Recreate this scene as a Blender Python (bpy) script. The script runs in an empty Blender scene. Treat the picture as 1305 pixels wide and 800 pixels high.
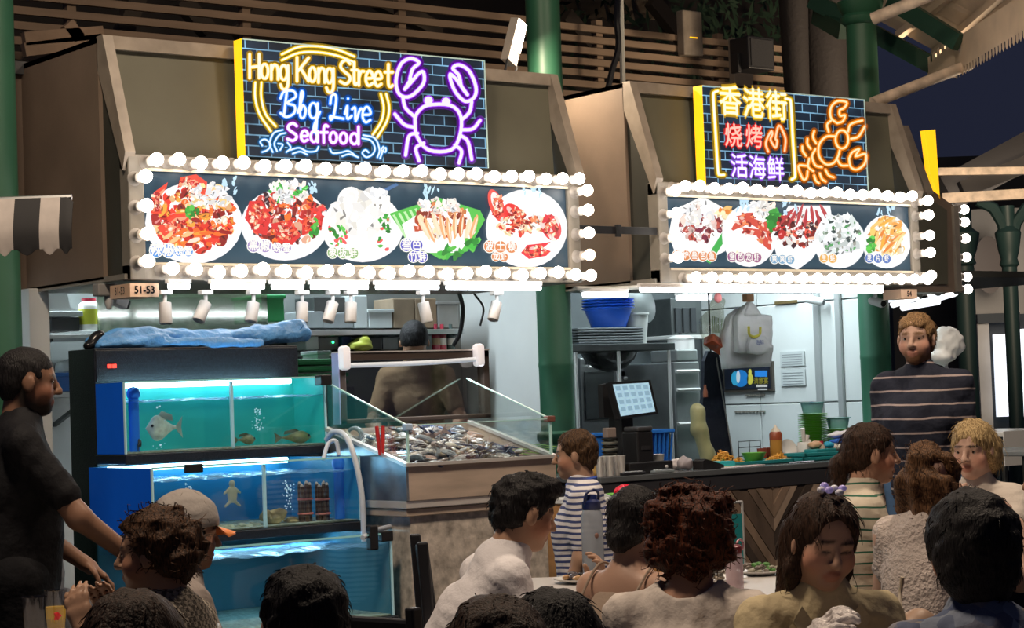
import bpy, bmesh, math, random
import numpy as np
from mathutils import Vector, Matrix
random.seed(7)
SC = bpy.context.scene
COL = SC.collection
# ------------------------------------------------------------------ camera
FPX = 2600.0; TH = math.radians(38); PI_ = math.radians(2.3); RO = math.radians(2.1); CH = 1.4
_F = np.array([math.sin(TH)*math.cos(PI_), math.cos(TH)*math.cos(PI_), math.sin(PI_)])
_R0 = np.array([math.cos(TH), -math.sin(TH), 0.0]); _U0 = np.cross(_R0, _F)
_R = _R0*math.cos(RO)-_U0*math.sin(RO); _U = _U0*math.cos(RO)+_R0*math.sin(RO)
_C = np.array([0, 0, CH])
cam = bpy.data.cameras.new('camera'); camo = bpy.data.objects.new('camera', cam); COL.objects.link(camo)
cam.sensor_width = 36; cam.lens = 36*FPX/1305; cam.clip_end = 200
camo.matrix_world = Matrix(((_R[0], _U[0], -_F[0], 0), (_R[1], _U[1], -_F[1], 0), (_R[2], _U[2], -_F[2], CH), (0, 0, 0, 1)))
SC.camera = camo
def ray(x, y): return _F+_R*(x-652.5)/FPX+_U*(400-y)/FPX
def PY(x, y, Y): d = ray(x, y); return _C+d*(Y/d[1])
def PX(x, y, X): d = ray(x, y); return _C+d*(X/d[0])
def PZ(x, y, Z): d = ray(x, y); return _C+d*((Z-CH)/d[2])
def PD(x, y, D): return _C+ray(x, y)*D
# ------------------------------------------------------------------ world, lights, exposure
SC.view_settings.view_transform = 'Standard'; SC.view_settings.look = 'None'
SC.view_settings.gamma = 1; SC.view_settings.use_curve_mapping = False
SC.view_settings.exposure = 0.2
W = bpy.data.worlds.new('night_sky'); SC.world = W; W.use_nodes = True
nt = W.node_tree; bg = nt.nodes['Background']
_n = nt.nodes.new('ShaderNodeTexNoise'); _n.inputs['Scale'].default_value = 3; _r = nt.nodes.new('ShaderNodeValToRGB')
_r.color_ramp.elements[0].color = (.008, .010, .021, 1); _r.color_ramp.elements[1].color = (.016, .018, .034, 1)
nt.links.new(_n.outputs['Fac'], _r.inputs['Fac']); nt.links.new(_r.outputs['Color'], bg.inputs['Color'])
bg.inputs['Strength'].default_value = 1.0
def area(name, loc, aim, size, power, col, sy=None):
    l = bpy.data.lights.new(name, 'AREA'); l.energy = power; l.color = col; l.size = size
    if sy: l.shape = 'RECTANGLE'; l.size_y = sy
    o = bpy.data.objects.new(name, l); COL.objects.link(o); o.location = loc
    o.rotation_euler = (Vector(aim)-Vector(loc)).to_track_quat('-Z', 'Y').to_euler(); return o
# added unseen lights over the dining street, to light the diners from above
area('diner_fill_light', (2.2, 5.0, 5.6), (3.9, 6.0, .8), .6, 165, (1.0, .80, .60))
area('diner_fill_light', (6.6, 4.7, 5.8), (6.0, 6.0, .8), .6, 185, (1.0, .80, .60))
# fluorescent battens inside the two stalls
area('stall_batten_light', (5.4, 9.4, 2.75), (5.4, 9.4, 0), 2.2, 66, (.80, .93, 1.0), .15)
area('stall_batten_light', (9.0, 9.4, 2.75), (9.0, 9.4, 0), 2.0, 64, (.80, .95, 1.0), .15)
# ------------------------------------------------------------------ materials
MATS = {}
def mat(name, col, rough=.6, metal=0, emit=0, bump=None, var=None, vcol=None, trans=0, ior=1.45, alpha=1, ecol=None, spec=None, stretch=None, sss=0):
    if name in MATS: return MATS[name]
    m = bpy.data.materials.new(name); MATS[name] = m; m.use_nodes = True
    t = m.node_tree; b = t.nodes['Principled BSDF']; L = t.links.new
    c = (*col, 1)
    b.inputs['Base Color'].default_value = c; b.inputs['Roughness'].default_value = rough; b.inputs['Metallic'].default_value = metal
    if spec is not None: b.inputs['Specular IOR Level'].default_value = spec
    if trans: b.inputs['Transmission Weight'].default_value = trans; b.inputs['IOR'].default_value = ior
    if alpha < 1: b.inputs['Alpha'].default_value = alpha
    if sss: b.inputs['Subsurface Weight'].default_value = sss; b.inputs['Subsurface Radius'].default_value = (.02, .008, .005); b.inputs['Subsurface Scale'].default_value = .5
    src = None
    if vcol:
        a = t.nodes.new('ShaderNodeVertexColor'); a.layer_name = vcol; src = a.outputs['Color']
        L(src, b.inputs['Base Color'])
    tc = None
    if var or bump:
        tc = t.nodes.new('ShaderNodeTexCoord'); co = tc.outputs['Object']
        if stretch:
            mp = t.nodes.new('ShaderNodeMapping'); mp.inputs['Scale'].default_value = stretch; L(co, mp.inputs['Vector']); co = mp.outputs['Vector']
    if var:
        sc, amt = var[0], var[1]
        n = t.nodes.new('ShaderNodeTexNoise'); n.inputs['Scale'].default_value = sc; n.inputs['Detail'].default_value = 6; L(co, n.inputs['Vector'])
        r = t.nodes.new('ShaderNodeMapRange'); r.inputs[1].default_value = .25; r.inputs[2].default_value = .75
        r.inputs[3].default_value = 1-amt; r.inputs[4].default_value = 1+amt; L(n.outputs['Fac'], r.inputs[0])
        mx = t.nodes.new('ShaderNodeMix'); mx.data_type = 'RGBA'; mx.blend_type = 'MULTIPLY'; mx.inputs[0].default_value = 1
        if src: L(src, mx.inputs[6])
        else: mx.inputs[6].default_value = c
        L(r.outputs[0], mx.inputs[7]); L(mx.outputs[2], b.inputs['Base Color']); src = mx.outputs[2]
    if bump:
        n = t.nodes.new('ShaderNodeTexNoise'); n.inputs['Scale'].default_value = bump[0]; n.inputs['Detail'].default_value = 4; L(co, n.inputs['Vector'])
        bp = t.nodes.new('ShaderNodeBump'); bp.inputs['Strength'].default_value = bump[1]; bp.inputs['Distance'].default_value = bump[2] if len(bump) > 2 else .01
        L(n.outputs['Fac'], bp.inputs['Height']); L(bp.outputs['Normal'], b.inputs['Normal'])
    if emit:
        b.inputs['Emission Strength'].default_value = emit
        if src and ecol is None: L(src, b.inputs['Emission Color'])
        else: b.inputs['Emission Color'].default_value = (*(ecol or col), 1)
    return m
def glass(name, col=(1, 1, 1), amt=.10, rough=.02):
    """thin clear pane: mostly see-through, with a mirror-like sheen and a tint"""
    if name in MATS: return MATS[name]
    m = bpy.data.materials.new(name); MATS[name] = m; m.use_nodes = True; t = m.node_tree; t.nodes.remove(t.nodes['Principled BSDF'])
    o = t.nodes['Material Output']; a = t.nodes.new('ShaderNodeBsdfTransparent'); a.inputs[0].default_value = (*col, 1)
    g = t.nodes.new('ShaderNodeBsdfGlossy'); g.inputs['Roughness'].default_value = rough
    x = t.nodes.new('ShaderNodeMixShader'); x.inputs[0].default_value = amt
    t.links.new(a.outputs[0], x.inputs[1]); t.links.new(g.outputs[0], x.inputs[2]); t.links.new(x.outputs[0], o.inputs[0]); return m
# ------------------------------------------------------------------ mesh helpers
WM = {}
def wm(o): return WM.get(o.name, Matrix())
class MB:
    def __init__(s): s.v = []; s.f = []; s.c = []; s.cur = None
    def add(s, vs, fs, col=None):
        n = len(s.v); s.v += [tuple(map(float, q)) for q in vs]; s.f += [tuple(i+n for i in f) for f in fs]; s.c += [col or s.cur]*len(vs); return s
    def box(s, a, b, col=None):
        (x0, y0, z0), (x1, y1, z1) = [[min(p, q) for p, q in zip(a, b)], [max(p, q) for p, q in zip(a, b)]]
        return s.add([(x0, y0, z0), (x1, y0, z0), (x1, y1, z0), (x0, y1, z0), (x0, y0, z1), (x1, y0, z1), (x1, y1, z1), (x0, y1, z1)],
                     [(0, 3, 2, 1), (4, 5, 6, 7), (0, 1, 5, 4), (1, 2, 6, 5), (2, 3, 7, 6), (3, 0, 4, 7)], col)
    def bbox(s, a, b, r=.006, col=None):
        """box with chamfered edges"""
        bm = bmesh.new(); lo = [min(p, q) for p, q in zip(a, b)]; hi = [max(p, q) for p, q in zip(a, b)]
        bmesh.ops.create_cube(bm, size=1)
        for v in bm.verts: v.co = Vector([(lo[i]+hi[i])/2+v.co[i]*(hi[i]-lo[i]) for i in range(3)])
        bmesh.ops.bevel(bm, geom=bm.edges[:], offset=min(r, .45*min(h-l for h, l in zip(hi, lo))), segments=2, profile=.5, affect='EDGES')
        bm.verts.index_update(); s.add([v.co for v in bm.verts], [[v.index for v in f.verts] for f in bm.faces], col); bm.free(); return s
    def bar(s, a, b, w, h, up=(0, 0, 1), col=None):
        """rectangular bar from a to b, w across, h along up"""
        a = Vector(a); b = Vector(b); d = (b-a).normalized(); u = Vector(up); x = d.cross(u).normalized(); u = x.cross(d)
        vs = [p+x*sx*w/2+u*su*h/2 for p in (a, b) for sx, su in ((-1, -1), (1, -1), (1, 1), (-1, 1))]
        return s.add(vs, [(0, 3, 2, 1), (4, 5, 6, 7), (0, 1, 5, 4), (1, 2, 6, 5), (2, 3, 7, 6), (3, 0, 4, 7)], col)
    def poly(s, pts, ext, col=None):
        """planar polygon extruded by vector ext"""
        n = len(pts); e = Vector(ext); vs = [Vector(p) for p in pts]; vs += [p+e for p in vs]
        return s.add(vs, [tuple(range(n))[::-1], tuple(range(n, 2*n))]+[(i, (i+1) % n, n+(i+1) % n, n+i) for i in range(n)], col)
    def tube(s, path, r, n=8, caps=True, col=None, flat=1.0):
        path = [Vector(p) for p in path]; m = len(path); rr = r if isinstance(r, (list, tuple)) else [r]*m
        vs = []; nrm = None
        for i, p in enumerate(path):
            t = (path[min(i+1, m-1)]-path[max(i-1, 0)]).normalized()
            if nrm is None: nrm = t.orthogonal().normalized() if abs(t.z) > .9 else t.cross(Vector((0, 0, 1))).normalized()
            else: nrm = (nrm-t*nrm.dot(t)).normalized()
            bn = t.cross(nrm)
            vs += [p+(nrm*math.cos(a)+bn*math.sin(a)*flat)*rr[i] for a in [2*math.pi*k/n for k in range(n)]]
        fs = [(i*n+k, i*n+(k+1) % n, (i+1)*n+(k+1) % n, (i+1)*n+k) for i in range(m-1) for k in range(n)]
        if caps: fs += [tuple(range(n))[::-1], tuple((m-1)*n+k for k in range(n))]
        return s.add(vs, fs, col)
    def lathe(s, prof, c=(0, 0, 0), n=20, ax=None, col=None):
        """revolve (r,z) profile about axis through c"""
        q = Vector((0, 0, 1)).rotation_difference(Vector(ax)) if ax else None; c = Vector(c); vs = []; m = len(prof)
        for r, z in prof:
            for k in range(n):
                p = Vector((r*math.cos(2*math.pi*k/n), r*math.sin(2*math.pi*k/n), z)); p = q@p if q else p; vs.append(c+p)
        fs = [(i*n+k, i*n+(k+1) % n, (i+1)*n+(k+1) % n, (i+1)*n+k) for i in range(m-1) for k in range(n)]
        if prof[0][0] > 1e-5: fs.append(tuple(range(n))[::-1])
        if prof[-1][0] > 1e-5: fs.append(tuple((m-1)*n+k for k in range(n)))
        return s.add(vs, fs, col)
    def ball(s, c, r, n=12, m=8, col=None, rot=None, fn=None):
        r = r if isinstance(r, (list, tuple)) else (r, r, r); c = Vector(c); vs = []
        for i in range(m+1):
            a = math.pi*i/m
            for k in range(n):
                b = 2*math.pi*k/n; p = Vector((math.sin(a)*math.cos(b), math.sin(a)*math.sin(b), math.cos(a)))
                w = fn(p) if fn else 1; p = Vector((p.x*r[0]*w, p.y*r[1]*w, p.z*r[2]*w)); vs.append(c+(rot@p if rot else p))
        return s.add(vs, [(i*n+k, (i+1)*n+k, (i+1)*n+(k+1) % n, i*n+(k+1) % n) for i in range(m) for k in range(n)], col)
    def grid(s, fn, nu, nv, col=None):
        vs = [fn(i/nu, j/nv) for j in range(nv+1) for i in range(nu+1)]
        return s.add(vs, [(j*(nu+1)+i, j*(nu+1)+i+1, (j+1)*(nu+1)+i+1, (j+1)*(nu+1)+i) for j in range(nv) for i in range(nu)], col)
    def mesh(s, name, M=None, smooth=False):
        me = bpy.data.meshes.new(name); vs = s.v
        if M is not None: Mi = M.inverted(); vs = [tuple(Mi@Vector(p)) for p in vs]
        me.from_pydata(vs, [], s.f)
        if any(c is not None for c in s.c):
            a = me.color_attributes.new('col', 'FLOAT_COLOR', 'POINT')
            a.data.foreach_set('color', np.array([(*(c or (1, 1, 1)), 1) for c in s.c], dtype=np.float32).ravel())
        bm = bmesh.new(); bm.from_mesh(me); bmesh.ops.recalc_face_normals(bm, faces=bm.faces[:]); bm.to_mesh(me); bm.free()
        if smooth:
            me.polygons.foreach_set('use_smooth', [True]*len(me.polygons))
            if smooth is True: me.set_sharp_from_angle(angle=math.radians(42))
        return me
    def build(s, name, m, parent=None, smooth=False, label=None, cat=None, group=None, kind=None, base=True):
        if parent is None and base and s.v:
            a = np.array(s.v); lo, hi = a.min(0), a.max(0); M = Matrix.Translation(((lo[0]+hi[0])/2, (lo[1]+hi[1])/2, lo[2]))
        else: M = wm(parent) if parent else Matrix()
        o = link(name, s.mesh(name, M, smooth), m, parent)
        if parent is None: o.matrix_world = M; WM[o.name] = M
        else: WM[o.name] = M
        return tag(o, label, cat, group, kind)
def link(name, data, m=None, parent=None):
    o = bpy.data.objects.new(name, data); COL.objects.link(o)
    if m is not None and data is not None and not data.materials: data.materials.append(m)
    if parent: o.parent = parent
    return o
def tag(o, label=None, cat=None, group=None, kind=None):
    if label: o['label'] = label
    if cat: o['category'] = cat
    if group: o['group'] = group
    if kind: o['kind'] = kind
    return o
def thing(name, label, cat, loc=(0, 0, 0), rz=0, group=None):
    o = link(name, None); o.empty_display_size = .1
    M = Matrix.Translation([float(q) for q in loc])@Matrix.Rotation(rz, 4, 'Z'); o.matrix_world = M; WM[o.name] = M
    return tag(o, label, cat, group)
def struct(name, mb, m, parent=None, smooth=False): return mb.build(name, m, parent, smooth, kind=None if parent else 'structure')
def inst(name, me, parent, loc, rot=None, m=None):
    """a piece sharing mesh data; loc in world when the parent is unrotated"""
    o = link(name, me, m, parent); M = wm(parent) if parent else Matrix()
    L = M.inverted()@(Matrix.Translation([float(q) for q in loc])@(rot.to_4x4() if rot is not None else Matrix()))
    o.matrix_local = L; WM[o.name] = M@L; return o
def copy_thing(root, M):
    """copy of a thing with its parts and sub-parts at world matrix M"""
    def cp(o, par):
        c = o.copy(); COL.objects.link(c); c.parent = par
        for ch in [q for q in ALLCH.get(o.name, o.children)]: cp(ch, c)
        return c
    r = cp(root, None); r.matrix_world = M; WM[r.name] = M; return r
ALLCH = {}
def arc(cx, cy, rx, ry, a0, a1, n=10): return [(cx+rx*math.cos(math.radians(a0+(a1-a0)*i/n)), cy+ry*math.sin(math.radians(a0+(a1-a0)*i/n))) for i in range(n+1)]
def cr(pts, k=6, closed=False):
    """Catmull-Rom through 2-D or 3-D points"""
    P = [np.array(p, float) for p in pts]; n = len(P)
    if n < 3: return P
    out = []
    for i in range(n if closed else n-1):
        p0 = P[(i-1) % n] if closed or i > 0 else 2*P[0]-P[1]; p1 = P[i]; p2 = P[(i+1) % n]; p3 = P[(i+2) % n] if closed or i+2 < n else 2*P[-1]-P[-2]
        for j in range(k):
            t = j/k; out.append(.5*((2*p1)+(p2-p0)*t+(2*p0-5*p1+4*p2-p3)*t*t+(3*p1-p0-3*p2+p3)*t**3))
    if not closed: out.append(P[-1])
    else: out.append(out[0])
    return out
def ribbon(mb, pts, w, place, col=None):
    """flat stroke of width w with round ends; place maps (u,v) to 3-D"""
    P = [np.array(p, float) for p in pts]; n = len(P); L = []; Rr = []
    if n == 1: P = [P[0]-[1e-4, 0], P[0]+[1e-4, 0]]; n = 2
    for i in range(n):
        t = P[min(i+1, n-1)]-P[max(i-1, 0)]; t = t/(np.linalg.norm(t)+1e-9); q = np.array([-t[1], t[0]])*w/2; L.append(P[i]+q); Rr.append(P[i]-q)
    for i in range(n-1): mb.add([place(*L[i]), place(*L[i+1]), place(*Rr[i+1]), place(*Rr[i])], [(0, 1, 2, 3)], col)
    ends = [P[0], P[-1]] if np.linalg.norm(P[0]-P[-1]) > 1e-6 else [P[0]]
    for e in ends+[p for p in P[1:-1]]:
        c = [place(*(e+w/2*np.array([math.cos(a), math.sin(a)]))) for a in [2*math.pi*k/10 for k in range(10)]]; mb.add(c, [tuple(range(10))], col)
def text_mesh(body, size, offset=0, align='CENTER'):
    cu = bpy.data.curves.new('t', 'FONT'); cu.body = body; cu.size = size; cu.offset = offset; cu.align_x = align; cu.align_y = 'CENTER'; cu.resolution_u = 3
    o = bpy.data.objects.new('t', cu); COL.objects.link(o)
    dg = bpy.context.evaluated_depsgraph_get(); me = bpy.data.meshes.new_from_object(o.evaluated_get(dg))
    bpy.data.objects.remove(o); bpy.data.curves.remove(cu)
    vs = [tuple(v.co) for v in me.vertices]; fs = [tuple(p.vertices) for p in me.polygons]; bpy.data.meshes.remove(me); return vs, fs
def put_text(mb, body, size, place, offset=0, col=None, sx=1.0, bold=0):
    vs, fs = text_mesh(body, size, offset)
    mb.add([place(v[0]*sx, v[1]) for v in vs], fs, col)
    for k in range(4 if bold else 0):
        dx, dy = ((1, 0), (-1, 0), (0, 1), (0, -1))[k]; mb.add([place(v[0]*sx+dx*bold, v[1]+dy*bold) for v in vs], fs, col)
# ------------------------------------------------------------------ implicit surfaces (bodies, hair, clothes, soft things)
class SDF:
    def __init__(s, h=.01): s.p = []; s.h = h
    def cap(s, a, b, ra, rb=None, k=.02): s.p.append(('c', np.array(a, float), np.array(b, float), ra, ra if rb is None else rb, k)); return s
    def ell(s, c, r, k=.02, R=None): s.p.append(('e', np.array(c, float), np.array(r if hasattr(r, '__len__') else (r, r, r), float), None if R is None else np.array(R, float), k)); return s
    def sub(s, c, r, k=.01, R=None): s.p.append(('s', np.array(c, float), np.array(r if hasattr(r, '__len__') else (r, r, r), float), None if R is None else np.array(R, float), k)); return s
    def cut(s, p, n, k=.004): n = np.array(n, float); s.p.append(('h', np.array(p, float), n/np.linalg.norm(n), k)); return s   # removes the side n points to
    def noise(s, amp, freq, seed=1, stretch=(1, 1, 1)): s.p.append(('n', amp, freq, seed, np.array(stretch, float))); return s
    def solve(s):
        lo = np.full(3, 1e9); hi = np.full(3, -1e9)
        for q in s.p:
            if q[0] == 'c': r = max(q[3], q[4]); lo = np.minimum(lo, np.minimum(q[1], q[2])-r); hi = np.maximum(hi, np.maximum(q[1], q[2])+r)
            if q[0] == 'e': r = q[2].max() if q[3] is not None else q[2]; lo = np.minimum(lo, q[1]-r); hi = np.maximum(hi, q[1]+r)
        h = s.h; pad = 4*h+sum(abs(q[1])*2 for q in s.p if q[0] == 'n'); lo -= pad; hi += pad; N = np.ceil((hi-lo)/h).astype(int)+1
        G = np.full(N, .25, np.float32); ax = [lo[i]+h*np.arange(N[i]) for i in range(3)]
        def block(a, b):
            i0 = np.clip(((a-lo)/h).astype(int)-1, 0, N-1); i1 = np.clip(((b-lo)/h).astype(int)+2, 1, N)
            sl = tuple(slice(i0[i], i1[i]) for i in range(3)); X, Y, Z = np.meshgrid(*[ax[i][sl[i]] for i in range(3)], indexing='ij', sparse=True); return sl, X, Y, Z
        for q in s.p:
            if q[0] == 'c':
                a, b, ra, rb, k = q[1:]; m = max(ra, rb)+k+.05; sl, X, Y, Z = block(np.minimum(a, b)-m, np.maximum(a, b)+m); d = b-a; L = d@d+1e-12
                t = np.clip(((X-a[0])*d[0]+(Y-a[1])*d[1]+(Z-a[2])*d[2])/L, 0, 1)
                D = np.sqrt((X-a[0]-t*d[0])**2+(Y-a[1]-t*d[1])**2+(Z-a[2]-t*d[2])**2)-(ra+(rb-ra)*t)
            elif q[0] in 'es':
                c, r, R, k = q[1:]; m = (r.max() if R is not None else r)+k+.05; sl, X, Y, Z = block(c-m, c+m); u, v, w = X-c[0], Y-c[1], Z-c[2]
                if R is not None: u, v, w = R[0, 0]*u+R[1, 0]*v+R[2, 0]*w, R[0, 1]*u+R[1, 1]*v+R[2, 1]*w, R[0, 2]*u+R[1, 2]*v+R[2, 2]*w
                k0 = np.sqrt((u/r[0])**2+(v/r[1])**2+(w/r[2])**2); k1 = np.sqrt((u/r[0]**2)**2+(v/r[1]**2)**2+(w/r[2]**2)**2)+1e-9; D = k0*(k0-1)/k1
            elif q[0] == 'h':
                p, n, k = q[1:]; X, Y, Z = np.meshgrid(*ax, indexing='ij', sparse=True); D = (X-p[0])*n[0]+(Y-p[1])*n[1]+(Z-p[2])*n[2]; G = np.maximum(G, D).astype(np.float32); continue
            elif q[0] == 'n':
                amp, fr, seed, st = q[1:]; rg = np.random.RandomState(seed); X, Y, Z = np.meshgrid(*ax, indexing='ij', sparse=True); D = 0
                msk = np.abs(G) < 4*abs(amp)+3*h; ii = np.nonzero(msk); x, y, z = ax[0][ii[0]], ax[1][ii[1]], ax[2][ii[2]]
                for j in range(7):
                    v = rg.normal(size=3)*st; v = v*fr*(.6+.8*rg.rand()); D = D+np.sin(x*v[0]+y*v[1]+z*v[2]+rg.rand()*6.28)/2.6
                G[ii] -= (amp*D).astype(np.float32); continue
            g = G[sl]
            if q[0] == 's': D = -D; hh = np.clip(.5-.5*(g-D)/q[4], 0, 1); G[sl] = g*(1-hh)+D*hh+q[4]*hh*(1-hh)
            else: k = q[-1]; hh = np.clip(.5+.5*(g-D)/k, 0, 1); G[sl] = g*(1-hh)+D*hh-k*hh*(1-hh)
        # surface nets
        ins = G < 0; n0, n1, n2 = N; cnt = np.zeros((n0-1, n1-1, n2-1), np.int8)
        for i in (0, 1):
            for j in (0, 1):
                for k in (0, 1): cnt += ins[i:n0-1+i, j:n1-1+j, k:n2-1+k]
        act = np.nonzero((cnt > 0) & (cnt < 8)); idx = np.full(cnt.shape, -1, np.int64); idx[act] = np.arange(len(act[0]))
        P = np.zeros((len(act[0]), 3)); c = np.zeros(len(act[0])); A, B, Cc = act
        for ax_ in range(3):
            for u in (0, 1):
                for v in (0, 1):
                    o0 = [0, 0, 0]; others = [q for q in range(3) if q != ax_]; o0[others[0]] = u; o0[others[1]] = v; o1 = list(o0); o1[ax_] = 1
                    g0 = G[A+o0[0], B+o0[1], Cc+o0[2]]; g1 = G[A+o1[0], B+o1[1], Cc+o1[2]]; x = (g0 < 0) != (g1 < 0); t = np.where(x, g0/(g0-g1+1e-12), 0)
                    for q in range(3): P[:, q] += np.where(x, o0[q]+(t if q == ax_ else 0), 0)
                    c += x
        P = P/c[:, None]; V = np.stack([ax[0][A], ax[1][B], ax[2][Cc]], 1)+P*h; F = []
        for ax_ in range(3):
            sl0 = [slice(1, -1)]*3; sl0[ax_] = slice(0, -1); sl1 = list(sl0); sl1[ax_] = slice(1, None)
            a, b = ins[tuple(sl0)], ins[tuple(sl1)]; e = np.nonzero(a != b); flip = b[e]; o = [q for q in range(3) if q != ax_]
            base = [e[q]+(0 if q == ax_ else 1) for q in range(3)]
            def cell(du, dv): q = list(base); q[o[0]] = q[o[0]]-du; q[o[1]] = q[o[1]]-dv; return idx[q[0], q[1], q[2]]
            Q = np.stack([cell(1, 1), cell(0, 1), cell(0, 0), cell(1, 0)], 1)
            if ax_ == 1: flip = ~flip
            Q[flip] = Q[flip][:, ::-1]; F.append(Q)
        return V, np.concatenate(F)
    def build(s, name, m, parent=None, M=None, paint=None, base=None, **kw):
        V, F = s.solve(); me = bpy.data.meshes.new(name)
        me.vertices.add(len(V)); me.vertices.foreach_set('co', V.astype(np.float32).ravel())
        me.loops.add(F.size); me.loops.foreach_set('vertex_index', F.astype(np.int32).ravel())
        me.polygons.add(len(F)); me.polygons.foreach_set('loop_start', np.arange(0, F.size, 4, dtype=np.int32)); me.polygons.foreach_set('loop_total', np.full(len(F), 4, np.int32))
        me.polygons.foreach_set('use_smooth', np.ones(len(F), bool)); me.update(calc_edges=True); me.validate()
        if paint is not None:
            cc = np.tile(np.array([*base, 1.0]), (len(V), 1))
            for c, r, col, soft in paint:
                d = np.linalg.norm((V-np.array(c))/np.array(r), axis=1); w = np.clip((1+soft-d)/(soft+1e-6), 0, 1)[:, None]; cc[:, :3] = cc[:, :3]*(1-w)+np.array(col)*w
            a = me.color_attributes.new('col', 'FLOAT_COLOR', 'POINT'); a.data.foreach_set('color', cc.astype(np.float32).ravel())
        o = link(name, me, m, parent)
        if M is not None: o.matrix_world = M
        WM[o.name] = M if M is not None else (wm(parent) if parent else Matrix())
        return tag(o, **kw)
# ================================================================== setting
m_asph = mat('asphalt', (.055, .052, .050), .55, bump=(60, .3), var=(3, .3))
struct('floor', MB().box((-14, -8, -.2), (40, 40, 0)), m_asph)
m_brown = mat('brown_painted_panel', (.21, .155, .115), .62, var=(2.5, .22), bump=(90, .06))
m_olive = mat('olive_panel', (.115, .110, .078), .55, var=(1.6, .25))
m_olive_d = mat('dark_olive_panel', (.045, .045, .036), .6, var=(3, .2))
m_strut = mat('tan_steel_edge', (.30, .25, .20), .45, var=(9, .25))
m_frame = mat('cream_painted_frame', (.25, .225, .19), .42, var=(14, .12))
m_white = mat('white_wall_paint', (.62, .64, .63), .5, var=(2, .10))
m_steel = mat('brushed_steel', (.46, .47, .47), .30, .9, var=(5, .18))
m_dsteel = mat('dark_steel', (.12, .13, .13), .38, .85, var=(6, .3))
m_black = mat('black_plastic', (.014, .014, .016), .45)
m_green = mat('bottle_green_enamel', (.020, .095, .052), .48, var=(3, .15))
m_dgreen = mat('dark_green_iron', (.012, .048, .030), .45, var=(3, .2))
m_slat = mat('weathered_timber_slat', (.26, .18, .12), .7, var=(6, .4), stretch=(.15, 1, 1))
m_cream = mat('cream_roof_boards', (.60, .47, .34), .6, var=(4, .18))
m_bulb = mat('lit_bulb_glass', (1, 1, 1), .3, emit=8.0, ecol=(1.0, .91, .81))
m_bulbw = mat('warm_lit_bulb_glass', (1, .85, .7), .3, emit=1.6, ecol=(1.0, .80, .55))
m_sock = mat('ceramic_socket', (.36, .33, .30), .35)
m_tube = mat('lit_fluorescent_tube', (1, 1, 1), .3, emit=9.0, ecol=(.88, .95, 1.0))
m_peach = mat('peach_plaque', (.78, .52, .36), .5)
m_ink = mat('dark_ink', (.02, .02, .025), .6)
m_spot = mat('white_lamp_housing', (.74, .70, .67), .4)

# walls of the two stalls
struct('wall_back', MB().box((3.7, 9.85, 0), (7.3, 9.95, 3.0)), mat('grey_green_steel_wall', (.16, .175, .17), .45, .25, var=(2.5, .35)))
struct('wall_partition', MB().box((7.30, 9.02, 0), (7.40, 9.95, 3.0)), m_white)
struct('wall_left', MB().box((3.62, 9.05, 0), (3.7, 9.95, 3.0)), m_white)
struct('wall_rear', MB().box((7.4, 10.55, 0), (9.92, 10.65, 3.0)), mat('dark_grey_kitchen_wall', (.10, .115, .12), .5, .3, var=(3, .35)))
wr = struct('wall_right', MB().box((9.96, 8.98, 0), (10.06, 10.6, 3.0)), mat('panel_joint', (.30, .32, .32), .6))
for i, (y0, y1) in enumerate(((8.99, 9.22), (9.228, 9.42), (9.428, 9.98), (9.988, 10.54))):       # wall panels with joints
    for j, (z0, z1) in enumerate(((0, .72), (.728, 1.28), (1.288, 1.95), (1.958, 2.9))):
        MB().bbox((9.93, y0, z0), (9.965, y1, z1), .004).build('panel', m_white, wr)
struct('ceiling', MB().box((3.62, 9.04, 3.02), (9.6, 10.65, 3.08)), mat('dark_soffit', (.08, .08, .08), .7))
# white post by the left column
p = PY(37, 380, 8.95); q = PY(63, 380, 8.95)
struct('trim_1', MB().bbox((p[0], 8.95, 0), (q[0], 9.05, 1.99), .006), m_white)
# door frame strips on the right wall
for k, (y0, y1) in enumerate(((9.20, 9.245), (9.39, 9.44))):
    struct('trim_%d' % (k+2), MB().bbox((9.905, y0, 0), (9.94, y1, 2.6), .004), mat('pale_aluminium', (.5, .52, .52), .4, .5))

# ---------------------------------------------------------------- green columns
def column(x, y, r, z1, label, joints):
    t = thing('iron_column', label, 'column', (x, y, 0), group=None)
    MB().lathe([(r*1.5, 0), (r*1.5, .12), (r*1.25, .16), (r*1.25, .95), (r*1.12, 1.0), (r*1.25, 1.04), (r, 1.10), (r, 1.55), (r*1.02, 1.56), (r*1.02, 1.575), (r, 1.585), (r, z1)], (x, y, 0), 28).build('shaft', m_green, t, True)
    for z in joints:
        MB().lathe([(r, z-.05), (r*1.15, z-.04), (r*1.18, z-.02), (r*1.05, z), (r*1.25, z+.03), (r*1.25, z+.06), (r, z+.075)], (x, y, 0), 28).build('collar', m_green, t, True)
    return t
column(7.27, 8.92, .098, 4.6, 'green iron column between the two lit stall canopies', [1.12])
column(9.88, 8.88, .098, 3.85, 'green iron column behind the striped man, right of the lobster sign', [1.05])
column(3.62, 8.3, .145, 4.6, 'dark green iron column at the left edge behind the striped awning', [])

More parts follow.
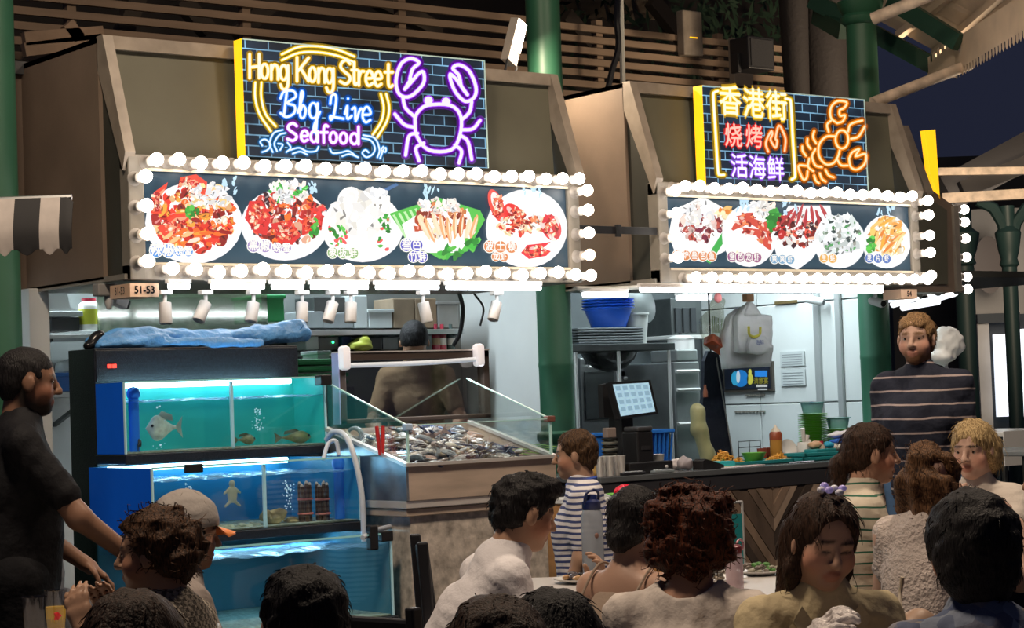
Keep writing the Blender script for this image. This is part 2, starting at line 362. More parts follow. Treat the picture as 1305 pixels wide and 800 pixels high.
# ---------------------------------------------------------------- canopies
def canopy(x0, x1, label, bot=1.985, yb=8.92, side=True):
    t = thing('stall_canopy', label, 'canopy', ((x0+x1)/2, 8.6, bot))
    MB().box((x0, 8.27, bot), (x0+.03, yb, 3.07)).build('side_panel', m_brown, t, label='brown side panel')
    MB().box((x1-.03, 8.27, bot), (x1, yb, 3.07)).build('side_panel', m_brown, t)
    for x in (x0+.02, x1-.04): MB().poly([(x, 8.075, 2.0), (x, 8.27, 2.0), (x, 8.27, 2.95), (x, 8.075, 2.50)], (.02, 0, 0)).build('recess_panel', m_olive_d, t)
    for x in (x0, x1-.05):
        MB().poly([(x, 8.215, 3.075), (x, 8.275, 3.075), (x, 8.275, 2.93), (x, 8.06, 2.45), (x, 8.03, 2.53)], (.05, 0, 0)).build('strut', m_strut, t)
    MB().box((x0+.05, 8.215, 3.015), (x1-.05, 8.275, 3.075)).build('top_rail', m_strut, t)
    MB().poly([(x0+.05, 8.24, 3.015), (x0+.05, 8.26, 3.015), (x0+.05, 8.23, 2.50), (x0+.05, 8.21, 2.50)], (x1-x0-.1, 0, 0)).build('front_panel', m_olive, t)
    MB().box((x0, 8.27, 3.045), (x1, yb, 3.07)).build('top_panel', m_brown, t)
    MB().box((x0, 8.07, bot-.012), (x1, yb, bot+.012)).build('bottom_panel', m_frame, t)
    MB().box((x0+.05, 8.10, bot+.012), (x1-.05, 8.26, bot+.02)).build('light_box_back', m_olive_d, t)
    return t
canopy(4.16, 6.78, 'olive stall canopy behind the crab sign, leftmost in the row', yb=9.07)
struct('wall_upper_left', MB().box((3.5, 9.07, 1.99), (4.19, 9.10, 3.05)), m_brown)
canopy(7.28, 9.42, 'olive stall canopy behind the lobster sign, its left side lit warm')

# ---------------------------------------------------------------- flat print helpers
PR = {}
def print_mat(e):
    m = mat('backlit_print_%g' % e, (.03, .03, .03), .4, emit=e, spec=.2)
    if 'vc' not in m:
        m['vc'] = 1; t = m.node_tree; a = t.nodes.new('ShaderNodeVertexColor'); a.layer_name = 'col'; t.links.new(a.outputs['Color'], t.nodes['Principled BSDF'].inputs['Emission Color'])
    return m
def brick_mat():
    m = mat('brick_print', (.02, .03, .05), .35, emit=1.0); t = m.node_tree; b = t.nodes['Principled BSDF']
    tc = t.nodes.new('ShaderNodeTexCoord'); sp = t.nodes.new('ShaderNodeSeparateXYZ'); cb = t.nodes.new('ShaderNodeCombineXYZ')
    t.links.new(tc.outputs['Object'], sp.inputs[0]); t.links.new(sp.outputs[0], cb.inputs[0]); t.links.new(sp.outputs[2], cb.inputs[1])
    k = t.nodes.new('ShaderNodeTexBrick'); k.inputs['Scale'].default_value = 1; k.inputs['Brick Width'].default_value = .125; k.inputs['Row Height'].default_value = .05
    k.inputs['Mortar Size'].default_value = .0032; k.inputs['Color1'].default_value = (.004, .007, .014, 1); k.inputs['Color2'].default_value = (.012, .024, .042, 1); k.inputs['Mortar'].default_value = (.16, .30, .42, 1)
    n = t.nodes.new('ShaderNodeTexNoise'); n.inputs['Scale'].default_value = 5; mx = t.nodes.new('ShaderNodeMix'); mx.data_type = 'RGBA'; mx.blend_type = 'MULTIPLY'; mx.inputs[0].default_value = .9
    rp = t.nodes.new('ShaderNodeValToRGB'); rp.color_ramp.elements[0].position = .35; rp.color_ramp.elements[0].color = (.25, .25, .25, 1); rp.color_ramp.elements[1].position = .7; rp.color_ramp.elements[1].color = (1.7, 1.9, 2, 1)
    t.links.new(tc.outputs['Object'], n.inputs['Vector']); t.links.new(n.outputs['Fac'], rp.inputs[0])
    t.links.new(cb.outputs[0], k.inputs['Vector']); t.links.new(k.outputs['Color'], mx.inputs[6]); t.links.new(rp.outputs[0], mx.inputs[7])
    t.links.new(mx.outputs[2], b.inputs['Emission Color']); b.inputs['Base Color'].default_value = (.012, .015, .02, 1); return m
m_brick = brick_mat()
m_yel = mat('lit_yellow_sign_side', (1, .62, .02), .4, emit=1.0, ecol=(1, .50, .008))
FONT = {
 'H': [[(0, 0), (0, 1)], [(1, 0), (1, 1)], [(0, .45), (1, .5)]], 'o': ['O'], 'n': [[(0, .6), (0, 0)], [(0, .35), (.35, .6), (.85, .55), (1, .3), (1, 0)]],
 'g': ['O', [(1, .6), (1, -.15), (.75, -.38), (.3, -.38), (.05, -.2)]], 'K': [[(0, 0), (0, 1)], [(1, .98), (.08, .42)], [(.3, .55), (1, 0)]],
 'S': [[(1, .85), (.65, 1), (.2, .92), (.05, .72), (.4, .53), (.88, .36), (1, .18), (.6, 0), (0, .1)]],
 't': [[(.45, .95), (.45, .15), (.7, 0), (1, .06)], [(0, .62), (1, .62)]], 'r': [[(0, .6), (0, 0)], [(0, .3), (.4, .56), (1, .58)]],
 'e': [[(.05, .30), (.95, .33), (.85, .54), (.5, .62), (.12, .47), (.05, .2), (.4, 0), (.95, .09)]],
 'a': ['O', [(1, .6), (1, 0)]], 'f': [[(.95, .93), (.65, 1), (.42, .8), (.42, 0)], [(0, .58), (.9, .58)]], 'd': ['O', [(1, 1), (1, 0)]],
 'B': [[(.38, .98), (.2, .02)], [(0, .72), (.2, .98), (.75, 1.02), (.92, .78), (.4, .53), (.85, .42), (.82, .12), (.35, -.03), (0, .12)]],
 'b': [[(-.1, .2), (.4, .75), (.5, 1.0), (.3, 1.02), (.15, .5), (.2, .05), (.6, 0), (.85, .3), (.5, .5), (.25, .3)]],
 'q': ['O', [(.95, .6), (.8, -.4), (.6, -.55), (.55, -.3), (1.2, .25)]], 'L': [[(0, .65), (.1, .95), (.4, 1.02), (.5, .8), (.3, .2), (.05, 0), (0, .15), (.3, .12), (1.1, .05)]],
 'i': [[(.1, .3), (.4, .6), (.4, .1), (1, .2)], [(.5, .9)]], 'v': [[(0, .5), (.3, .55), (.35, .02), (.8, .5), (1.1, .45)]]}
def letters(txt, xs, base, cap, slope, x0=0):
    """strokes of a hand-drawn stroke alphabet; xs gives [left,right] of each letter"""
    out = []
    for ch, (a, b) in zip(txt, xs):
        for s in FONT[ch]:
            P = arc(.46, .31, .46, .31, 0, 360, 14) if s == 'O' else (s if len(s) <= 2 else [tuple(q) for q in cr(s, 4)])
            out.append([(a+(b-a)*u, base+slope*(a-x0)-cap*v) for u, v in P])
    return out
def zoomed(strokes, ox, oy, k): return [[(ox+u/k, oy+v/k) for u, v in s] for s in strokes]
def neon(name, parent, strokes, Y, wc, wh, core, halo, e=1.0, smooth=True, ox=0, oy=0, k=1):
    mb = MB()
    for s in zoomed(strokes, ox, oy, k):
        s = cr(s, 4) if smooth and len(s) > 2 else s
        ribbon(mb, s, wh*1.9, lambda u, v: PY(u, v, Y-.002), tuple(.22*c for c in halo))
        ribbon(mb, s, wh, lambda u, v: PY(u, v, Y-.0035), halo)
        ribbon(mb, s, wc, lambda u, v: PY(u, v, Y-.005), core)
    return mb.build(name, print_mat(e), parent)
def signboard(name, pts, Y, label, d=.075):
    (xa, ya), (xb, yb), (xc, yc), (xd, yd) = pts; A, B, C, D = [PY(*q, Y) for q in pts]
    x0 = (A[0]+B[0])/2; x1 = (C[0]+D[0])/2; z1 = (A[2]+C[2])/2; z0 = (B[2]+D[2])/2
    t = thing(name, label, 'signboard', ((x0+x1)/2, Y+d/2, z0))
    MB().box((x0-.002, Y+.004, z0), (x0, Y+d, z1)).build('lit_side', m_yel, t, label='yellow lit side face')
    MB().box((x0, Y+.004, z0), (x1, Y+d, z1)).build('box', m_black, t)
    MB().box((x0, Y, z0), (x1, Y+.004, z1)).build('face', m_brick, t, label='dark brick-pattern face')
    e = MB(); w = .006
    e.box((x0, Y-.004, z1-w), (x1, Y+.001, z1)); e.box((x1-w, Y-.004, z0), (x1, Y+.001, z1)); e.build('rim', mat('sign_rim', (.45, .6, .55), .4, emit=.25), t)
    return t, (x0, x1, z0, z1)
YS = 8.105
s1, _ = signboard('crab_signboard', [(311, 47), (311, 200), (619, 79), (621, 213)], YS, 'lit neon-style seafood sign with purple crab on dark brick')
Z2 = dict(ox=290, oy=30, k=3.7286)
hk = letters('HongKongStreet', [(105, 150), (160, 196), (208, 240), (250, 287), (330, 385), (388, 422), (432, 462), (468, 503), (535, 582), (590, 616), (624, 648), (656, 690), (698, 732), (748, 784)], 258, 112, .066, 105)
neon('lettering', s1, hk, YS, 3.3, 5.2, (.95, .80, .66), (1.0, .55, .02), 1.05, False, **Z2)
arcs = []
for d in (-14, 0, 14):
    arcs += [[(258, 160+d), (340, 125+d), (430, 122+d), (520, 138+d), (602, 170+d)]]
neon('neon_arc', s1, arcs[0:3:2], YS, 2.0, 4.2, (.95, .88, .78), (1.0, .62, .02), 1.05, **Z2)
neon('neon_arc', s1, [[(135+d, 280), (134+d, 350), (155+d, 430), (208+d*.8, 508-d*.8)] for d in (-3, 26)], YS, 2.0, 4.2, (.95, .88, .78), (1.0, .62, .02), 1.05, **Z2)
neon('neon_arc', s1, [[(728+d, 335), (742+d, 400), (730+d, 465), (690+d*.8, 528+d*.5)] for d in (0, 26)], YS, 2.0, 4.2, (.95, .88, .78), (1.0, .62, .02), 1.05, **Z2)
bl = letters('BbqLive', [(252, 330), (338, 378), (388, 430), (488, 545), (555, 590), (592, 640), (640, 680)], 440, 118, .075, 252)
neon('lettering', s1, bl, YS, 3.0, 5.6, (.80, .88, .95), (.03, .22, 1.0), 1.05, False, **Z2)
sf = letters('Seafood', [(285, 328), (348, 382), (395, 428), (442, 478), (486, 522), (534, 570), (584, 622)], 556, 82, .055, 285)
neon('lettering', s1, sf, YS, 3.4, 5.2, (.86, .80, .86), (.50, .06, .80), 1.05, False, **Z2)
wv = [[(165, 610), (190, 600), (205, 575), (180, 550), (155, 560), (165, 580)], [(215, 610), (200, 570), (220, 520), (262, 505)], [(235, 605), (222, 570), (245, 530), (275, 520)], [(250, 600), (262, 575), (240, 570)], [(280, 610), (300, 590), (285, 565)],
      [(300, 600), (340, 590), (380, 608), (420, 605), (432, 585)], [(310, 618), (345, 608), (378, 622)], [(486, 595), (500, 615), (540, 612), (575, 605), (610, 630)], [(545, 630), (580, 620), (620, 635)],
      [(640, 545), (680, 555), (700, 590), (690, 620), (660, 635), (640, 615), (655, 600), (670, 612)], [(645, 530), (700, 545), (722, 600), (712, 635)], [(725, 640), (740, 600), (752, 590), (750, 610), (730, 600), (740, 585)]]
neon('neon_wave', s1, wv, YS, 1.9, 3.6, (.78, .88, .95), (.05, .30, .75), 1.0, **Z2)
crab = [[(872, 262), (842, 312)], [(842, 312), (880, 270), (905, 240), (930, 230), (930, 285), (870, 345), (818, 338), (800, 275), (822, 195), (868, 166), (910, 185), (880, 215), (866, 262)],
        [(1140, 338), (1112, 300), (1104, 262), (1095, 240), (1070, 212), (1100, 196), (1148, 225), (1180, 300), (1172, 350), (1130, 370), (1085, 328), (1062, 275), (1058, 240), (1085, 262)], [(1085, 262), (1112, 300), (1140, 338)],
        [(832, 345), (845, 400), (888, 442)], [(1160, 372), (1150, 420), (1112, 458)], [(890, 450), (905, 420), (950, 388), (1058, 388), (1108, 440), (1104, 530), (1062, 600), (955, 600), (898, 530), (890, 450)],
        [(884, 492), (840, 480), (795, 430)], [(902, 522), (862, 535), (846, 625)], [(932, 568), (895, 592), (910, 652)], [(1114, 505), (1165, 500), (1200, 460)], [(1108, 532), (1142, 560), (1160, 645)], [(1080, 578), (1112, 605), (1100, 662)]]
neon('neon_crab', s1, crab, YS, 4.2, 6.6, (.80, .74, .78), (.32, .03, .85), 1.05, **Z2)
for c in ((955, 366), (1038, 372)):
    mb = MB()
    for r, col, dy in ((7, (.32, .03, .85), .0035), (5.4, (.80, .74, .78), .005)): mb.add([PY(290+c[0]/3.7286+r*math.cos(a/2), 30+c[1]/3.7286+r*math.sin(a/2), YS-dy) for a in range(13)], [tuple(range(13))], col)
    mb.build('crab_eye', print_mat(1.05), s1)

s2, _ = signboard('lobster_signboard', [(895, 108), (901, 241), (1101, 127), (1107, 243)], YS, 'lit neon-style sign with yellow Chinese characters and orange lobster')
Z6 = dict(ox=870, oy=90, k=5.0)
for br in ([(225, 130), (203, 138), (196, 170), (210, 400), (225, 635), (237, 663), (264, 664)], [(655, 178), (680, 184), (690, 212), (702, 440), (716, 655), (710, 682), (694, 692)]): neon('neon_bracket', s2, [br], YS, 2.6, 5.0, (.92, .85, .80), (1.0, .60, .02), 1.05, **Z6)
lob = [[(930, 390), (920, 345), (945, 318)], [(985, 335), (945, 300), (945, 235), (985, 195), (1045, 202), (1028, 238), (1000, 252), (1004, 288), (1034, 284), (1020, 322), (985, 335)],
       [(1055, 388), (1065, 347), (1100, 328), (1145, 317)], [(1160, 356), (1120, 420), (1072, 434)], [tuple(q) for q in arc(1015, 438, 41, 58, 0, 360, 12)], [(975, 418), (915, 420), (870, 470), (870, 545), (912, 596), (962, 588), (990, 545), (1000, 508)],
       [(846, 500), (825, 545), (845, 602), (886, 615)], [(806, 560), (800, 612), (832, 640)], [(790, 606), (737, 608), (766, 690), (790, 682), (796, 642)],
       [(850, 462), (830, 422), (838, 385)], [(815, 497), (795, 467), (795, 435)], [(785, 542), (765, 512), (762, 482)], [(910, 632), (930, 666), (962, 680)], [(874, 656), (888, 690), (910, 706)], [(838, 668), (850, 702), (868, 716)],
       [(985, 566), (1010, 602), (1052, 604)], [(1060, 560), (1080, 520), (1125, 500), (1102, 546), (1165, 530), (1160, 592), (1110, 630), (1070, 612), (1060, 560)]]
neon('neon_lobster', s2, lob, YS, 2.2, 5.0, (1.0, .72, .42), (1.0, .24, .008), 1.05, **Z6)
neon('neon_flame', s2, [[(545, 515), (530, 460), (562, 388), (572, 404), (560, 440), (592, 490), (602, 446), (592, 430), (612, 350), (640, 390), (656, 440), (650, 510)]], YS, 2.2, 4.6, (1.0, .62, .40), (1.0, .18, .01), 1.05, **Z6)
def cjk(name, parent, chars, Y, size, core, halo, e, sx=.98):
    mb = MB()
    for ch, px, py in chars:
        c = PY(px, py, Y)
        for off, dy, col in ((.026, .002, tuple(.35*q for q in halo)), (.012, .0035, halo), (.003, .005, core)):
            pl = lambda u, v, c=c, dy=dy: (c[0]+u, Y-dy, c[2]+v)
            put_text(mb, ch, size, pl, 0, col, sx, bold=off*size*4)
    return mb.build(name, print_mat(e), parent)
zc = lambda u, v: (870+u/5, 90+v/5)
cjk('lettering', s2, [('香', *zc(300, 205)), ('港', *zc(450, 222)), ('街', *zc(596, 238))], YS, .178, (.95, .85, .62), (1.0, .56, .01), 1.05)
cjk('lettering', s2, [('烧', *zc(320, 424)), ('烤', *zc(452, 430))], YS, .140, (1.0, .50, .40), (1.0, .02, .02), 1.05)
cjk('lettering', s2, [('活', *zc(358, 618)), ('海', *zc(472, 628)), ('鲜', *zc(590, 636))], YS, .142, (.85, .80, .90), (.28, .06, .80), 1.05)

# ---------------------------------------------------------------- lit menu boxes with bulbs
def bulb_meshes():
    s = MB().lathe([(.034, 0), (.034, .008), (.024, .016), (.021, .030), (.0235, .034), (.0235, .058), (.018, .062)], n=14, ax=(0, -1, 0)).mesh('socket', smooth=True)
    b = MB(); prof = [(.012, .052), (.0135, .068), (.021, .084)]; R = .0305
    prof += [(R*math.sin(a), .112-R*math.cos(a)) for a in [math.radians(d) for d in range(50, 181, 13)]]
    return s, b.lathe(prof, n=16, ax=(0, -1, 0)).mesh('bulb', smooth=True)
SOCK, BULB = bulb_meshes(); SOCK.materials.append(m_sock); BULBW = BULB.copy(); BULB.materials.append(m_bulb); BULBW.materials.append(m_bulbw)
def bulb_at(t, x, z, y=8.045, warm=False, rot=None):
    s = inst('socket', SOCK, t, (x, y, z), rot); b = link('bulb', BULBW if warm else BULB, None, s); return s
def menu_box(name, x0, x1, z0, z1, fx, fz0, fz1, label):
    """x0..x1, z0..z1 lit picture; fx = outer frame x range, fz = outer frame z range"""
    t = thing(name, label, 'menu sign', ((x0+x1)/2, 8.07, fz0))
    Y = 8.05
    MB().bbox((fx[0], Y-.012, z1), (fx[1], 8.12, fz1), .006).build('frame_rail', m_frame, t)
    MB().bbox((fx[0], Y-.012, fz0), (fx[1], 8.12, z0), .006).build('frame_rail', m_frame, t)
    MB().bbox((fx[0], Y-.013, fz0), (x0, 8.12, fz1), .006).build('frame_rail', m_frame, t)
    MB().bbox((x1, Y-.013, fz0), (fx[1], 8.12, fz1), .006).build('frame_rail', m_frame, t)
    for z in (z0, z1): MB().box((x0, Y-.018, z-.006), (x1, Y-.004, z+.006)).build('inner_trim', mat('pale_gold_trim', (.66, .58, .44), .35, .4), t)
    MB().box((x0, Y+.005, z0), (x1, Y+.03, z1)).build('picture_face', mat('backlit_slate', (.02, .04, .06), .35, emit=1.0, ecol=(.012, .028, .045), var=(4, .3)), t)
    return t
t1 = menu_box('seafood_menu_box', 4.252, 6.670, 2.040, 2.456, (4.175, 6.745), 1.968, 2.522, 'long bulb-framed menu sign with five crab and lobster dishes')
X = lambda px: PY(px, 300, 7.945)[0]
n = 23; xa, xb = X(201), X(739)
for i in range(n): bulb_at(t1, xa+(xb-xa)*i/(n-1), 2.488+.006*math.sin(i*2.1))
n = 22; xa, xb = X(217), X(752)
for i in range(n): bulb_at(t1, xa+(xb-xa)*i/(n-1)-(.0 if i < n-1 else .015), 2.006+.008*math.sin(i*1.7+1))
for i, py in enumerate((225, 262, 298, 333)): bulb_at(t1, 4.205, PY(185, py, 7.95)[2], warm=(i == 2))
for i, py in enumerate((243, 268, 297, 325)): bulb_at(t1, 6.715, PY(750, py, 7.95)[2], warm=(i == 3))
t2 = menu_box('grill_menu_box', 7.362, 9.302, 2.046, 2.440, (7.292, 9.375), 1.970, 2.512, 'bulb-framed menu sign with grilled fish and prawn dishes under the lobster sign')
n = 18; xa, xb = X(874), X(1163)
for i in range(n): bulb_at(t2, xa+(xb-xa)*i/(n-1), 2.480+.006*math.sin(i*1.9))
n = 17; xa, xb = X(883), X(1178)
for i in range(n): bulb_at(t2, xa+(xb-xa)*i/(n-1), 1.995)
for py in (243, 272, 302, 328): bulb_at(t2, 7.325, PY(855, py, 7.95)[2])
for py in (256, 274, 300, 322, 351): bulb_at(t2, 9.342, PY(1180, py, 7.95)[2])

# dish pictures: flat backlit print on the menu faces
class Pic:
    def __init__(s): s.mb = MB(); s.y = 8.054
    def poly(s, pts, col):
        s.y -= .0000035; s.mb.add([PY(u, v, s.y) for u, v in pts], [tuple(range(len(pts)))], col)
    def disc(s, cx, cy, rx, ry, col, ang=0, n=28, j=0):
        c, sn = math.cos(ang), math.sin(ang); P = []
        for k in range(n):
            a = 2*math.pi*k/n; w = 1+random.uniform(-j, j); u, v = rx*w*math.cos(a), ry*w*math.sin(a); P.append((cx+u*c-v*sn, cy+u*sn+v*c))
        s.poly(P, col)
    def scatter(s, cx, cy, rx, ry, cnt, size, cols, ang=None, el=1.6, j=.35, ex=1.0):
        for i in range(cnt):
            r = math.sqrt(random.random()); a = random.random()*6.283; z = random.uniform(*size); c = random.choice(cols); f = random.uniform(.75, 1.2)
            s.disc(cx+rx*r*math.cos(a), cy+ry*r*math.sin(a), z*el, z, tuple(min(1.3, q*f) for q in c), random.uniform(0, 3.14) if ang is None else ang+random.uniform(-.3, .3), 7, j)
            if cnt > 30 and random.random() < .75:
                w = random.random(); d = tuple(min(1.25, q*1.5+.25) for q in c) if w < .5 else tuple(q*.28 for q in c)
                s.disc(cx+rx*r*math.cos(a)+random.uniform(-2, 2), cy+ry*r*math.sin(a)+random.uniform(-2, 2), z*.55*el, z*.28, d, random.uniform(0, 3.14), 6, .4)
    def cap(s, txt, px, py, size, ring, sp=None, ink=(.95, .9, .85), dx=13, dy=.4, in_=None):
        for i, ch in enumerate(txt):
            x, y = px+dx*i, py+dy*i; s.disc(x, y, size*.62, size*.66, (1, .98, .9), n=16); s.disc(x, y, size*.54, size*.57, ring, n=16)
            s.y -= .00001; c = PY(x, y, s.y); k = size*.0042; put_text(s.mb, ch, k, lambda u, v: (c[0]+u, s.y, c[2]+v), 0, ink, .95, bold=k*.03)
RED = [(.85, .04, .02), (.65, .015, .01), (1.0, .16, .02), (.95, .35, .04), (.35, .01, .01), (1, .55, .25), (1, .75, .6)]
DRK = [(.30, .015, .012), (.55, .02, .02), (.12, .01, .01), (.80, .10, .06), (.9, .45, .3), (.05, .01, .02)]
WHT = [(1, .95, .9), (.92, .88, .84), (1, .8, .7), (.85, .86, .88)]; GRN = [(.05, .45, .05), (.12, .6, .08), (.02, .25, .03)]; ORG = [(1, .45, .05), (1, .62, .2), (.85, .25, .03), (1, .8, .5), (.5, .12, .02)]
def steam(d, x, y, w=1):
    for k in range(9): d.disc(x+random.uniform(-12, 12)*w, y+random.uniform(-11, 9), random.uniform(1, 2.4), random.uniform(3, 6), (.55, .78, .95), random.uniform(-.5, .5), 8, .4)
d = Pic()
# crab 1
d.disc(247, 284, 62, 52, (.93, .93, .95)); d.disc(247, 282, 55, 45, (1, 1, 1)); d.scatter(248, 280, 50, 40, 260, (2, 5.5), RED); steam(d, 292, 236)
for P in ([(192, 272), (196, 245), (214, 232), (212, 240), (202, 252), (206, 272)], [(226, 240), (230, 226), (250, 222), (264, 232), (262, 252), (244, 262), (246, 240), (236, 234)], [(200, 290), (225, 272), (250, 270), (232, 288), (212, 304)]): d.poly(P, (.9, .06, .03)); d.poly([(x*.6+.4*sum(q[0] for q in P)/len(P), y*.6+.4*sum(q[1] for q in P)/len(P)) for x, y in P], (1, .35, .2))
REDS = [(.55, .01, .01), (1, .30, .15), (.95, .10, .04), (1, .7, .5), (.35, .01, .01)]
for q in ((200, 256, 6, 12), (238, 234, 9, 8), (252, 244, 8, 10), (222, 288, 16, 9)): d.scatter(*q, 32, (1, 2.4), REDS)
for a in range(10): d.disc(215+a*8, 300+6*math.sin(a*2), 9, 2.6, random.choice(RED), -.6+.08*a, 9, .2)
d.scatter(268, 250, 24, 16, 60, (2, 4), WHT+[(1, .7, .3)]); d.scatter(244, 270, 9, 7, 14, (1.5, 3), GRN)
d.cap('辣椒', 199, 319, 15, (.04, .28, .75), dx=16); d.cap('螃蟹', 228, 320, 11, (.04, .28, .75), dx=12)
# crab 2
d.disc(363, 286, 56, 46, (.92, .92, .94)); d.disc(363, 284, 50, 40, (1, 1, 1)); d.scatter(366, 276, 46, 34, 220, (2, 5), DRK+RED[:3]); steam(d, 392, 238)
for P in ([(312, 278), (318, 256), (334, 256), (345, 275), (340, 300), (325, 296)], [(345, 285), (370, 280), (384, 300), (372, 312), (352, 305)], [(385, 280), (410, 272), (405, 292), (385, 300)]): d.poly(P, (.75, .03, .03)); d.disc(sum(q[0] for q in P)/len(P), sum(q[1] for q in P)/len(P)-4, 5, 3, (1, .5, .4))
for q in ((328, 276, 12, 16), (364, 294, 15, 11), (397, 286, 9, 9)): d.scatter(*q, 40, (1, 2.6), REDS)
d.scatter(368, 244, 24, 13, 70, (2, 4), WHT+GRN[:1]); d.scatter(400, 290, 6, 12, 10, (1.5, 3), GRN); d.scatter(408, 272, 12, 12, 16, (1.5, 3), [(.8, .05, .05)])
d.cap('黑椒', 323, 313, 14, (.35, .25, .55), dx=15); d.cap('螃蟹', 353, 316, 11, (.35, .25, .55), dx=12)
# geoduck
d.disc(462, 290, 52, 44, (.93, .92, .91)); d.disc(462, 288, 46, 38, (1, .99, .97)); d.disc(447, 256, 17, 18, (.97, .95, .92)); d.scatter(462, 272, 36, 26, 90, (4, 8), [(1, .98, .95), (.93, .91, .88), (.97, .93, .85)], j=.2)
d.scatter(430, 300, 12, 14, 26, (1.2, 2.6), GRN+[(.9, .1, .1)]); d.scatter(490, 296, 8, 26, 22, (1.2, 2.6), GRN+[(.9, .1, .1)]); d.poly([(474, 248), (505, 233), (508, 236), (478, 252)], (.05, .15, .35)); d.scatter(482, 246, 10, 5, 14, (2, 4), WHT)
d.cap('象拔蚌', 424, 322, 12, (.25, .45, .15), dx=13)
# bamboo clam
d.poly([(496, 272), (560, 252), (612, 268), (618, 280), (596, 320), (560, 330), (520, 306)], (.10, .55, .08)); 
for k in range(7): d.poly([(500+7*k, 274-2*k), (503+7*k, 273-2*k), (530+8*k, 322), (526+8*k, 322)], (.55, .85, .45))
d.poly([(512, 286), (540, 268), (598, 270), (606, 296), (585, 322), (545, 322), (520, 308)], (1, .98, .96)); d.scatter(562, 280, 38, 20, 100, (2, 4), [(.55, .08, .03), (.75, .25, .08), (1, .7, .4), (1, .9, .8), (.3, .04, .02)])
for k in range(9): d.disc(540+8*k, 290+4*math.sin(k*2), 3.2, 17, random.choice([(.9, .45, .2), (.7, .2, .06), (1, .75, .5)]), -.5+.1*k, 10, .15); d.disc(541+8*k, 290+4*math.sin(k*2), 1.2, 13, (1, .8, .6), -.5+.1*k, 8)
d.scatter(560, 262, 26, 9, 50, (2, 3.6), WHT); d.scatter(575, 322, 14, 6, 14, (2, 4), GRN); d.scatter(602, 312, 8, 8, 10, (2, 4), GRN); steam(d, 552, 246)
d.cap('叁芭', 518, 312, 14, (.10, .10, .55), dx=13); d.cap('竹蚌', 527, 327, 12, (.10, .10, .55), dx=11)
# lobster
d.disc(671, 291, 52, 50, (.93, .92, .93)); d.disc(671, 290, 47, 45, (1, 1, .99)); steam(d, 678, 245, 1.3)
d.disc(633, 262, 9, 22, (.9, .08, .06), -.35); d.disc(633, 258, 6, 14, (1, .85, .8), -.35); d.disc(655, 274, 17, 11, (.85, .03, .03), .9); d.disc(664, 284, 15, 9, (.95, .08, .06), .6); d.disc(650, 268, 6, 3, (1, .55, .5), .9)
d.scatter(660, 286, 24, 14, 50, (2, 3.6), [(1, .9, .8), (.9, .3, .15), (1, .7, .4), (.8, .05, .03)]); d.scatter(690, 285, 18, 9, 36, (2, 3.4), [(1, .75, .45), (.9, .25, .1), (1, .95, .9)])
d.disc(703, 290, 12, 17, (.85, .05, .06), -.3); d.scatter(703, 290, 10, 14, 22, (1.5, 4), [(1, .75, .7), (.7, .02, .04)], 1.2, 2)
d.poly([(664, 322), (672, 312), (690, 310), (702, 308), (692, 316), (702, 320), (696, 326), (674, 330)], (.85, .03, .05)); d.disc(680, 316, 6, 2, (1, .5, .5), -.2)
for q in ((634, 262, 5, 16), (656, 274, 12, 9), (664, 284, 11, 7), (682, 320, 14, 6), (703, 290, 8, 12)): d.scatter(*q, 31, (.9, 2.2), REDS)
d.cap('波士顿', 624, 314, 13, (.75, .25, .08), dx=14); d.cap('龙虾', 632, 327, 10, (.75, .25, .08), dx=10)
d.mb.build('dish_print', print_mat(.95), t1)
d = Pic()
d.poly([(852, 300), (858, 268), (895, 250), (932, 270), (924, 320), (896, 334), (862, 326)], (1, 1, .98)); d.poly([(898, 332), (928, 284), (934, 290), (905, 336)], (.05, .45, .08)); d.scatter(893, 286, 26, 22, 150, (1.8, 4), [(.30, .03, .04), (.5, .08, .06), (.85, .6, .55), (.2, .02, .05), (1, .92, .88), (1, .95, .92)]); d.scatter(888, 272, 22, 14, 60, (2.5, 4.5), WHT); d.scatter(925, 272, 10, 8, 18, (2, 4), ORG)
d.disc(955, 300, 35, 40, (.93, .93, .95)); d.disc(955, 299, 31, 35, (1, 1, 1))
for k in range(6): d.disc(945+7*k, 285+5*k-((k % 2)*14), 14, 4.5, (.70, .08, .05), -.5+.35*k, 12, .2); d.scatter(945+7*k, 285+5*k-((k % 2)*14), 12, 4, 9, (1, 2.4), [(1, .6, .5), (.9, .25, .1), (.35, .02, .02)])
d.scatter(970, 268, 16, 12, 40, (2, 4), WHT); d.scatter(988, 280, 8, 14, 22, (2, 4), GRN); d.scatter(938, 326, 8, 5, 8, (2, 3.5), ORG); steam(d, 950, 260)
d.poly([(982, 300), (1005, 262), (1058, 262), (1062, 290), (1035, 330), (1016, 344), (992, 332)], (.97, .97, .99)); d.scatter(1018, 292, 30, 22, 130, (1.8, 4), DRK+WHT[:2]+[(.9, .8, .8)])
for k in range(7): d.disc(1003+8*k, 275+5*math.sin(k*3), 2.2, 14, (.50, .04, .05), .7-.2*k, 9, .2)
steam(d, 1006, 262, .8)
d.disc(1070, 308, 33, 34, (.93, .95, .96)); d.disc(1070, 307, 29, 30, (1, 1, 1)); d.scatter(1070, 300, 26, 24, 60, (3, 6), [(.96, .97, .97), (.85, .88, .9), (.75, .82, .8)]); d.scatter(1070, 300, 26, 24, 40, (1, 2.4), [(.05, .08, .08), (.2, .28, .2), (.1, .35, .12), (.4, .4, .35)])
d.disc(1130, 308, 31, 34, (.93, .94, .96)); d.disc(1130, 307, 27, 30, (1, 1, 1)); d.scatter(1132, 302, 23, 24, 80, (2.5, 4.5), [(1, .55, .15), (1, .75, .4), (1, .9, .7), (.85, .35, .05)]); steam(d, 1130, 266, .9)
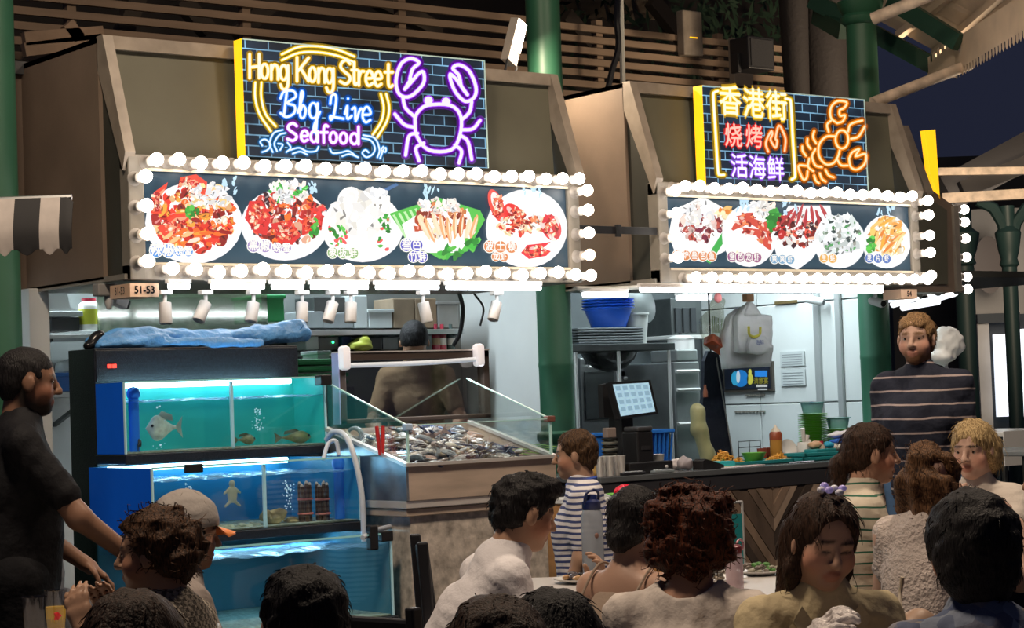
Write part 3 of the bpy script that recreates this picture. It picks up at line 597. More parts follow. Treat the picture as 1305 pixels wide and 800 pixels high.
for k in range(16): d.disc(1120+random.uniform(-4, 26), 300+random.uniform(-20, 20), 2, 11, random.choice(ORG[:4]), random.uniform(.2, 1.2), 8, .2)
d.scatter(1110, 312, 5, 12, 14, (1.5, 3), GRN)
d.cap('明炉叁芭鱼', 863, 325, 11, (.75, .25, .08), dx=11); d.cap('叁芭龙虾', 933, 327, 11, (.35, .10, .25), dx=10.5); d.cap('爽爽虾', 987, 330, 10, (.20, .40, .60), dx=10); d.cap('生蚝', 1050, 329, 10, (.85, .45, .10), dx=11); d.cap('麦片虾', 1108, 329, 10, (.10, .20, .55), dx=11)
d.mb.build('dish_print', print_mat(.9), t2)

# ---------------------------------------------------------------- number plaques, light bars, spot heads, bracket
def plaque(x0, x1, z0, z1, y0, y1, txt, label, sidetxt=True):
    t = thing('stall_number_plaque', label, 'sign', ((x0+x1)/2, y0, z0)); MB().box((x0, y0, z0), (x1, y1, z1)).build('plate', m_peach, t)
    mb = MB(); put_text(mb, txt, (z1-z0)*.78, lambda u, v: ((x0+x1)/2+u, y0-.002, (z0+z1)/2+v), 0, None, .95, bold=.0012); mb.build('digits', m_ink, t)
    if sidetxt: mb = MB(); put_text(mb, txt, (z1-z0)*.78, lambda u, v: (x0-.002, (y0+y1)/2-u, (z0+z1)/2+v), 0, None, .9); mb.build('digits', m_ink, t)
p0 = PY(166, 378, 8.03); p1 = PY(202, 361, 8.03)
plaque(p0[0], p1[0], p0[2], p1[2], 8.03, 8.22, '51-53', 'peach number plaque reading 51-53 under the left menu sign')
p0 = PY(1142, 381, 8.1); p1 = PY(1162, 369, 8.1)
plaque(p0[0], p1[0], p0[2], p1[2], 8.06, 8.2, '54', 'small brown number plaque under the right end of the grill menu', False)
def light_bar(px0, px1, py, Y, label, z=None):
    a = PY(px0, py, Y); b = PY(px1, py, Y); z = z or (a[2]+b[2])/2
    t = thing('light_bar', label, 'lamp', ((a[0]+b[0])/2, Y, z), group='LED bars under the menu signs')
    MB().bbox((a[0], Y-.012, z+.012), (b[0], Y+.02, z+.032), .003).build('housing', m_spot, t); MB().tube([(a[0]+.01, Y, z), (b[0]-.01, Y, z)], .014, 10).build('tube', m_tube, t, True)
for i, (a, b, n) in enumerate(((213, 243, 'leftmost'), (268, 338, 'second from left'), (345, 388, 'third from left'), (395, 470, 'fourth from left'), (478, 560, 'fifth from left'), (568, 690, 'rightmost'))):
    light_bar(a, b, 368, 7.99, 'lit white LED bar under the seafood menu, %s' % n, 1.938)
light_bar(815, 1125, 370, 7.99, 'long lit white LED bar under the grill menu', 1.932)
light_bar(742, 800, 374, 8.15, 'short unlit-looking LED strip left of the long bar under canopy two', 1.915)
def spot(px, py0, px1, py1, label, Y=8.06):
    a = PY(px, py0, Y); top = PY(px+(px1-px)*.0, py0+8, Y); b = PY(px1, py1, Y); t = thing('spotlight', label, 'spotlight', (a[0], Y, b[2]), group='white spotlights under the seafood menu')
    MB().bbox((a[0]-.03, Y-.02, 1.905), (a[0]+.03, Y+.02, 1.925), .004).build('mount', m_spot, t)
    MB().tube([(a[0], Y, 1.91), (top[0], Y, top[2]-.03)], .009, 8).build('stem', m_spot, t, True)
    u = Vector((top[0], Y, top[2]-.012)); w = Vector(b); d = (w-u).normalized()
    d = Vector((d.x, -.12, d.z)).normalized(); L = (w-u).length
    MB().lathe([(.001, .012), (.022, .012), (.024, 0), (.0285, .002), (.0285, L-.004), (.026, L), (.022, L-.012), (.001, L-.015)], u, 18, d).build('head', m_spot, t, True)
for args in ((210, 374, 210, 413, 'leftmost white spotlight, hanging straight below the 51-53 plaque'), (262, 374, 251, 409, 'white spotlight tilted left above the blue tarp'), (323, 374, 318, 410, 'white spotlight third from left above the blue tarp'), (385, 374, 383, 411, 'white spotlight fourth from left at the tarp end'),
             (424, 374, 416, 410, 'white spotlight tilted left, left one of the close pair'), (447, 374, 445, 411, 'white spotlight, right one of the close pair'), (539, 374, 543, 411, 'white spotlight above the dark-haired staff head'), (633, 374, 626, 408, 'rightmost white spotlight before the white wall')): spot(*args)
t = thing('steel_bracket', 'black steel strap joining the two canopies', 'bracket', (7.0, 8.1, 2.2))
a = PY(757, 291, 8.0); b = PY(833, 294, 8.0); MB().bbox((6.745, 8.05, a[2]-.02), (7.29, 8.06, a[2]+.02), .002).build('strap', m_black, t); MB().bbox((7.0, 8.04, a[2]-.035), (7.03, 8.062, a[2]+.03), .003).build('clip', m_black, t)
m_conduit = mat('pale_conduit', (.5, .5, .46), .5)
MB().tube([(6.76, 8.12, 1.945), (7.1, 8.2, 1.95), (7.28, 8.1, 1.955)], .012, 8).build('conduit', m_conduit, None, True, 'pale conduit running between the undersides of the canopies', 'pipe')
# security cameras under the canopies
def cctv(x, y, z, rz, label, cat='security camera'):
    t = thing('security_camera', label, cat, (x, y, z), rz); m = mat('white_camera_shell', (.75, .76, .75), .35)
    M = wm(t); L = lambda p: tuple(M@Vector(p))
    MB().tube([L((0, 0, .07)), L((0, 0, .02))], .012, 8).build('mount', m, t, True); MB().tube([L((0, .05, .01)), L((0, .03, .012)), L((0, -.06, -.01)), L((0, -.075, -.013))], [.02, .027, .027, .024], 14).build('shell', m, t, True)
    MB().tube([L((0, -.072, -.012)), L((0, -.08, -.014))], .019, 14).build('lens', m_black, t, True)
q = PY(1116, 385, 8.4); cctv(q[0], q[1], q[2], -.2, 'white security camera in front of the right green column')
q = PX(1036, 383, 9.85); cctv(q[0], q[1], q[2], .4, 'white security camera on the wall above the notes, left of the other')
q = PY(153, 385, 8.6); t = thing('black_box_camera', 'tilted white box camera with black front below the 51-53 plaque', 'security camera', tuple(q)); M3 = Matrix.Rotation(.35, 3, 'Y')
mb = MB(); mb.bbox((-.035, -.03, -.022), (.03, .03, .022), .005); mb.v = [tuple(Vector(q)+M3@Vector(p)) for p in mb.v]; mb.build('shell', m_spot, t)
mb = MB(); mb.bbox((.03, -.026, -.02), (.042, .026, .02), .004); mb.v = [tuple(Vector(q)+M3@Vector(p)) for p in mb.v]; mb.build('lens', m_black, t)
q = PY(137, 373, 8.3); t = thing('junction_box', 'grey junction box with clear cover hanging by the left canopy corner', 'electrical box', tuple(q)); MB().bbox((q[0]-.06, q[1]-.03, q[2]-.015), (q[0]+.035, q[1]+.03, q[2]+.04), .006).build('box', mat('grey_abs', (.30, .29, .28), .5), t); MB().lathe([(.02, 0), (.022, .03), (.012, .06), (.001, .065)], (q[0]+.005, q[1], q[2]-.01), 12, (0, 0, -1)).build('cover', mat('clear_cover', (.6, .6, .6), .2), t, True)

# ---------------------------------------------------------------- third stall, turned the corner
x0 = PY(1118, 250, 8.35)[0]; x1 = PY(1213, 300, 8.35)[0]
t = thing('stall_canopy', 'brown canopy side of the corner stall at the right, with yellow sign edge', 'canopy', ((x0+x1)/2, 8.4, 1.95))
yy = 8.35; P = [PY(px, py, yy) for px, py in ((1116, 160), (1157, 160), (1185, 240), (1215, 262), (1218, 372), (1120, 372))]
MB().poly([(a[0], yy, a[2]) for a in P], (0, .03, 0)).build('side_panel', m_brown, t)
P = [PY(px, py, yy-.012) for px, py in ((1160, 185), (1180, 250), (1207, 268), (1208, 362), (1164, 362))]
MB().poly([(a[0], yy-.012, a[2]) for a in P], (0, .014, 0)).build('recess_panel', m_olive, t)
P = [PY(px, py, yy-.02) for px, py in ((1148, 160), (1158, 160), (1190, 246), (1183, 250))]
MB().poly([(a[0], yy-.02, a[2]) for a in P], (0, .05, 0)).build('strut', m_strut, t)
a = PY(1212, 262, yy); b = PY(1216, 372, yy); MB().bbox((a[0], yy-.02, b[2]), (a[0]+.05, yy+1.3, a[2]), .004).build('menu_frame', m_frame, t)
xr = a[0]+.05
rotp = Matrix.Rotation(math.radians(90), 3, 'Z')
for py in (266, 282, 303, 327, 352, 368): bulb_at(t, xr, PY(1225, py, yy)[2], yy+.03, rot=rotp)
for k in range(1, 6): bulb_at(t, xr, PY(1225, 266, yy)[2], yy+.03+k*.15, rot=rotp); bulb_at(t, xr, PY(1225, 368, yy)[2], yy+.03+k*.15, rot=rotp)
P = [PY(px, py, yy) for px, py in ((1179, 166), (1192, 165), (1198, 255), (1186, 222))]
MB().poly([(a_[0], yy, a_[2]) for a_ in P], (0, .04, 0)).build('sign_edge', m_yel, t, label='yellow lit edge of its sign')
# ================================================================== upper background
mbk = MB().box((4.4, 14.2, 2.0), (15.0, 14.3, 7)); struct('wall_upper', mbk, mat('night_dark_wall', (.022, .017, .014), .8, var=(2, .6)))
def slat_run(x0, x1, zs, label):
    t = thing('slat_screen', label, 'slat screen', ((x0+x1)/2, 11.5, zs[0]))
    me = MB().box((0, 0, 0), (x1-x0, .03, .048)).mesh('slat'); me.materials.append(m_slat)
    for z in zs: inst('slat', me, t, (x0, 11.49, z))
    x = x0+.5
    while x < x1: MB().box((x, 11.52, 0), (x+.06, 11.58, zs[-1]+.1)).build('post', m_slat, t); x += 1.25
slat_run(5.1, 9.32, [3.36+.093*k for k in range(9)], 'long brown timber slat screen above the crab sign')
slat_run(9.40, 12.12, [3.50+.084*k for k in range(8)], 'brown timber slat screen above the lobster sign')
# raking timbers behind the slats
for i, (a, b) in enumerate(((PY(180, -20, 12.3), PY(150, 60, 12.3)), (PY(230, 0, 12.3), PY(265, 40, 12.3)), (PY(360, -10, 12.3), PY(300, 45, 12.3)), (PY(720, 20, 12.3), PY(800, 110, 12.3)), (PY(830, 0, 12.3), PY(935, 130, 12.3)), (PY(760, 30, 12.3), PY(860, 130, 12.3)), (PY(480, 0, 12.3), PY(560, 40, 12.3)))):
    MB().bar(a, b, .09, .12).build('raking_timber', mat('dark_timber', (.05, .038, .028), .8), None, label=['leftmost dark raking timber behind the slats', 'second dark raking timber behind the slats', 'third dark raking timber behind the slats', 'dark raking timber right of the middle column', 'rightmost dark raking timber behind the slats', 'dark raking timber below the roof boards', 'dark raking timber above the crab sign'][i], cat='beam')
# trunk-like dark posts at the right of the slats
for i, (px, w) in enumerate(((1016, .09), (1052, .17))):
    a = PY(px, 125, 10.6); MB().lathe([(w, 1.8), (w*.95, 3.2), (w*1.05, 3.6), (w*1.2, 4.2), (w*1.1, 5.2)], (a[0], 10.6, 0), 14).build('dark_post', mat('black_bark', (.018, .014, .013), .8, bump=(30, .5)), None, True, ['thinner dark post right of the slat screen', 'thick dark post left of the right green column'][i], 'post')
# tree foliage behind the slats
mb = MB(); random.seed(3)
for k in range(420):
    c = PY(random.choice([random.uniform(700, 1010), random.uniform(860, 1010)]), random.uniform(-10, 120), random.uniform(12.6, 13.6)); a = random.uniform(0, 6.28); l = random.uniform(.1, .24); d = Vector((math.cos(a), .2, math.sin(a)))*l; n = d.cross(Vector((0, 1, 0))).normalized()*.022
    c = Vector(c); mb.add([c, c+d*.5+n, c+d, c+d*.5-n], [(0, 1, 2, 3)])
mb.build('palm_foliage', mat('night_leaf', (.02, .045, .022), .6), None, label='dark palm foliage behind the timber slats', cat='foliage', kind='stuff')
# warm wall patch with beams at top left
a = PY(33, 45, 11.2); b = PY(112, 66, 11.2)
for i, (q0, q1, w) in enumerate((((30, 50), (130, 42), .05), ((30, 64), (128, 52), .05), ((85, 30), (100, 50), .05))):
    p0, p1 = PY(*q0, 11.2), PY(*q1, 11.2); MB().bar(p0, p1, .08, w, (0, 1, 0)).build('roof_beam', mat('warm_timber', (.34, .23, .15), .65, var=(5, .3)), None, label=['thick warm-lit beam end at the top left', 'thin warm-lit beam under the thick one at top left', 'short diagonal brace at the top left'][i], cat='beam')
# floodlight on the first canopy
t = thing('floodlight', 'glaring white floodlight fixed by the middle column above the first canopy', 'floodlight', tuple(PY(655, 93, 8.70)))
a = Vector(PY(653, 80, 8.70)); b = Vector(PY(666, 27, 8.70)); ax = (b-a).normalized(); n = Vector((.30, -.92, -.2)); n = (n-ax*n.dot(ax)).normalized(); sd = ax.cross(n)
def obox(o, u, v, w, su, sv, sw): return [o+u*x*su+v*y*sv+w*z*sw for x, y, z in ((0, -.5, 0), (1, -.5, 0), (1, .5, 0), (0, .5, 0), (0, -.5, 1), (1, -.5, 1), (1, .5, 1), (0, .5, 1))]
BF = [(0, 3, 2, 1), (4, 5, 6, 7), (0, 1, 5, 4), (1, 2, 6, 5), (2, 3, 7, 6), (3, 0, 4, 7)]
L = (b-a).length
MB().add(obox(a, ax, sd, -n, L, .095, .05), BF).build('housing', mat('grey_cast_housing', (.35, .32, .28), .5), t)
MB().add(obox(a+ax*L*.3+n*.001, ax, sd, n, L*.68, .082, .006), BF).build('lens', mat('floodlight_glass', (1, 1, 1), .3, emit=14, ecol=(1, .86, .68)), t)
MB().tube([a+sd*.05, a-ax*.08+sd*.05, a-ax*.08-sd*.05, a-sd*.05], .008, 6).build('bracket', m_black, t)
MB().tube([a-ax*.08, a-ax*.10, Vector((7.20, 8.86, a.z-.05))], .012, 8).build('arm', m_black, t)
fl = area('floodlight_beam', tuple(a+ax*L*.6+n*.03), (7.30, 8.45, 2.45), .10, 16, (1, .80, .58))
# things hung on the slat screen
q0, q1 = PY(870, 12, 11.41), PY(897, 72, 11.41); t = thing('junction_cover', 'weathered grey metal box on the slats above the lobster sign', 'electrical box', (q0[0], 11.41, q1[2]))
MB().bbox((q0[0], 11.41, q1[2]), (q1[0], 11.49, q0[2]), .012).build('cover', mat('weathered_grey_metal', (.30, .25, .20), .6, var=(8, .35)), t); zc_ = (q0[2]+q1[2])/2-.04; MB().box(((q0[0]+q1[0])/2-.04, 11.405, zc_), ((q0[0]+q1[0])/2+.04, 11.41, zc_+.008)).build('stripe', m_yel, t)
q0, q1 = PY(953, 45, 10.6), PY(988, 90, 10.6); t = thing('loudspeaker', 'black boxy loudspeaker in front of the slats', 'loudspeaker', (q0[0], 10.6, q1[2]))
MB().bbox((q0[0], 10.6, q1[2]), (q1[0], 10.8, q0[2]), .01).build('cabinet', m_black, t); MB().bbox((q0[0]+.02, 10.592, q1[2]+.02), (q1[0]-.02, 10.602, q0[2]-.02), .004).build('grille', mat('speaker_cloth', (.02, .02, .022), .9, bump=(300, .4)), t)
MB().bbox((q0[0]-.03, 10.68, q1[2]-.02), (q0[0], 10.76, q1[2]+.12), .004).build('bracket', m_black, t)
q0, q1 = PY(934, 48, 11.43), PY(967, 112, 11.43); MB().bbox((q0[0], 11.43, q1[2]), (q1[0]-.06, 11.49, q0[2]), .004).build('screen_post', mat('dusty_grey_post', (.24, .20, .165), .7), None, label='pale flat post behind the loudspeaker', cat='post')
MB().tube(cr([PY(788, -8, 10.9), PY(786, 25, 10.8), PY(788, 60, 10.8), PY(780, 90, 10.8), PY(775, 112, 10.8)], 5), .022, 8).build('cable', m_black, None, True, 'thick black cable hanging in front of the slats', 'cable')
MB().tube([PY(791, -5, 11.2), PY(794, 112, 11.2)], .02, 8).build('conduit', m_conduit, None, True, 'thin grey conduit beside the black cable', 'pipe')

# ---------------------------------------------------------------- octagonal market roof at upper right
def bil(A, B, C, D, u, v): return (1-u)*(1-v)*A+u*(1-v)*B+u*v*C+(1-u)*v*D
t = thing('market_roof', 'cream board roof eave with green trusses at the upper right', 'roof', tuple(PD(1200, 60, 13.4)))
E1, E2, T2, T1 = PD(1222, 82, 13.6), PD(1345, -38, 11.6), PD(1190, -150, 12.6), PD(985, -45, 15.2)
nb = 7
for i in range(nb):
    u0, u1 = i/nb+.006, (i+1)/nb-.006; P = [bil(E1, E2, T2, T1, u0, 0), bil(E1, E2, T2, T1, u1, 0), bil(E1, E2, T2, T1, u1, 1), bil(E1, E2, T2, T1, u0, 1)]
    MB().poly(P, (0, 0, .03+.012*(i % 2))).build('board', m_cream, t)
for v in (.12, .30): MB().bar(bil(E1, E2, T2, T1, 0, v)-np.array([0, 0, .02]), bil(E1, E2, T2, T1, 1, v)-np.array([0, 0, .02]), .05, .05).build('batten', m_cream, t)
for q in (((1035, 0), (1190, 84), 13.9, 13.3), ((1135, 0), (1222, 54), 13.2, 12.8), ((1040, 20), (1075, 40), 14, 13.6)): MB().bar(PD(*q[0], q[2]), PD(*q[1], q[3]), .06, .11).build('truss_beam', m_dgreen, t, label='dark green truss beam')
MB().tube([PD(1112, 131, 12.6), PD(1236, 82, 12.9), PD(1241, 66, 13.0)], .036, 10).build('gutter_pipe', mat('rusty_white_pipe', (.55, .44, .34), .5, var=(12, .4)), t, True)
MB().tube([PD(1112, 24, 12.5), PD(1200, -12, 12.3)], .038, 10).build('tie_pipe', MATS['rusty_white_pipe'], t, True)
# toothed valance along the eave
vA, vB = PD(1216, 50, 13.0), PD(1325, -22, 11.2); dn = np.array([0, 0, -1.0]); nT = 26
MB().poly([vA, vB, vB+dn*.20, vA+dn*.20], (.02, .02, 0)).build('valance_board', m_cream, t)
tooth = None
for i in range(nT):
    a_, b_ = vA+(vB-vA)*(i+.15)/nT+dn*.2, vA+(vB-vA)*(i+.72)/nT+dn*.2; MB().poly([a_, b_, b_+dn*.035, a_*.5+b_*.5+dn*.055, a_+dn*.035], (.02, .02, 0)).build('tooth', m_cream, t)
vA, vB = PD(1182, 84, 13.3), PD(1217, 50, 13.0)
MB().poly([vA, vB, vB+dn*.24, (vA+vB)/2+dn*.16, vA+dn*.10], (.02, .02, 0)).build('valance_board', m_cream, t)
for i in range(6):
    a_, b_ = vA+(vB-vA)*(i+.15)/6, vA+(vB-vA)*(i+.7)/6; MB().poly([a_, b_, b_-dn*.05, a_-dn*.05], (.02, .02, 0)).build('tooth', m_cream, t)
# roof boards glimpsed above the slats
t = thing('roof_soffit', 'pale roof boards glimpsed above the slats in the middle', 'roof', tuple(PD(770, 20, 16)))
for i in range(4):
    x = 690+i*36; MB().poly([PY(x, -40, 12.0), PY(x+34, -40, 12.0), PY(x+34+14, 30-4*abs(i-2), 14.0), PY(x+20, 30-6*abs(i-2), 14.0)], (0, .03, .02)).build('board', m_cream, t)
q = PY(1091, 22, 8.88); MB().lathe([(.10, -.05), (.125, -.03), (.13, 0), (.115, .02), (.14, .06), (.15, .10), (.12, .12)], (9.88, 8.88, q[2]), 24).build('column_capital', m_green, None, True, 'green moulded capital at the top of the right column', 'column')
# added unseen warm light for the roof underside, off to the right
area('roof_uplight', (11.5, 8.4, 2.6), (12.3, 9.2, 4.6), .5, 130, (1, .78, .55))

# ---------------------------------------------------------------- far right: market hall across the lane
m_far = mat('pale_far_wall', (.30, .28, .26), .7, var=(1.5, .25)); m_fdark = mat('far_dark', (.02, .025, .03), .7); m_teal = mat('far_teal_iron', (.025, .06, .06), .5)
D = 19.0
def fbox(px0, py0, px1, py1, D, dep, name, m, parent=None, **kw):
    a, b = PD(px0, py1, D), PD(px1, py0, D); r = Vector(_R0.tolist()); f = Vector((_R0[1]*-1, _R0[0], 0)); w = (Vector(b)-Vector(a)).dot(r); o = Vector(a)
    return MB().poly([o, o+r*w, o+r*w+Vector((0, 0, b[2]-a[2])), o+Vector((0, 0, b[2]-a[2]))], f*dep).build(name, m, **kw)
def fstruct(*a, **k): o = fbox(*a, **k); o['kind'] = 'structure'; return o
fstruct(1080, 190, 1420, 640, 26, .3, 'wall_far', mat('far_lane_dark', (.035, .036, .042), .8, var=(.6, .6)))
fstruct(1244, 262, 1345, 600, 22, .4, 'wall_hall', m_far)
fstruct(1262, 398, 1345, 600, 21.7, .2, 'window_1', m_fdark)
w = fbox(1271, 425, 1296, 531, 21.4, .05, 'lit_display', mat('lit_window', (.9, .95, 1), .3, emit=.85, ecol=(.75, .85, 1.0)), None, label='tall bluish-white lit display in the far hall', cat='display')
fbox(1302, 418, 1330, 531, 21.4, .05, 'lit_display', MATS['lit_window'], None, label='bluish-white lit display cut by the right picture edge', cat='display')
fbox(1254, 412, 1262, 600, 21.5, .12, 'hall_pilaster', m_far, None, label='pale pilaster left of the lit display', cat='pilaster')
fbox(1246, 398, 1300, 412, 21.5, .15, 'hall_lintel', m_fdark, None, label='dark lintel above the lit display', cat='lintel')
c = PD(1258, 355, 21.6); MB().lathe([(.001, 0), (.13, 0), (.15, .05), (.16, .12)], c, 20, tuple(-_F)).build('wall_disc', mat('dark_bronze', (.05, .035, .03), .5), None, True, 'dark round disc on the far hall wall', 'wall fixture').scale = (1, 1, 1.9)
for i, (px, D, w, m, lab) in enumerate(((1286, 17, .062, m_teal, 'slim dark green iron column at the far right'), (1228, 18, .085, m_teal, 'dark teal column just right of the corner stall bulbs'))):
    a = PD(px, 330, D); g = thing('far_column', lab, 'column', (a[0], a[1], 0)); MB().lathe([(w*1.3, 0), (w*1.3, .8), (w, .9), (w, PD(px, 262, D)[2])], (a[0], a[1], 0), 16).build('shaft', m, g, True)
    z = PD(px, 322, D)[2]; MB().lathe([(w, z-.12), (w*1.3, z-.10), (w*1.1, z-.05), (w*1.4, z+.02), (w*1.7, z+.14), (w*1.75, z+.17), (w, z+.22)], (a[0], a[1], 0), 16).build('capital', m, g, True)
    if i == 0:
        mb = MB(); mb.tube([PD(px+dx, py, D) for dx, py in ((-3, 318), (-8, 285), (-20, 265), (-40, 255))], .05, 8); mb.build('arch_brace', m, g, True); mb = MB(); mb.tube([PD(px+dx, py, D) for dx, py in ((3, 318), (8, 285), (22, 265), (40, 255))], .05, 8); mb.build('arch_brace', m, g, True)
for i, (a, b, D, w, m, lab) in enumerate((((1195, 219), (1340, 217), 16.5, .06, MATS['rusty_white_pipe'], 'upper cream rail across the sky at right'), ((1200, 253), (1345, 245), 16.5, .08, MATS['rusty_white_pipe'], 'lower cream rail above the far hall'), ((1205, 248), (1330, 180), 20, .35, mat('far_roof_slope', (.10, .09, .085), .8), 'sloping dark roof edge at the far right'), ((1225, 242), (1330, 200), 19.5, .16, m_far, 'pale sloping fascia at the far right'))):
    MB().bar(PD(*a, D), PD(*b, D), w, w).build('far_beam', m, None, label=lab, cat='beam')
area('hall_fill_light', tuple(PD(1290, 350, 19.2)), tuple(PD(1290, 450, 22)), 1.0, 45, (1, .86, .70))  # added fill to brighten the far hall wall, no lamp fixture there
struct('ceiling_corner', MB().box((10.2, 8.55, 2.06), (11.9, 10.6, 2.10)), m_olive_d)
for x_ in (10.24, 11.84): struct('trim_%d' % int(x_), MB().box((x_, 10.5, 0), (x_+.06, 10.56, 2.06)), m_dsteel)
# fluorescent battens of the corner stall
for i, (a, b) in enumerate((((1138, 388), (1168, 379)), ((1150, 392), (1196, 384)), ((1170, 386), (1216, 374)), ((1196, 380), (1218, 373)), ((1132, 382), (1150, 376)))):
    MB().tube([PD(*a, 13.5+.3*i), PD(*b, 13.2+.3*i)], .022, 8).build('fluorescent_tube', mat('far_tube', (1, 1, 1), .3, emit=1.3, ecol=(.9, .95, 1)), None, True, 'lit fluorescent tube in the corner stall, %s' % ['lowest left', 'low middle', 'long upper', 'far right', 'top left'][i], 'lamp', 'tubes of the corner stall')
# striped awning at left edge
t = thing('striped_awning', 'black and white striped scalloped awning at the left edge', 'awning', tuple(PD(40, 300, 7.6))); r = Vector(_R0.tolist()); f = Vector((-_R0[1], _R0[0], 0)); D = 7.6; o = Vector(PD(0, 254, D)); k = D/FPX
mw = mat('awning_white', (.52, .47, .44), .75, var=(20, .1)); mbk_ = mat('awning_black', (.02, .02, .022), .75)
cuts = [-120, -88, -62, -30, -4, 19, 52, 77, 93]
for i in range(len(cuts)-1):
    a0, a1 = cuts[i], cuts[i+1]; nu, nv = 8, 10
    def fn(u, v, a0=a0, a1=a1):
        x = a0+(a1-a0)*u; sc = 1-.10*abs(math.sin((u-.5)*math.pi))**2*1.2; e = max(0, (x-86)/7)
        s = v*1.0; z = -74*s*(sc if v > .99 else 1)-2*e*0; y = -16*math.sin(min(1, s*1.3)*math.pi/2)+ (6*max(0, s-.6) if s > .6 else 0)
        return o+r*(x*k)+f*(y*k)+Vector((0, 0, (z-abs(e)*6*(1-v))*k))
    mb = MB().grid(fn, nu, nv); n = len(mb.v); sh = f*.006
    mb.v += [tuple(Vector(p)+sh) for p in mb.v]; mb.c += mb.c; mb.f += [tuple(q+n for q in fc[::-1]) for fc in mb.f]
    mb.build('stripe', (mbk_ if i % 2 == 0 else mw) if i != 5 else mbk_, t, True) if False else mb.build('stripe', mbk_ if i in (1, 3, 5, 7) else mw, t, True)
mb = MB().tube([o+r*(cuts[0]*k)+f*.02, o+r*(90*k)+f*.02], .012, 8); mb.build('rail', m_steel, t, True)
# ================================================================== aquariums
m_blk = mat('black_speckled_laminate', (.016, .019, .026), .35, bump=(220, .5, .004), var=(120, .5))
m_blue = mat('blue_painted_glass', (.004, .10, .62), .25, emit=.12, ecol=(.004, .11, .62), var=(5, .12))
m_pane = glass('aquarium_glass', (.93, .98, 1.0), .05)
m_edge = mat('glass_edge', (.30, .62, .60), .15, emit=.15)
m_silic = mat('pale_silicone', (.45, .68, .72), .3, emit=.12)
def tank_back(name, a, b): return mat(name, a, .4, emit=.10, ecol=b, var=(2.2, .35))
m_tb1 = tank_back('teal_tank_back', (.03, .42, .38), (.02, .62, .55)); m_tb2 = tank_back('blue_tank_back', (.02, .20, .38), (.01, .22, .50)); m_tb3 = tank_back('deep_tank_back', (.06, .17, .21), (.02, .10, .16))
m_wsurf = mat('churning_water_surface', (.25, .55, .95), .08, 0, alpha=.55, bump=(40, 1.0, .02))
st = thing('aquarium_stand', 'tall black speckled stand holding three stepped fish tanks', 'aquarium stand', (4.28, 7.6, 0))
MB().bbox((3.80, 7.66, 0), (4.78, 7.90, 1.658), .004).build('back_cabinet', m_blk, st)
MB().bbox((3.805, 7.655, 1.520), (4.778, 7.67, 1.650), .003).build('hood_front', m_blk, st)
for (y0, z0, z1, x0, x1) in ((7.385, 1.183, 1.222, 3.79, 4.765), (7.095, .868, .905, 3.75, 4.735), (6.865, .485, .528, 3.77, 4.725)): MB().bbox((x0, y0, z0), (x1, 7.66, z1), .004).build('shelf_rim', m_blk, st)
for x in (3.78, 4.66): MB().box((x, 6.90, 0), (x+.05, 6.95, .485)).build('leg', m_blk, st)
MB().box((3.80, 7.0, 0), (4.72, 7.05, .485)).build('base_panel', m_blk, st)
a = PY(137, 469, 7.653); mb = MB(); 
for i in range(2): mb.box((a[0]+i*.022, 7.650, a[2]), (a[0]+.018+i*.022, 7.656, a[2]+.016))
mb.build('digital_display', mat('red_led_digits', (.9, .05, .03), .4, emit=1.5, ecol=(1, .06, .04)), st)
def tank(x0, x1, y0, z0, z1, zw, label, back, divs, ycab=7.655, left=True, tube=True):
    t = thing('aquarium', label, 'aquarium', ((x0+x1)/2, (y0+ycab)/2, z0)); g = .008
    MB().box((x0, y0, z0), (x1, y0+g, z1)).build('front_glass', m_pane, t)
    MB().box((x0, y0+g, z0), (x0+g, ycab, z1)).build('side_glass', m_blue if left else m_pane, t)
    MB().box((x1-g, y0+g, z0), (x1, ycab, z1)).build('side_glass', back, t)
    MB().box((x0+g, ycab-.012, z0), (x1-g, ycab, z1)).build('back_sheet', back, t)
    MB().box((x0+g, y0+g, z0), (x1-g, ycab-.012, z0+.006)).build('floor_sheet', mat('tank_sand', (.28, .34, .28), .8, var=(60, .4)), t)
    for x in divs: (MB().box((x-.004, y0+g+.012, z0), (x+.004, ycab-.012, z1-.01)).build('divider', m_pane, t), MB().box((x-.006, y0+g, z0), (x+.006, y0+g+.012, z1-.01)).build('divider_edge', m_silic, t))
    for x in (x0, x1): MB().box((x-.003, y0-.002, z0), (x+.003, y0+g+.002, z1)).build('corner_seal', m_silic, t)
    MB().box((x0, y0-.002, z1-.004), (x1, y0+g+.001, z1+.003)).build('top_edge', m_edge, t)
    MB().grid(lambda u, v: (x0+g+(x1-x0-2*g)*u, y0+g+(ycab-.012-y0-g)*v, zw+.004*math.sin(u*40+v*9)+.003*math.sin(v*37+u*13)), 40, 10).build('water_surface', m_wsurf, t, True)
    if tube:
        yt = ycab-.07; MB().tube([(x0+.05, yt, z1-.012), (x1-.06, yt, z1-.012)], .012, 10).build('light_tube', mat('blue_white_tank_tube', (1, 1, 1), .3, emit=11, ecol=(.45, .85, 1.0)), t, True)
    return t
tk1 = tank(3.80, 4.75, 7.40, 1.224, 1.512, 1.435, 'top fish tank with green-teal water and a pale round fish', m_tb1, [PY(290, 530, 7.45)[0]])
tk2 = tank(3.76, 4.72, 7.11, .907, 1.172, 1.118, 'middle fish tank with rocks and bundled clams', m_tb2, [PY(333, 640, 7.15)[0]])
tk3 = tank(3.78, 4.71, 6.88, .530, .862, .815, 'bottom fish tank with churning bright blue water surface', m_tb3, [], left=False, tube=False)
area('tank_tube_light', (4.25, 7.30, .862), (4.25, 7.20, .4), .8, 2.6, (.35, .75, 1.0), .05)
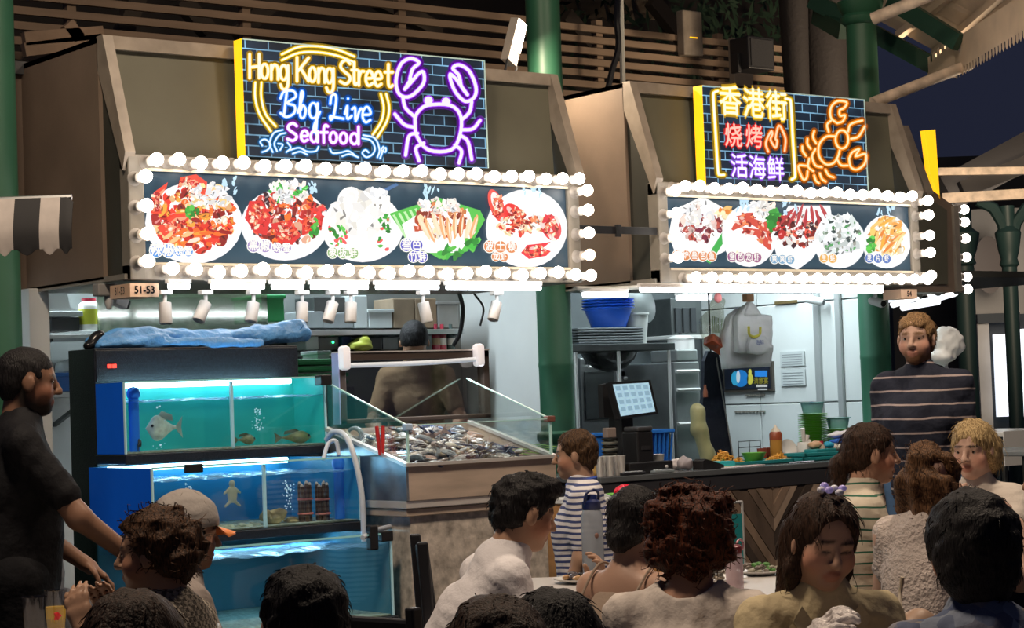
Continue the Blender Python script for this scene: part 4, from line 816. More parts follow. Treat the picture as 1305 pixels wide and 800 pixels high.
for tk, (x, y, z0, z1) in ((tk1, (*PY(171, 540, 7.45)[:2], 1.232, 1.47)), (tk2, (*PY(432, 620, 7.2)[:2], .915, 1.15))):
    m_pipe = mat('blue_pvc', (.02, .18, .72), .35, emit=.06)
    MB().lathe([(.021, z0), (.021, z1-.02), (.026, z1-.02), (.028, z1), (.022, z1+.018), (.001, z1+.024)], (x, y, 0), 14).build('filter_pipe', m_pipe, tk, True)
MB().bbox((4.70, 7.35, 1.475), (4.755, 7.405, 1.52), .004).build('corner_clip', m_black, tk1); MB().bbox((3.90, 7.10, 1.145), (3.98, 7.118, 1.18), .004).build('corner_clip', m_black, tk2); MB().bbox((4.60, 6.865, .80), (4.64, 6.90, .90), .006).build('pump_clip', m_black, tk3); MB().bbox((4.66, 6.87, .83), (4.715, 6.90, .872), .004).build('corner_clip', m_black, tk3)
# air bubbles
def bubbles(tk, px, py0, py1, Y, n, name='bubble_column'):
    mb = MB()
    for k in range(n): q = PY(px+random.uniform(-4, 4)*(1 if k % 3 else 2), random.uniform(py0, py1), Y+random.uniform(-.02, .02)); mb.ball(q, random.uniform(.0015, .0042), 6, 4)
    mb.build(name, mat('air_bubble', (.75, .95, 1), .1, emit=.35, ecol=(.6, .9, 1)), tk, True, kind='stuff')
bubbles(tk1, 329, 520, 548, 7.5, 46); bubbles(tk1, 203, 515, 572, 7.5, 30); bubbles(tk2, 240, 610, 640, 7.3, 36); bubbles(tk2, 367, 612, 650, 7.3, 50)
def fish(name, c, L, H, T, yaw, col, col2, label, pitch=0, seed=0, group=None):
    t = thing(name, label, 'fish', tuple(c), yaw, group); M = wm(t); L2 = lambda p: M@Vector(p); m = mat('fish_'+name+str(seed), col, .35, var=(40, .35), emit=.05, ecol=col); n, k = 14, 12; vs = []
    prof = [0.02, .25, .55, .82, .97, 1, .96, .88, .75, .58, .42, .28, .18, .15]
    mb = MB()
    for i in range(n):
        x = L*(.5-i/(n-1)*.82)
        for j in range(k): a = 2*math.pi*j/k; vs.append(L2((x, T/2*prof[i]*math.cos(a), H/2*prof[i]*math.sin(a)+pitch*x)))
    mb.add(vs, [(i*k+j, i*k+(j+1) % k, (i+1)*k+(j+1) % k, (i+1)*k+j) for i in range(n-1) for j in range(k)]+[tuple(range(k)), tuple((n-1)*k+j for j in range(k))]); mb.build('trunk', m, t, True)
    m2 = mat('fin_'+name+str(seed), col2, .5)
    P = [(-.30*L, .02*H), (-.5*L, .42*H), (-.46*L, 0), (-.5*L, -.42*H), (-.30*L, -.02*H)]; MB().poly([L2((x, -.002, z+pitch*x)) for x, z in P], M.to_3x3()@Vector((0, .004, 0))).build('tail_fin', m2, t)
    P = [(.2*L, .42*H), (.05*L, .66*H), (-.22*L, .5*H), (-.25*L, .25*H)]; MB().poly([L2((x, -.002, z+pitch*x)) for x, z in P], M.to_3x3()@Vector((0, .004, 0))).build('dorsal_fin', m2, t)
    P = [(.15*L, -.05*H), (-.05*L, .05*H), (-.1*L, -.25*H)]; MB().poly([L2((x, -T*.52, z+pitch*x)) for x, z in P], M.to_3x3()@Vector((0, .004, 0))).build('pectoral_fin', m2, t)
    for s in (-1, 1): mb = MB().ball(L2((.36*L, s*T*.30, .1*H+pitch*.36*L)), .007*min(1, L*5), 8, 6); mb.build('eye', m_ink, t, True)
    return t
fish('white_fish', PY(209, 545, 7.50), .17, .105, .05, math.pi, (.72, .82, .66), (.55, .7, .6), 'pale round fish at the left of the top tank')
fish('brown_fish', PY(312, 560, 7.52), .115, .045, .035, .1, (.20, .22, .12), (.15, .17, .1), 'small brown fish low beside the divider of the top tank')
fish('spotted_fish', PY(374, 557, 7.52), .19, .055, .045, 0, (.26, .27, .12), (.17, .18, .09), 'long spotted brown fish at the right of the top tank')
fish('black_fish', PY(177, 566, 7.43), .045, .032, .02, .9, (.015, .015, .015), (.02, .02, .02), 'tiny black fish beside the blue filter pipe', .5)
t = thing('turtle', 'pale soft-shelled turtle swimming upright in the middle tank', 'turtle', tuple(PY(296, 630, 7.22))); q = Vector(PY(296, 630, 7.22)); sd = SDF(.004).ell(q, (.022, .014, .034), .006).ell(q+Vector((.0, 0, .045)), (.013, .012, .014), .01)
for s, z, l in ((-1, .022, .03), (1, .022, .03), (-1, -.03, .028), (1, -.03, .028)): sd.cap(q+Vector((s*.014, 0, z)), q+Vector((s*l*1.2, 0, z-.016)), .007, .005, .006)
sd.build('shell_and_limbs', mat('pale_turtle', (.55, .58, .42), .5, emit=.05, ecol=(.5, .55, .4)), t, M=Matrix()); t.children[0].matrix_world = Matrix(); t.children[0].matrix_local = wm(t).inverted()
# rocks, shells and clam bundles on the tank floor
def rock(c, r, seed, m, name, label, cat, group=None, n=14, amp=.3):
    random.seed(seed); v = [Vector((random.uniform(-1, 1), random.uniform(-1, 1), random.uniform(-1, 1)))*3 for _ in range(5)]
    return MB().ball(c, r, n, 9, fn=lambda p: 1+amp*sum(math.sin(p.dot(k)*1.6+k.x*2) for k in v)/3).build(name, m, None, True, label, cat, group)
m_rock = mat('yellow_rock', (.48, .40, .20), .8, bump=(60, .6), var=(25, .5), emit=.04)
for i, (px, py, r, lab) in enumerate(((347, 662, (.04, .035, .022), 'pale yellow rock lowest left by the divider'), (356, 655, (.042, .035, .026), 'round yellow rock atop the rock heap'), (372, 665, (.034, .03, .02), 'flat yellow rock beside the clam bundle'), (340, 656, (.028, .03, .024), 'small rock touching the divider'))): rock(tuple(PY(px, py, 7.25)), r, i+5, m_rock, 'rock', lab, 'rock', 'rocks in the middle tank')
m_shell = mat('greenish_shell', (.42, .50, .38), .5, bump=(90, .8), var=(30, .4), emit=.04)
for i in range(6): rock(tuple(PY(268+i*11, 674-abs(i-2)*1.2, 7.22+.02*(i % 2))), (.03, .03, .018), 30+i, m_shell, 'abalone', 'greyish green abalone on the floor of the middle tank', 'abalone', 'abalones in the middle tank')
for b, (px, lab) in enumerate(((390, 'left bundle of razor clams tied with pink bands'), (412, 'right bundle of razor clams tied with pink bands'))):
    q = PY(px, 668, 7.22); t = thing('clam_bundle', lab, 'clams', tuple(q))
    for k in range(7):
        a = k*2*math.pi/7; dx, dy = (.021*math.cos(a), .021*math.sin(a)) if k < 6 else (0, 0)
        h = .165+.012*math.sin(k*3); MB().tube([(q[0]+dx, q[1]+dy, q[2]), (q[0]+dx*1.05, q[1]+dy, q[2]+h*.9), (q[0]+dx*1.1, q[1]+dy, q[2]+h)], [.0095, .0095, .006], 8).build('clam', mat('razor_clam', (.10, .055, .03), .35, var=(50, .5)), t, True)
        MB().ball((q[0]+dx*1.1, q[1]+dy, q[2]+h), (.007, .007, .009), 8, 5).build('clam_tip', mat('clam_flesh', (.8, .7, .6), .4), t, True)
    for z in (.045, .105): MB().lathe([(.0325, z-.004), (.0345, z), (.0325, z+.004)], (q[0], q[1], q[2]), 16).build('band', mat('pink_rubber', (.8, .22, .18), .5), t, True)
m_hose = mat('white_hose', (.62, .68, .78), .35)
MB().tube(cr([PY(416, 560, 7.30), PY(424, 551, 7.25), PY(436, 552, 7.18), PY(446, 566, 7.1), PY(456, 600, 7.05), PY(462, 640, 7.02), PY(464, 690, 7.0)], 6), .012, 10).build('air_hose', m_hose, None, True, 'white hose arching down the right end of the tanks', 'hose')
MB().tube(cr([PY(412, 585, 7.2), PY(418, 566, 7.22), PY(428, 562, 7.2), PY(432, 580, 7.18)], 6), .009, 10).build('air_hose', m_hose, None, True, 'short white hose entering the middle tank filter', 'hose')
MB().tube(cr([PY(462, 685, 6.87), PY(478, 676, 6.95), PY(500, 670, 7.0), PY(512, 668, 7.1)], 6), .010, 10).build('air_hose', m_hose, None, True, 'pale hose lying over the bottom tank corner', 'hose')
# blue tarpaulin roll on the hood
sd = SDF(.008); pts = [PY(px, py, 7.76) for px, py in ((120, 436), (150, 428), (190, 428), (235, 429), (285, 430), (330, 428), (365, 424), (382, 421))]
for i in range(len(pts)-1): sd.cap(pts[i], pts[i+1], (.030, .036, .036, .036, .036, .043, .047, .050)[i], (.036, .036, .036, .036, .043, .047, .050, .05)[i], .02)
sd.cap(PY(128, 440, 7.72), PY(200, 436, 7.70), .020, .03, .02).cap(PY(200, 436, 7.70), PY(330, 440, 7.68), .03, .024, .02)
sd.noise(.006, 38, 4, (.6, 1.2, 1.6)).noise(.003, 95, 9, (1, 1.4, .5))
tp = sd.build('tarpaulin', mat('blue_tarpaulin', (.10, .32, .70), .38, bump=(30, .6, .02), var=(6, .35)), None, label='crumpled blue tarpaulin roll lying on top of the aquarium stand', cat='tarpaulin')
MB().tube(cr([PY(382, 421, 7.74), PY(388, 424, 7.73), PY(392, 423, 7.74)], 4), [.03, .02, .026, .018, .012, .022, .024, .02, .012][:9], 10).build('tied_end', MATS['blue_tarpaulin'], tp, True)
sd = SDF(.008).cap(PY(112, 440, 7.74), PY(125, 430, 7.76), .02, .03).noise(.005, 60, 2); sd.build('bin_liner', mat('black_bin_liner', (.01, .01, .012), .25), None, label='black plastic bag tucked under the left end of the tarpaulin', cat='plastic bag')

# ================================================================== iced seafood display (freezer)
m_fz = mat('worn_steel_front', (.56, .50, .44), .5, .15, var=(26, .5), bump=(80, .12)); m_fzu = mat('warm_steel_panel', (.60, .48, .39), .42, .25, var=(4, .2), stretch=(1, 1, 6)); m_rail = mat('bright_steel_rail', (.74, .72, .70), .28, .45)
X0, X1, YF, YB = 4.765, 5.525, 6.82, 7.42
fz = thing('seafood_display', 'stainless iced seafood display with open glass lid', 'display freezer', ((X0+X1)/2, 7.1, 0))
MB().bbox((X0+.02, YF+.03, .02), (X1-.02, 7.62, .93), .006).build('body', m_fz, fz, label='mottled worn metal front')
MB().bbox((X0-.005, YF+.015, .925), (X1, 7.63, .955), .003).build('band', m_fzu, fz); MB().bbox((X0-.012, YF+.005, .957), (X1+.008, 7.64, .990), .003).build('band', m_rail, fz)
zf, zb = 1.130, 1.285
MB().poly([(X0-.012, YF, .99), (X0-.012, YB, .99), (X0-.012, YB, zb), (X0-.012, YF, zf)], (.012, 0, 0)).build('side_panel', mat('bluish_steel_side', (.36, .40, .44), .3, .85, var=(10, .35)), fz)
MB().poly([(X1, YF, .99), (X1, YB, .99), (X1, YB, zb), (X1, YF, zf)], (.012, 0, 0)).build('side_panel', m_fzu, fz)
MB().box((X0, YF, .99), (X1, YF+.012, zf)).build('front_panel', m_fzu, fz)
MB().box((X0, YB, .99), (X1, YB+.012, zb)).build('back_panel', m_fzu, fz)
MB().bar((X0-.006, YF, zf+.006), (X0-.006, YB, zb+.006), .026, .014).build('rail', m_rail, fz); MB().bar((X1+.006, YF, zf+.006), (X1+.006, YB, zb+.006), .026, .014).build('rail', m_rail, fz)
MB().bar((X0-.018, YF, zf+.006), (X1+.018, YF, zf+.006), .026, .014).build('rail', m_rail, fz)
zt = lambda y: zf-.055+(zb-zf)*(y-YF)/(YB-YF)
MB().poly([(X0, YF+.012, zt(YF)), (X0, YB, zt(YB)), (X0, YB, zt(YB)-.02), (X0, YF+.012, zt(YF)-.02)], (X1-X0, 0, 0)).build('tray', mat('dark_tray', (.03, .03, .032), .5), fz)
gp = glass('display_glass', (.93, .97, .96), .13); ge = mat('green_glass_edge', (.45, .68, .62), .2, emit=.06)
hg = .165
MB().box((X0+.01, YF+.01, zf+.012), (X1-.005, YF+.016, zf+hg)).build('front_glass', gp, fz); MB().box((X0+.01, YF+.008, zf+hg), (X1-.005, YF+.018, zf+hg+.004)).build('glass_edge', ge, fz)
for x in (X0+.006, X1-.004):
    MB().poly([(x, YF+.012, zf+.012), (x, YB, zb+.012), (x, YB, zb+.20), (x, YF+.012, zf+hg)], (.006, 0, 0)).build('side_glass', gp, fz)
    MB().bar((x+.003, YF+.012, zf+hg+.002), (x+.003, YB, zb+.202), .008, .005).build('glass_edge', ge, fz); MB().bar((x+.003, YF+.012, zf+.012), (x+.003, YF+.012, zf+hg), .009, .009, (0, 1, 0)).build('glass_edge', ge, fz)
MB().bbox((X0-.005, YF, zf+hg-.02), (X0+.03, YF+.03, zf+hg+.008), .004).build('corner_clip', mat('pale_blue_clip', (.45, .62, .85), .4), fz); MB().bbox((X1-.02, YF, zf+hg-.012), (X1+.02, YF+.035, zf+hg+.014), .004).build('corner_clip', mat('dark_red_clip', (.20, .08, .06), .5), fz)
# open lid
q = [PY(px, py, 7.40) for px, py in ((432, 548), (446, 448), (634, 447), (622, 532))]; lx0, lx1 = (q[0][0]+q[1][0])/2-.01, (q[2][0]+q[3][0])/2; lz0, lz1 = zb+.02, (q[1][2]+q[2][2])/2
lid = MB(); fr = mat('dark_wood_frame', (.075, .055, .045), .4, .3)
for n_, (a, b) in (('lid_stile', ((lx0, 7.42, lz0), (lx0+.035, 7.47, lz1))), ('lid_stile', ((lx1-.035, 7.42, lz0), (lx1, 7.47, lz1))), ('lid_rail', ((lx0, 7.42, lz1-.035), (lx1, 7.475, lz1))), ('lid_rail', ((lx0, 7.42, lz0), (lx1, 7.47, lz0+.02)))): MB().bbox(a, b, .004).build(n_, fr, fz)
MB().box((lx0-.006, 7.418, lz0), (lx0, 7.47, lz1)).build('lid_edge', mat('blue_white_edge', (.5, .55, .9), .3, .3), fz)
MB().box((lx0+.03, 7.445, lz0+.02), (lx1-.03, 7.45, lz1-.03)).build('lid_pane', glass('lid_glass', (.80, .76, .70), .22, .03), fz)
MB().box((lx0, 7.415, lz1), (lx1, 7.475, lz1+.006)).build('lid_cap', m_rail, fz)
MB().tube(cr([(lx0+.03, 7.40, lz1-.055), ((lx0+lx1)/2, 7.395, lz1-.052), (lx1-.07, 7.40, lz1-.04)], 5), .011, 10).build('lid_lamp', mat('clear_lamp_rod', (.75, .8, .85), .08, emit=.22, ecol=(.75, .85, 1)), fz, True)
for x in (lx0+.015, lx1-.075):
    MB().bbox((x-.022, 7.375, lz1-.075), (x+.022, 7.425, lz1+.03), .015).build('lamp_end', mat('white_lamp_end', (.85, .82, .85), .3, emit=.35), fz, True)
area('lid_lamp_light', ((lx0+lx1)/2, 7.38, lz1-.07), ((lx0+lx1)/2, 7.10, 1.1), .7, 3.2, (.85, .93, 1.0), .02)
# red-handled tongs
t = thing('tongs', 'red-handled tongs standing in the iced seafood', 'tongs', tuple(PY(485, 575, 7.0)))
for dx in (-2, 2): MB().tube([PY(486+dx, 580, 6.98), PY(485+dx*1.5, 560, 6.99), PY(484+dx*2, 543, 7.0)], [.006, .009, .008], 8).build('handle', mat('red_rubber', (.55, .03, .03), .4), t, True)
# seafood pieces
random.seed(11)
SEA = []
def proto(kind, i):
    mb = MB()
    if kind == 'fish':
        n, k = 10, 8; pr = [.05, .5, .85, 1, .98, .85, .65, .42, .22, .12]; vs = []
        for a in range(n):
            for b in range(k): an = 6.283*b/k; vs.append((.11-.022*a, .017*pr[a]*math.cos(an), .030*pr[a]*math.sin(an)))
        mb.add(vs, [(a*k+b, a*k+(b+1) % k, (a+1)*k+(b+1) % k, (a+1)*k+b) for a in range(n-1) for b in range(k)]+[tuple(range(k)), tuple((n-1)*k+b for b in range(k))]); mb.poly([(-.085, -.002, 0), (-.135, -.002, .035), (-.12, -.002, 0), (-.135, -.002, -.035)], (0, .004, 0))
    elif kind == 'prawn':
        P = [(.055*math.cos(a), 0, .05*math.sin(a)) for a in [math.radians(q) for q in range(-10, 200, 21)]]; mb.tube(P, [.008, .012, .014, .014, .013, .012, .011, .010, .008, .006, .004][:len(P)], 8)
        for s in (-1, 1): mb.tube([(.05, .004*s, -.01), (.09, .02*s, .03), (.13, .035*s, .02)], .0015, 4)
        mb.poly([(-.058, -.012, -.012), (-.07, -.02, -.04), (-.055, 0, -.035), (-.07, .02, -.04), (-.058, .012, -.012)], (.003, 0, 0))
    elif kind == 'clam':
        mb.ball((0, 0, 0), (.034, .026, .014), 14, 8, fn=lambda p: 1+.06*math.cos(9*math.atan2(p.y, p.x)))
    elif kind == 'squid':
        mb.tube([(-.06, 0, 0), (-.05, 0, 0), (0, 0, .004), (.05, 0, 0)], [.004, .014, .022, .017], 10); mb.poly([(-.06, -.03, 0), (-.03, -.034, .002), (-.02, 0, .006), (-.03, .034, .002), (-.06, .03, 0), (-.075, 0, 0)], (0, 0, .004))
        for j in range(6): an = j/6*6.28; mb.tube(cr([(.05, .01*math.cos(an), .01*math.sin(an)), (.08, .016*math.cos(an), .006*math.sin(an)), (.11, .03*math.cos(an), -.006)], 2), .0035, 5)
    else:  # lobster
        mb.tube([(.07, 0, 0), (.06, 0, 0), (.02, 0, .004), (0, 0, .002), (-.03, 0, .002), (-.06, 0, 0), (-.09, 0, -.006)], [.006, .018, .024, .020, .020, .016, .010], 10)
        for j in range(5): mb.poly([(-.085, 0, -.006), (-.115, -.03+.014*j, -.01), (-.12, -.022+.014*j, -.01)], (0, 0, .004))
        for s in (-1, 1):
            mb.tube([(.05, .015*s, 0), (.08, .045*s, .008), (.11, .04*s, .008)], [.006, .008, .010], 7); mb.ball((.135, .038*s, .008), (.032, .016, .010), 10, 6)
            for j in range(4): mb.tube([(.03-.02*j, .018*s, 0), (.035-.02*j, .05*s, .012), (.03-.02*j, .07*s, -.01)], .003, 5)
            mb.tube(cr([(.07, .008*s, .006), (.12, .03*s, .05), (.16, .06*s, .04)], 3), .0015, 4)
    return mb.mesh(kind, smooth=True)
KIN = {'fish': [((.42, .45, .48), 'silver grey whole fish lying on the iced display', 'whole fish'), ((.16, .13, .11), 'dark brown whole fish lying on the iced display', 'whole fish'), ((.42, .30, .27), 'reddish whole fish lying on the iced display', 'whole fish')], 'prawn': [((.36, .40, .45), 'grey raw prawn in the iced display', 'prawn'), ((.50, .38, .33), 'pinkish prawn in the iced display', 'prawn')], 'clam': [((.42, .36, .28), 'brown ribbed clam in the iced display', 'clam'), ((.72, .70, .66), 'whitish clam shell in the iced display', 'clam'), ((.07, .07, .08), 'black mussel shell in the iced display', 'mussel')], 'squid': [((.78, .76, .78), 'pale squid in the iced display', 'squid')], 'lobster': [((.06, .08, .16), 'dark blue lobster lying in the iced display', 'lobster')]}
protos = {}
for k_, lst in KIN.items():
    base = proto(k_, 0)
    for j, (c, lab, cat) in enumerate(lst): me = base.copy(); me.materials.append(mat('sea_%s_%d' % (k_, j), c, .22, var=(45, .45))); protos[k_, j] = (me, lab, cat)
order = ['fish', 'clam', 'prawn', 'squid', 'clam', 'fish', 'prawn', 'squid', 'clam', 'fish', 'lobster']
for i in range(200):
    k_ = order[i % len(order)]; j = random.randrange(len(KIN[k_])); me, lab, cat = protos[k_, j]; y = random.uniform(YF+.06, YB-.06); x = random.uniform(X0+.08, X1-.10)
    o = link(k_, me); pile = .012+.042*math.exp(-((x-5.12)/.22)**2)*random.random()+.012*random.random()
    R = Matrix.Rotation(random.uniform(0, 6.28), 4, 'Z')@Matrix.Rotation(random.uniform(-.35, .35), 4, 'Y')@Matrix.Rotation(random.uniform(-.5, .5)+(1.4 if k_ in ('fish', 'prawn') and random.random() < .8 else 0), 4, 'X')
    o.matrix_world = Matrix.Translation((x, y, zt(y)+pile+.012))@R@Matrix.Scale(random.uniform(.5, .85), 4); tag(o, lab, cat, lab.replace('lying on', 'of')+' group' if False else ' '.join(lab.split()[:3])+' pieces on the iced display')
for i in range(6):
    q = PY(640+i*7+random.uniform(-2, 2), 575-i*2, 7.0+.02*i); MB().tube([q, (q[0]+.05, q[1]-.06, q[2]-.01), (q[0]+.09, q[1]-.10, q[2]-.02)], [.004, .006, .003], 6, flat=.4).build('spring_onion', mat('lime_green_leaf', (.25, .50, .06), .5), None, True, 'bright green spring onion stalk at the right of the iced display', 'spring onion', 'spring onions on the display')

# ================================================================== stall one interior
def shelf(px0, px1, py, Y, dep, label, m=None, th=.022, zz=None):
    a, b = PY(px0, py, Y), PY(px1, py, Y); z = zz or (a[2]+b[2])/2
    t = thing('wall_shelf', label, 'shelf', ((a[0]+b[0])/2, Y, z)); MB().bbox((a[0], Y, z-th), (b[0], Y+dep, z), .003).build('board', m or m_steel, t)
    for x in (a[0]+.03, b[0]-.05): MB().bar((x, Y+.02, z-th), (x, Y+dep, z-.16), .02, .02, (0, 1, 0)).build('bracket', m_dsteel, t)
    return a[0], b[0], z
def crate(name, px0, py0, px1, py1, Y, dep, m, label, cat, lip=True, **kw):
    a, b = PY(px0, py1, Y), PY(px1, py0, Y); t = thing(name, label, cat, ((a[0]+b[0])/2, Y+dep/2, a[2]), **kw); x0, x1, z0, z1 = a[0], b[0], a[2], b[2]
    MB().bbox((x0, Y, z0), (x1, Y+dep, z1), .006).build('shell', m, t)
    if lip: MB().bbox((x0-.008, Y-.008, z1-.018), (x1+.008, Y+dep+.008, z1+.002), .004).build('lid', m, t)
    return t
m_plg = mat('green_plastic', (.02, .22, .07), .4); m_grey = mat('grey_plastic', (.20, .22, .23), .5, var=(8, .15)); m_clear = mat('milky_plastic', (.42, .46, .46), .3); m_card = mat('brown_cardboard', (.20, .15, .10), .8, var=(9, .2))
# left shelves
shelf(60, 210, 425, 9.35, .45, 'upper white shelf left of the aquarium stand', m_white); shelf(60, 130, 500, 9.35, .45, 'lower white shelf left of the aquarium stand', m_white)
MB().box((3.9, 9.80, .3), (4.9, 9.84, 1.5)).build('back_board', m_white, None, label='white back board below the left shelves', cat='panel')
crate('kitchen_scale', 66, 404, 102, 422, 9.38, .25, m_black, 'black boxed scale on the upper left shelf', 'box', False)
a = PY(63, 402, 9.38); b = PY(103, 374, 9.38); t = thing('white_tray', 'slanted white tray resting on the black box', 'tray', tuple(a)); MB().poly([(a[0], 9.38, a[2]), (b[0], 9.38, a[2]), (b[0], 9.38, a[2]+.02), (b[0]-.06, 9.38, a[2]+.04), (a[0]+.10, 9.38, b[2]), (a[0], 9.38, b[2])], (0, .22, 0)).build('pan', m_white, t); MB().bbox((a[0]-.01, 9.37, a[2]-.005), (b[0]+.005, 9.61, a[2]+.022), .004).build('rim', m_clear, t)
q = PY(114, 421, 9.42); h = PY(114, 380, 9.42)[2]-q[2]; t = thing('sauce_jar', 'white jar with yellow-green label and red cap on the left shelf', 'jar', tuple(q)); mw_ = mat('jar_white', (.75, .76, .72), .35)
MB().lathe([(.05, 0), (.053, .01), (.053, h*.72), (.05, h*.82), (.035, h*.9)], q, 20).build('body', mw_, t, True); MB().lathe([(.0535, h*.18), (.0535, h*.66)], q, 20).build('label_band', mat('lime_label', (.52, .55, .04), .5), t, True); MB().lathe([(.036, h*.88), (.036, h), (.001, h+.002)], q, 20).build('cap', mat('red_cap', (.5, .03, .06), .4), t, True)
t_ = crate('blue_bin', 70, 475, 94, 499, 9.38, .25, mat('blue_plastic', (.02, .13, .42), .4), 'blue plastic bin on the lower left shelf', 'bin')
sd = SDF(.01).ell(PY(82, 468, 9.5), (.05, .05, .035)).noise(.008, 60, 3); sd.build('plastic_wrap', m_clear, None, label='crumpled clear plastic above the blue bin', cat='plastic bag')
# glass splash screen behind the tarpaulin and steel shelf with boxes
a, b = PY(125, 418, 9.2), PY(340, 372, 9.2); MB().box((a[0], 9.2, a[2]-.1), (b[0], 9.206, 3.02)).build('splash_glass', glass('smoky_green_glass', (.55, .62, .52), .25, .08), None, label='smoky glass splash screen behind the blue tarpaulin', cat='glass panel')
crate('green_crate', 334, 376, 362, 410, 9.45, .3, m_plg, 'dark green crate behind the spotlights near the tarpaulin end', 'crate')
sx0, sx1, sz = shelf(330, 592, 420, 9.50, .34, 'long steel shelf on the back wall above the open lid', m_steel, .03)
for i, (p0, p1, py, m, lab) in enumerate(((387, 412, 396, m_grey, 'small grey carton at the left end of the steel shelf'), (412, 450, 398, m_grey, 'wide grey carton second on the steel shelf'), (452, 468, 376, m_clear, 'tall pale carton third on the steel shelf'), (470, 500, 394, m_clear, 'clear plastic box fourth on the steel shelf'), (502, 528, 380, m_card, 'brown carton fifth on the steel shelf'), (530, 556, 380, m_card, 'brown carton sixth on the steel shelf'), (558, 584, 384, m_grey, 'grey carton at the right end of the steel shelf'), (400, 440, 378, m_dsteel, 'dark box standing on the grey cartons'))):
    crate('storage_box', p0, py, p1, 418 if i < 7 else 397, 9.55, .2, m, lab, 'box', i in (3, 6))
crate('control_box', 407, 428, 432, 447, 9.6, .12, m_dsteel, 'grey electrical control box with green light', 'electrical box', False); q = PY(424.5, 436, 9.595); MB().ball(q, .007, 10, 6).build('pilot_light', mat('green_led', (.1, 1, .4), .3, emit=3, ecol=(.05, 1, .35)), None, True, 'small glowing green pilot light', 'indicator light')
sx = shelf(388, 590, 448, 9.5, .34, 'lower steel shelf partly hidden by the open lid', m_steel, .02)
crate('carton', 390, 428, 406, 446, 9.55, .2, m_clear, 'pale carton at the left on the lower steel shelf', 'box', False); crate('carton', 436, 428, 448, 446, 9.58, .2, mat('navy_card', (.02, .03, .10), .6), 'navy carton on the lower steel shelf', 'box', False); crate('carton', 470, 430, 487, 446, 9.55, .2, m_black, 'black carton on the lower steel shelf', 'box', False); crate('carton', 488, 430, 507, 446, 9.58, .2, m_grey, 'grey carton beside the staff head', 'box', False)
sd = SDF(.01).ell(PY(458, 441, 9.52), (.075, .04, .03)).ell(PY(464, 434, 9.52), (.04, .035, .035)).noise(.006, 70, 5); sd.build('leafy_bag', mat('olive_yellow_bag', (.30, .33, .04), .5), None, label='olive yellow bag of leaves on the lower steel shelf', cat='bag')
for i, (px, c, lab) in enumerate(((556, (.20, .02, .04), 'maroon bottle on the lower steel shelf'), (564, (.28, .03, .05), 'second maroon bottle with white band'), (575, (.05, .08, .08), 'dark green bottle at the right end of the shelf'))):
    q = PY(px, 446, 9.55); t = thing('bottle', lab, 'bottle', tuple(q)); MB().lathe([(.025, 0), (.025, .09), (.012, .12), (.012, .15)], q, 14).build('body', mat('bottle_%d' % i, c, .2), t, True); MB().lathe([(.0255, .03), (.0255, .07)], q, 14).build('label_band', m_clear if i else m_card, t, True)
for k in range(4): crate('green_tray', 380, 484-9*k, 442, 492-9*k, 9.0, .32, m_plg, ['bottom green tray of the stack beside the tank hood', 'second green tray of the stack beside the tank hood', 'third green tray of the stack beside the tank hood', 'top green tray of the stack beside the tank hood'][k], 'tray', True, group='stacked green trays')
crate('food_tub', 405, 447, 420, 460, 9.05, .15, m_grey, 'grey tub standing on the green trays', 'tub'); q = PY(433, 457, 9.1); rock(tuple(q), (.035, .03, .02), 3, mat('purple_onion', (.22, .02, .06), .3), 'red_onion', 'dark red onion on the green trays', 'onion')
q = PY(411, 492, 9.0); MB().bbox((q[0]-.2, 9.0, 0), (q[0]+.2, 9.36, q[2]-.004), .004).build('steel_cabinet', m_dsteel, None, label='dark steel cabinet under the green trays', cat='cabinet')
MB().box((5.45, 8.75, 0), (6.9, 8.8, .92)).build('prep_counter', m_dsteel, None, label='dark steel prep counter behind the display', cat='counter')
MB().tube(cr([PY(585, 372, 9.0), PY(590, 395, 9.0), PY(586, 425, 9.05), PY(578, 440, 9.1)], 5), .012, 8).build('cable', m_black, None, True, 'black cable hanging by the white partition wall', 'cable')
MB().tube(cr([PY(604, 374, 8.98), PY(616, 392, 8.98), PY(612, 415, 8.98)], 5), .006, 6).build('cable', m_black, None, True, 'thin curved black wire on the white partition wall', 'cable')
# things stored between tank and display
rock(tuple(PY(503, 705, 7.25)), (.045, .06, .05), 8, mat('cream_red_bag', (.55, .38, .22), .6, var=(14, .6)), 'snack_bag', 'cream and red bag squeezed between tank and display', 'bag'); rock(tuple(PY(503, 745, 7.25)), (.045, .06, .06), 9, m_grey, 'grey_bag', 'grey bag squeezed below the cream and red one', 'bag')
# ================================================================== second stall: counter with chevron timber front
m_ctop = mat('grey_counter_top', (.10, .11, .12), .22, var=(6, .15)); m_cdark = mat('dark_counter_edge', (.030, .030, .036), .5)
CX0, CX1, CY = 6.60, 9.30, 7.80; CZ = .978
ct = thing('serving_counter', 'dark serving counter with chevron timber front', 'counter', ((CX0+CX1)/2, CY+.3, 0))
MB().bbox((CX0, CY-.02, CZ-.03), (CX1, CY+.62, CZ), .004).build('worktop', m_ctop, ct); MB().bbox((CX0+.01, CY-.012, CZ-.115), (CX1-.01, CY+.02, CZ-.03), .003).build('fascia', m_cdark, ct); MB().box((CX0+.02, CY+.02, 0), (CX1-.02, CY+.58, CZ-.04)).build('carcass', m_cdark, ct)
wood = [mat('plank_tone_%d' % i, c, .6, var=(14, .3), stretch=(1, 1, .3)) for i, c in enumerate(((.22, .155, .112), (.10, .070, .053), (.34, .255, .195), (.05, .037, .030), (.16, .115, .088)))]
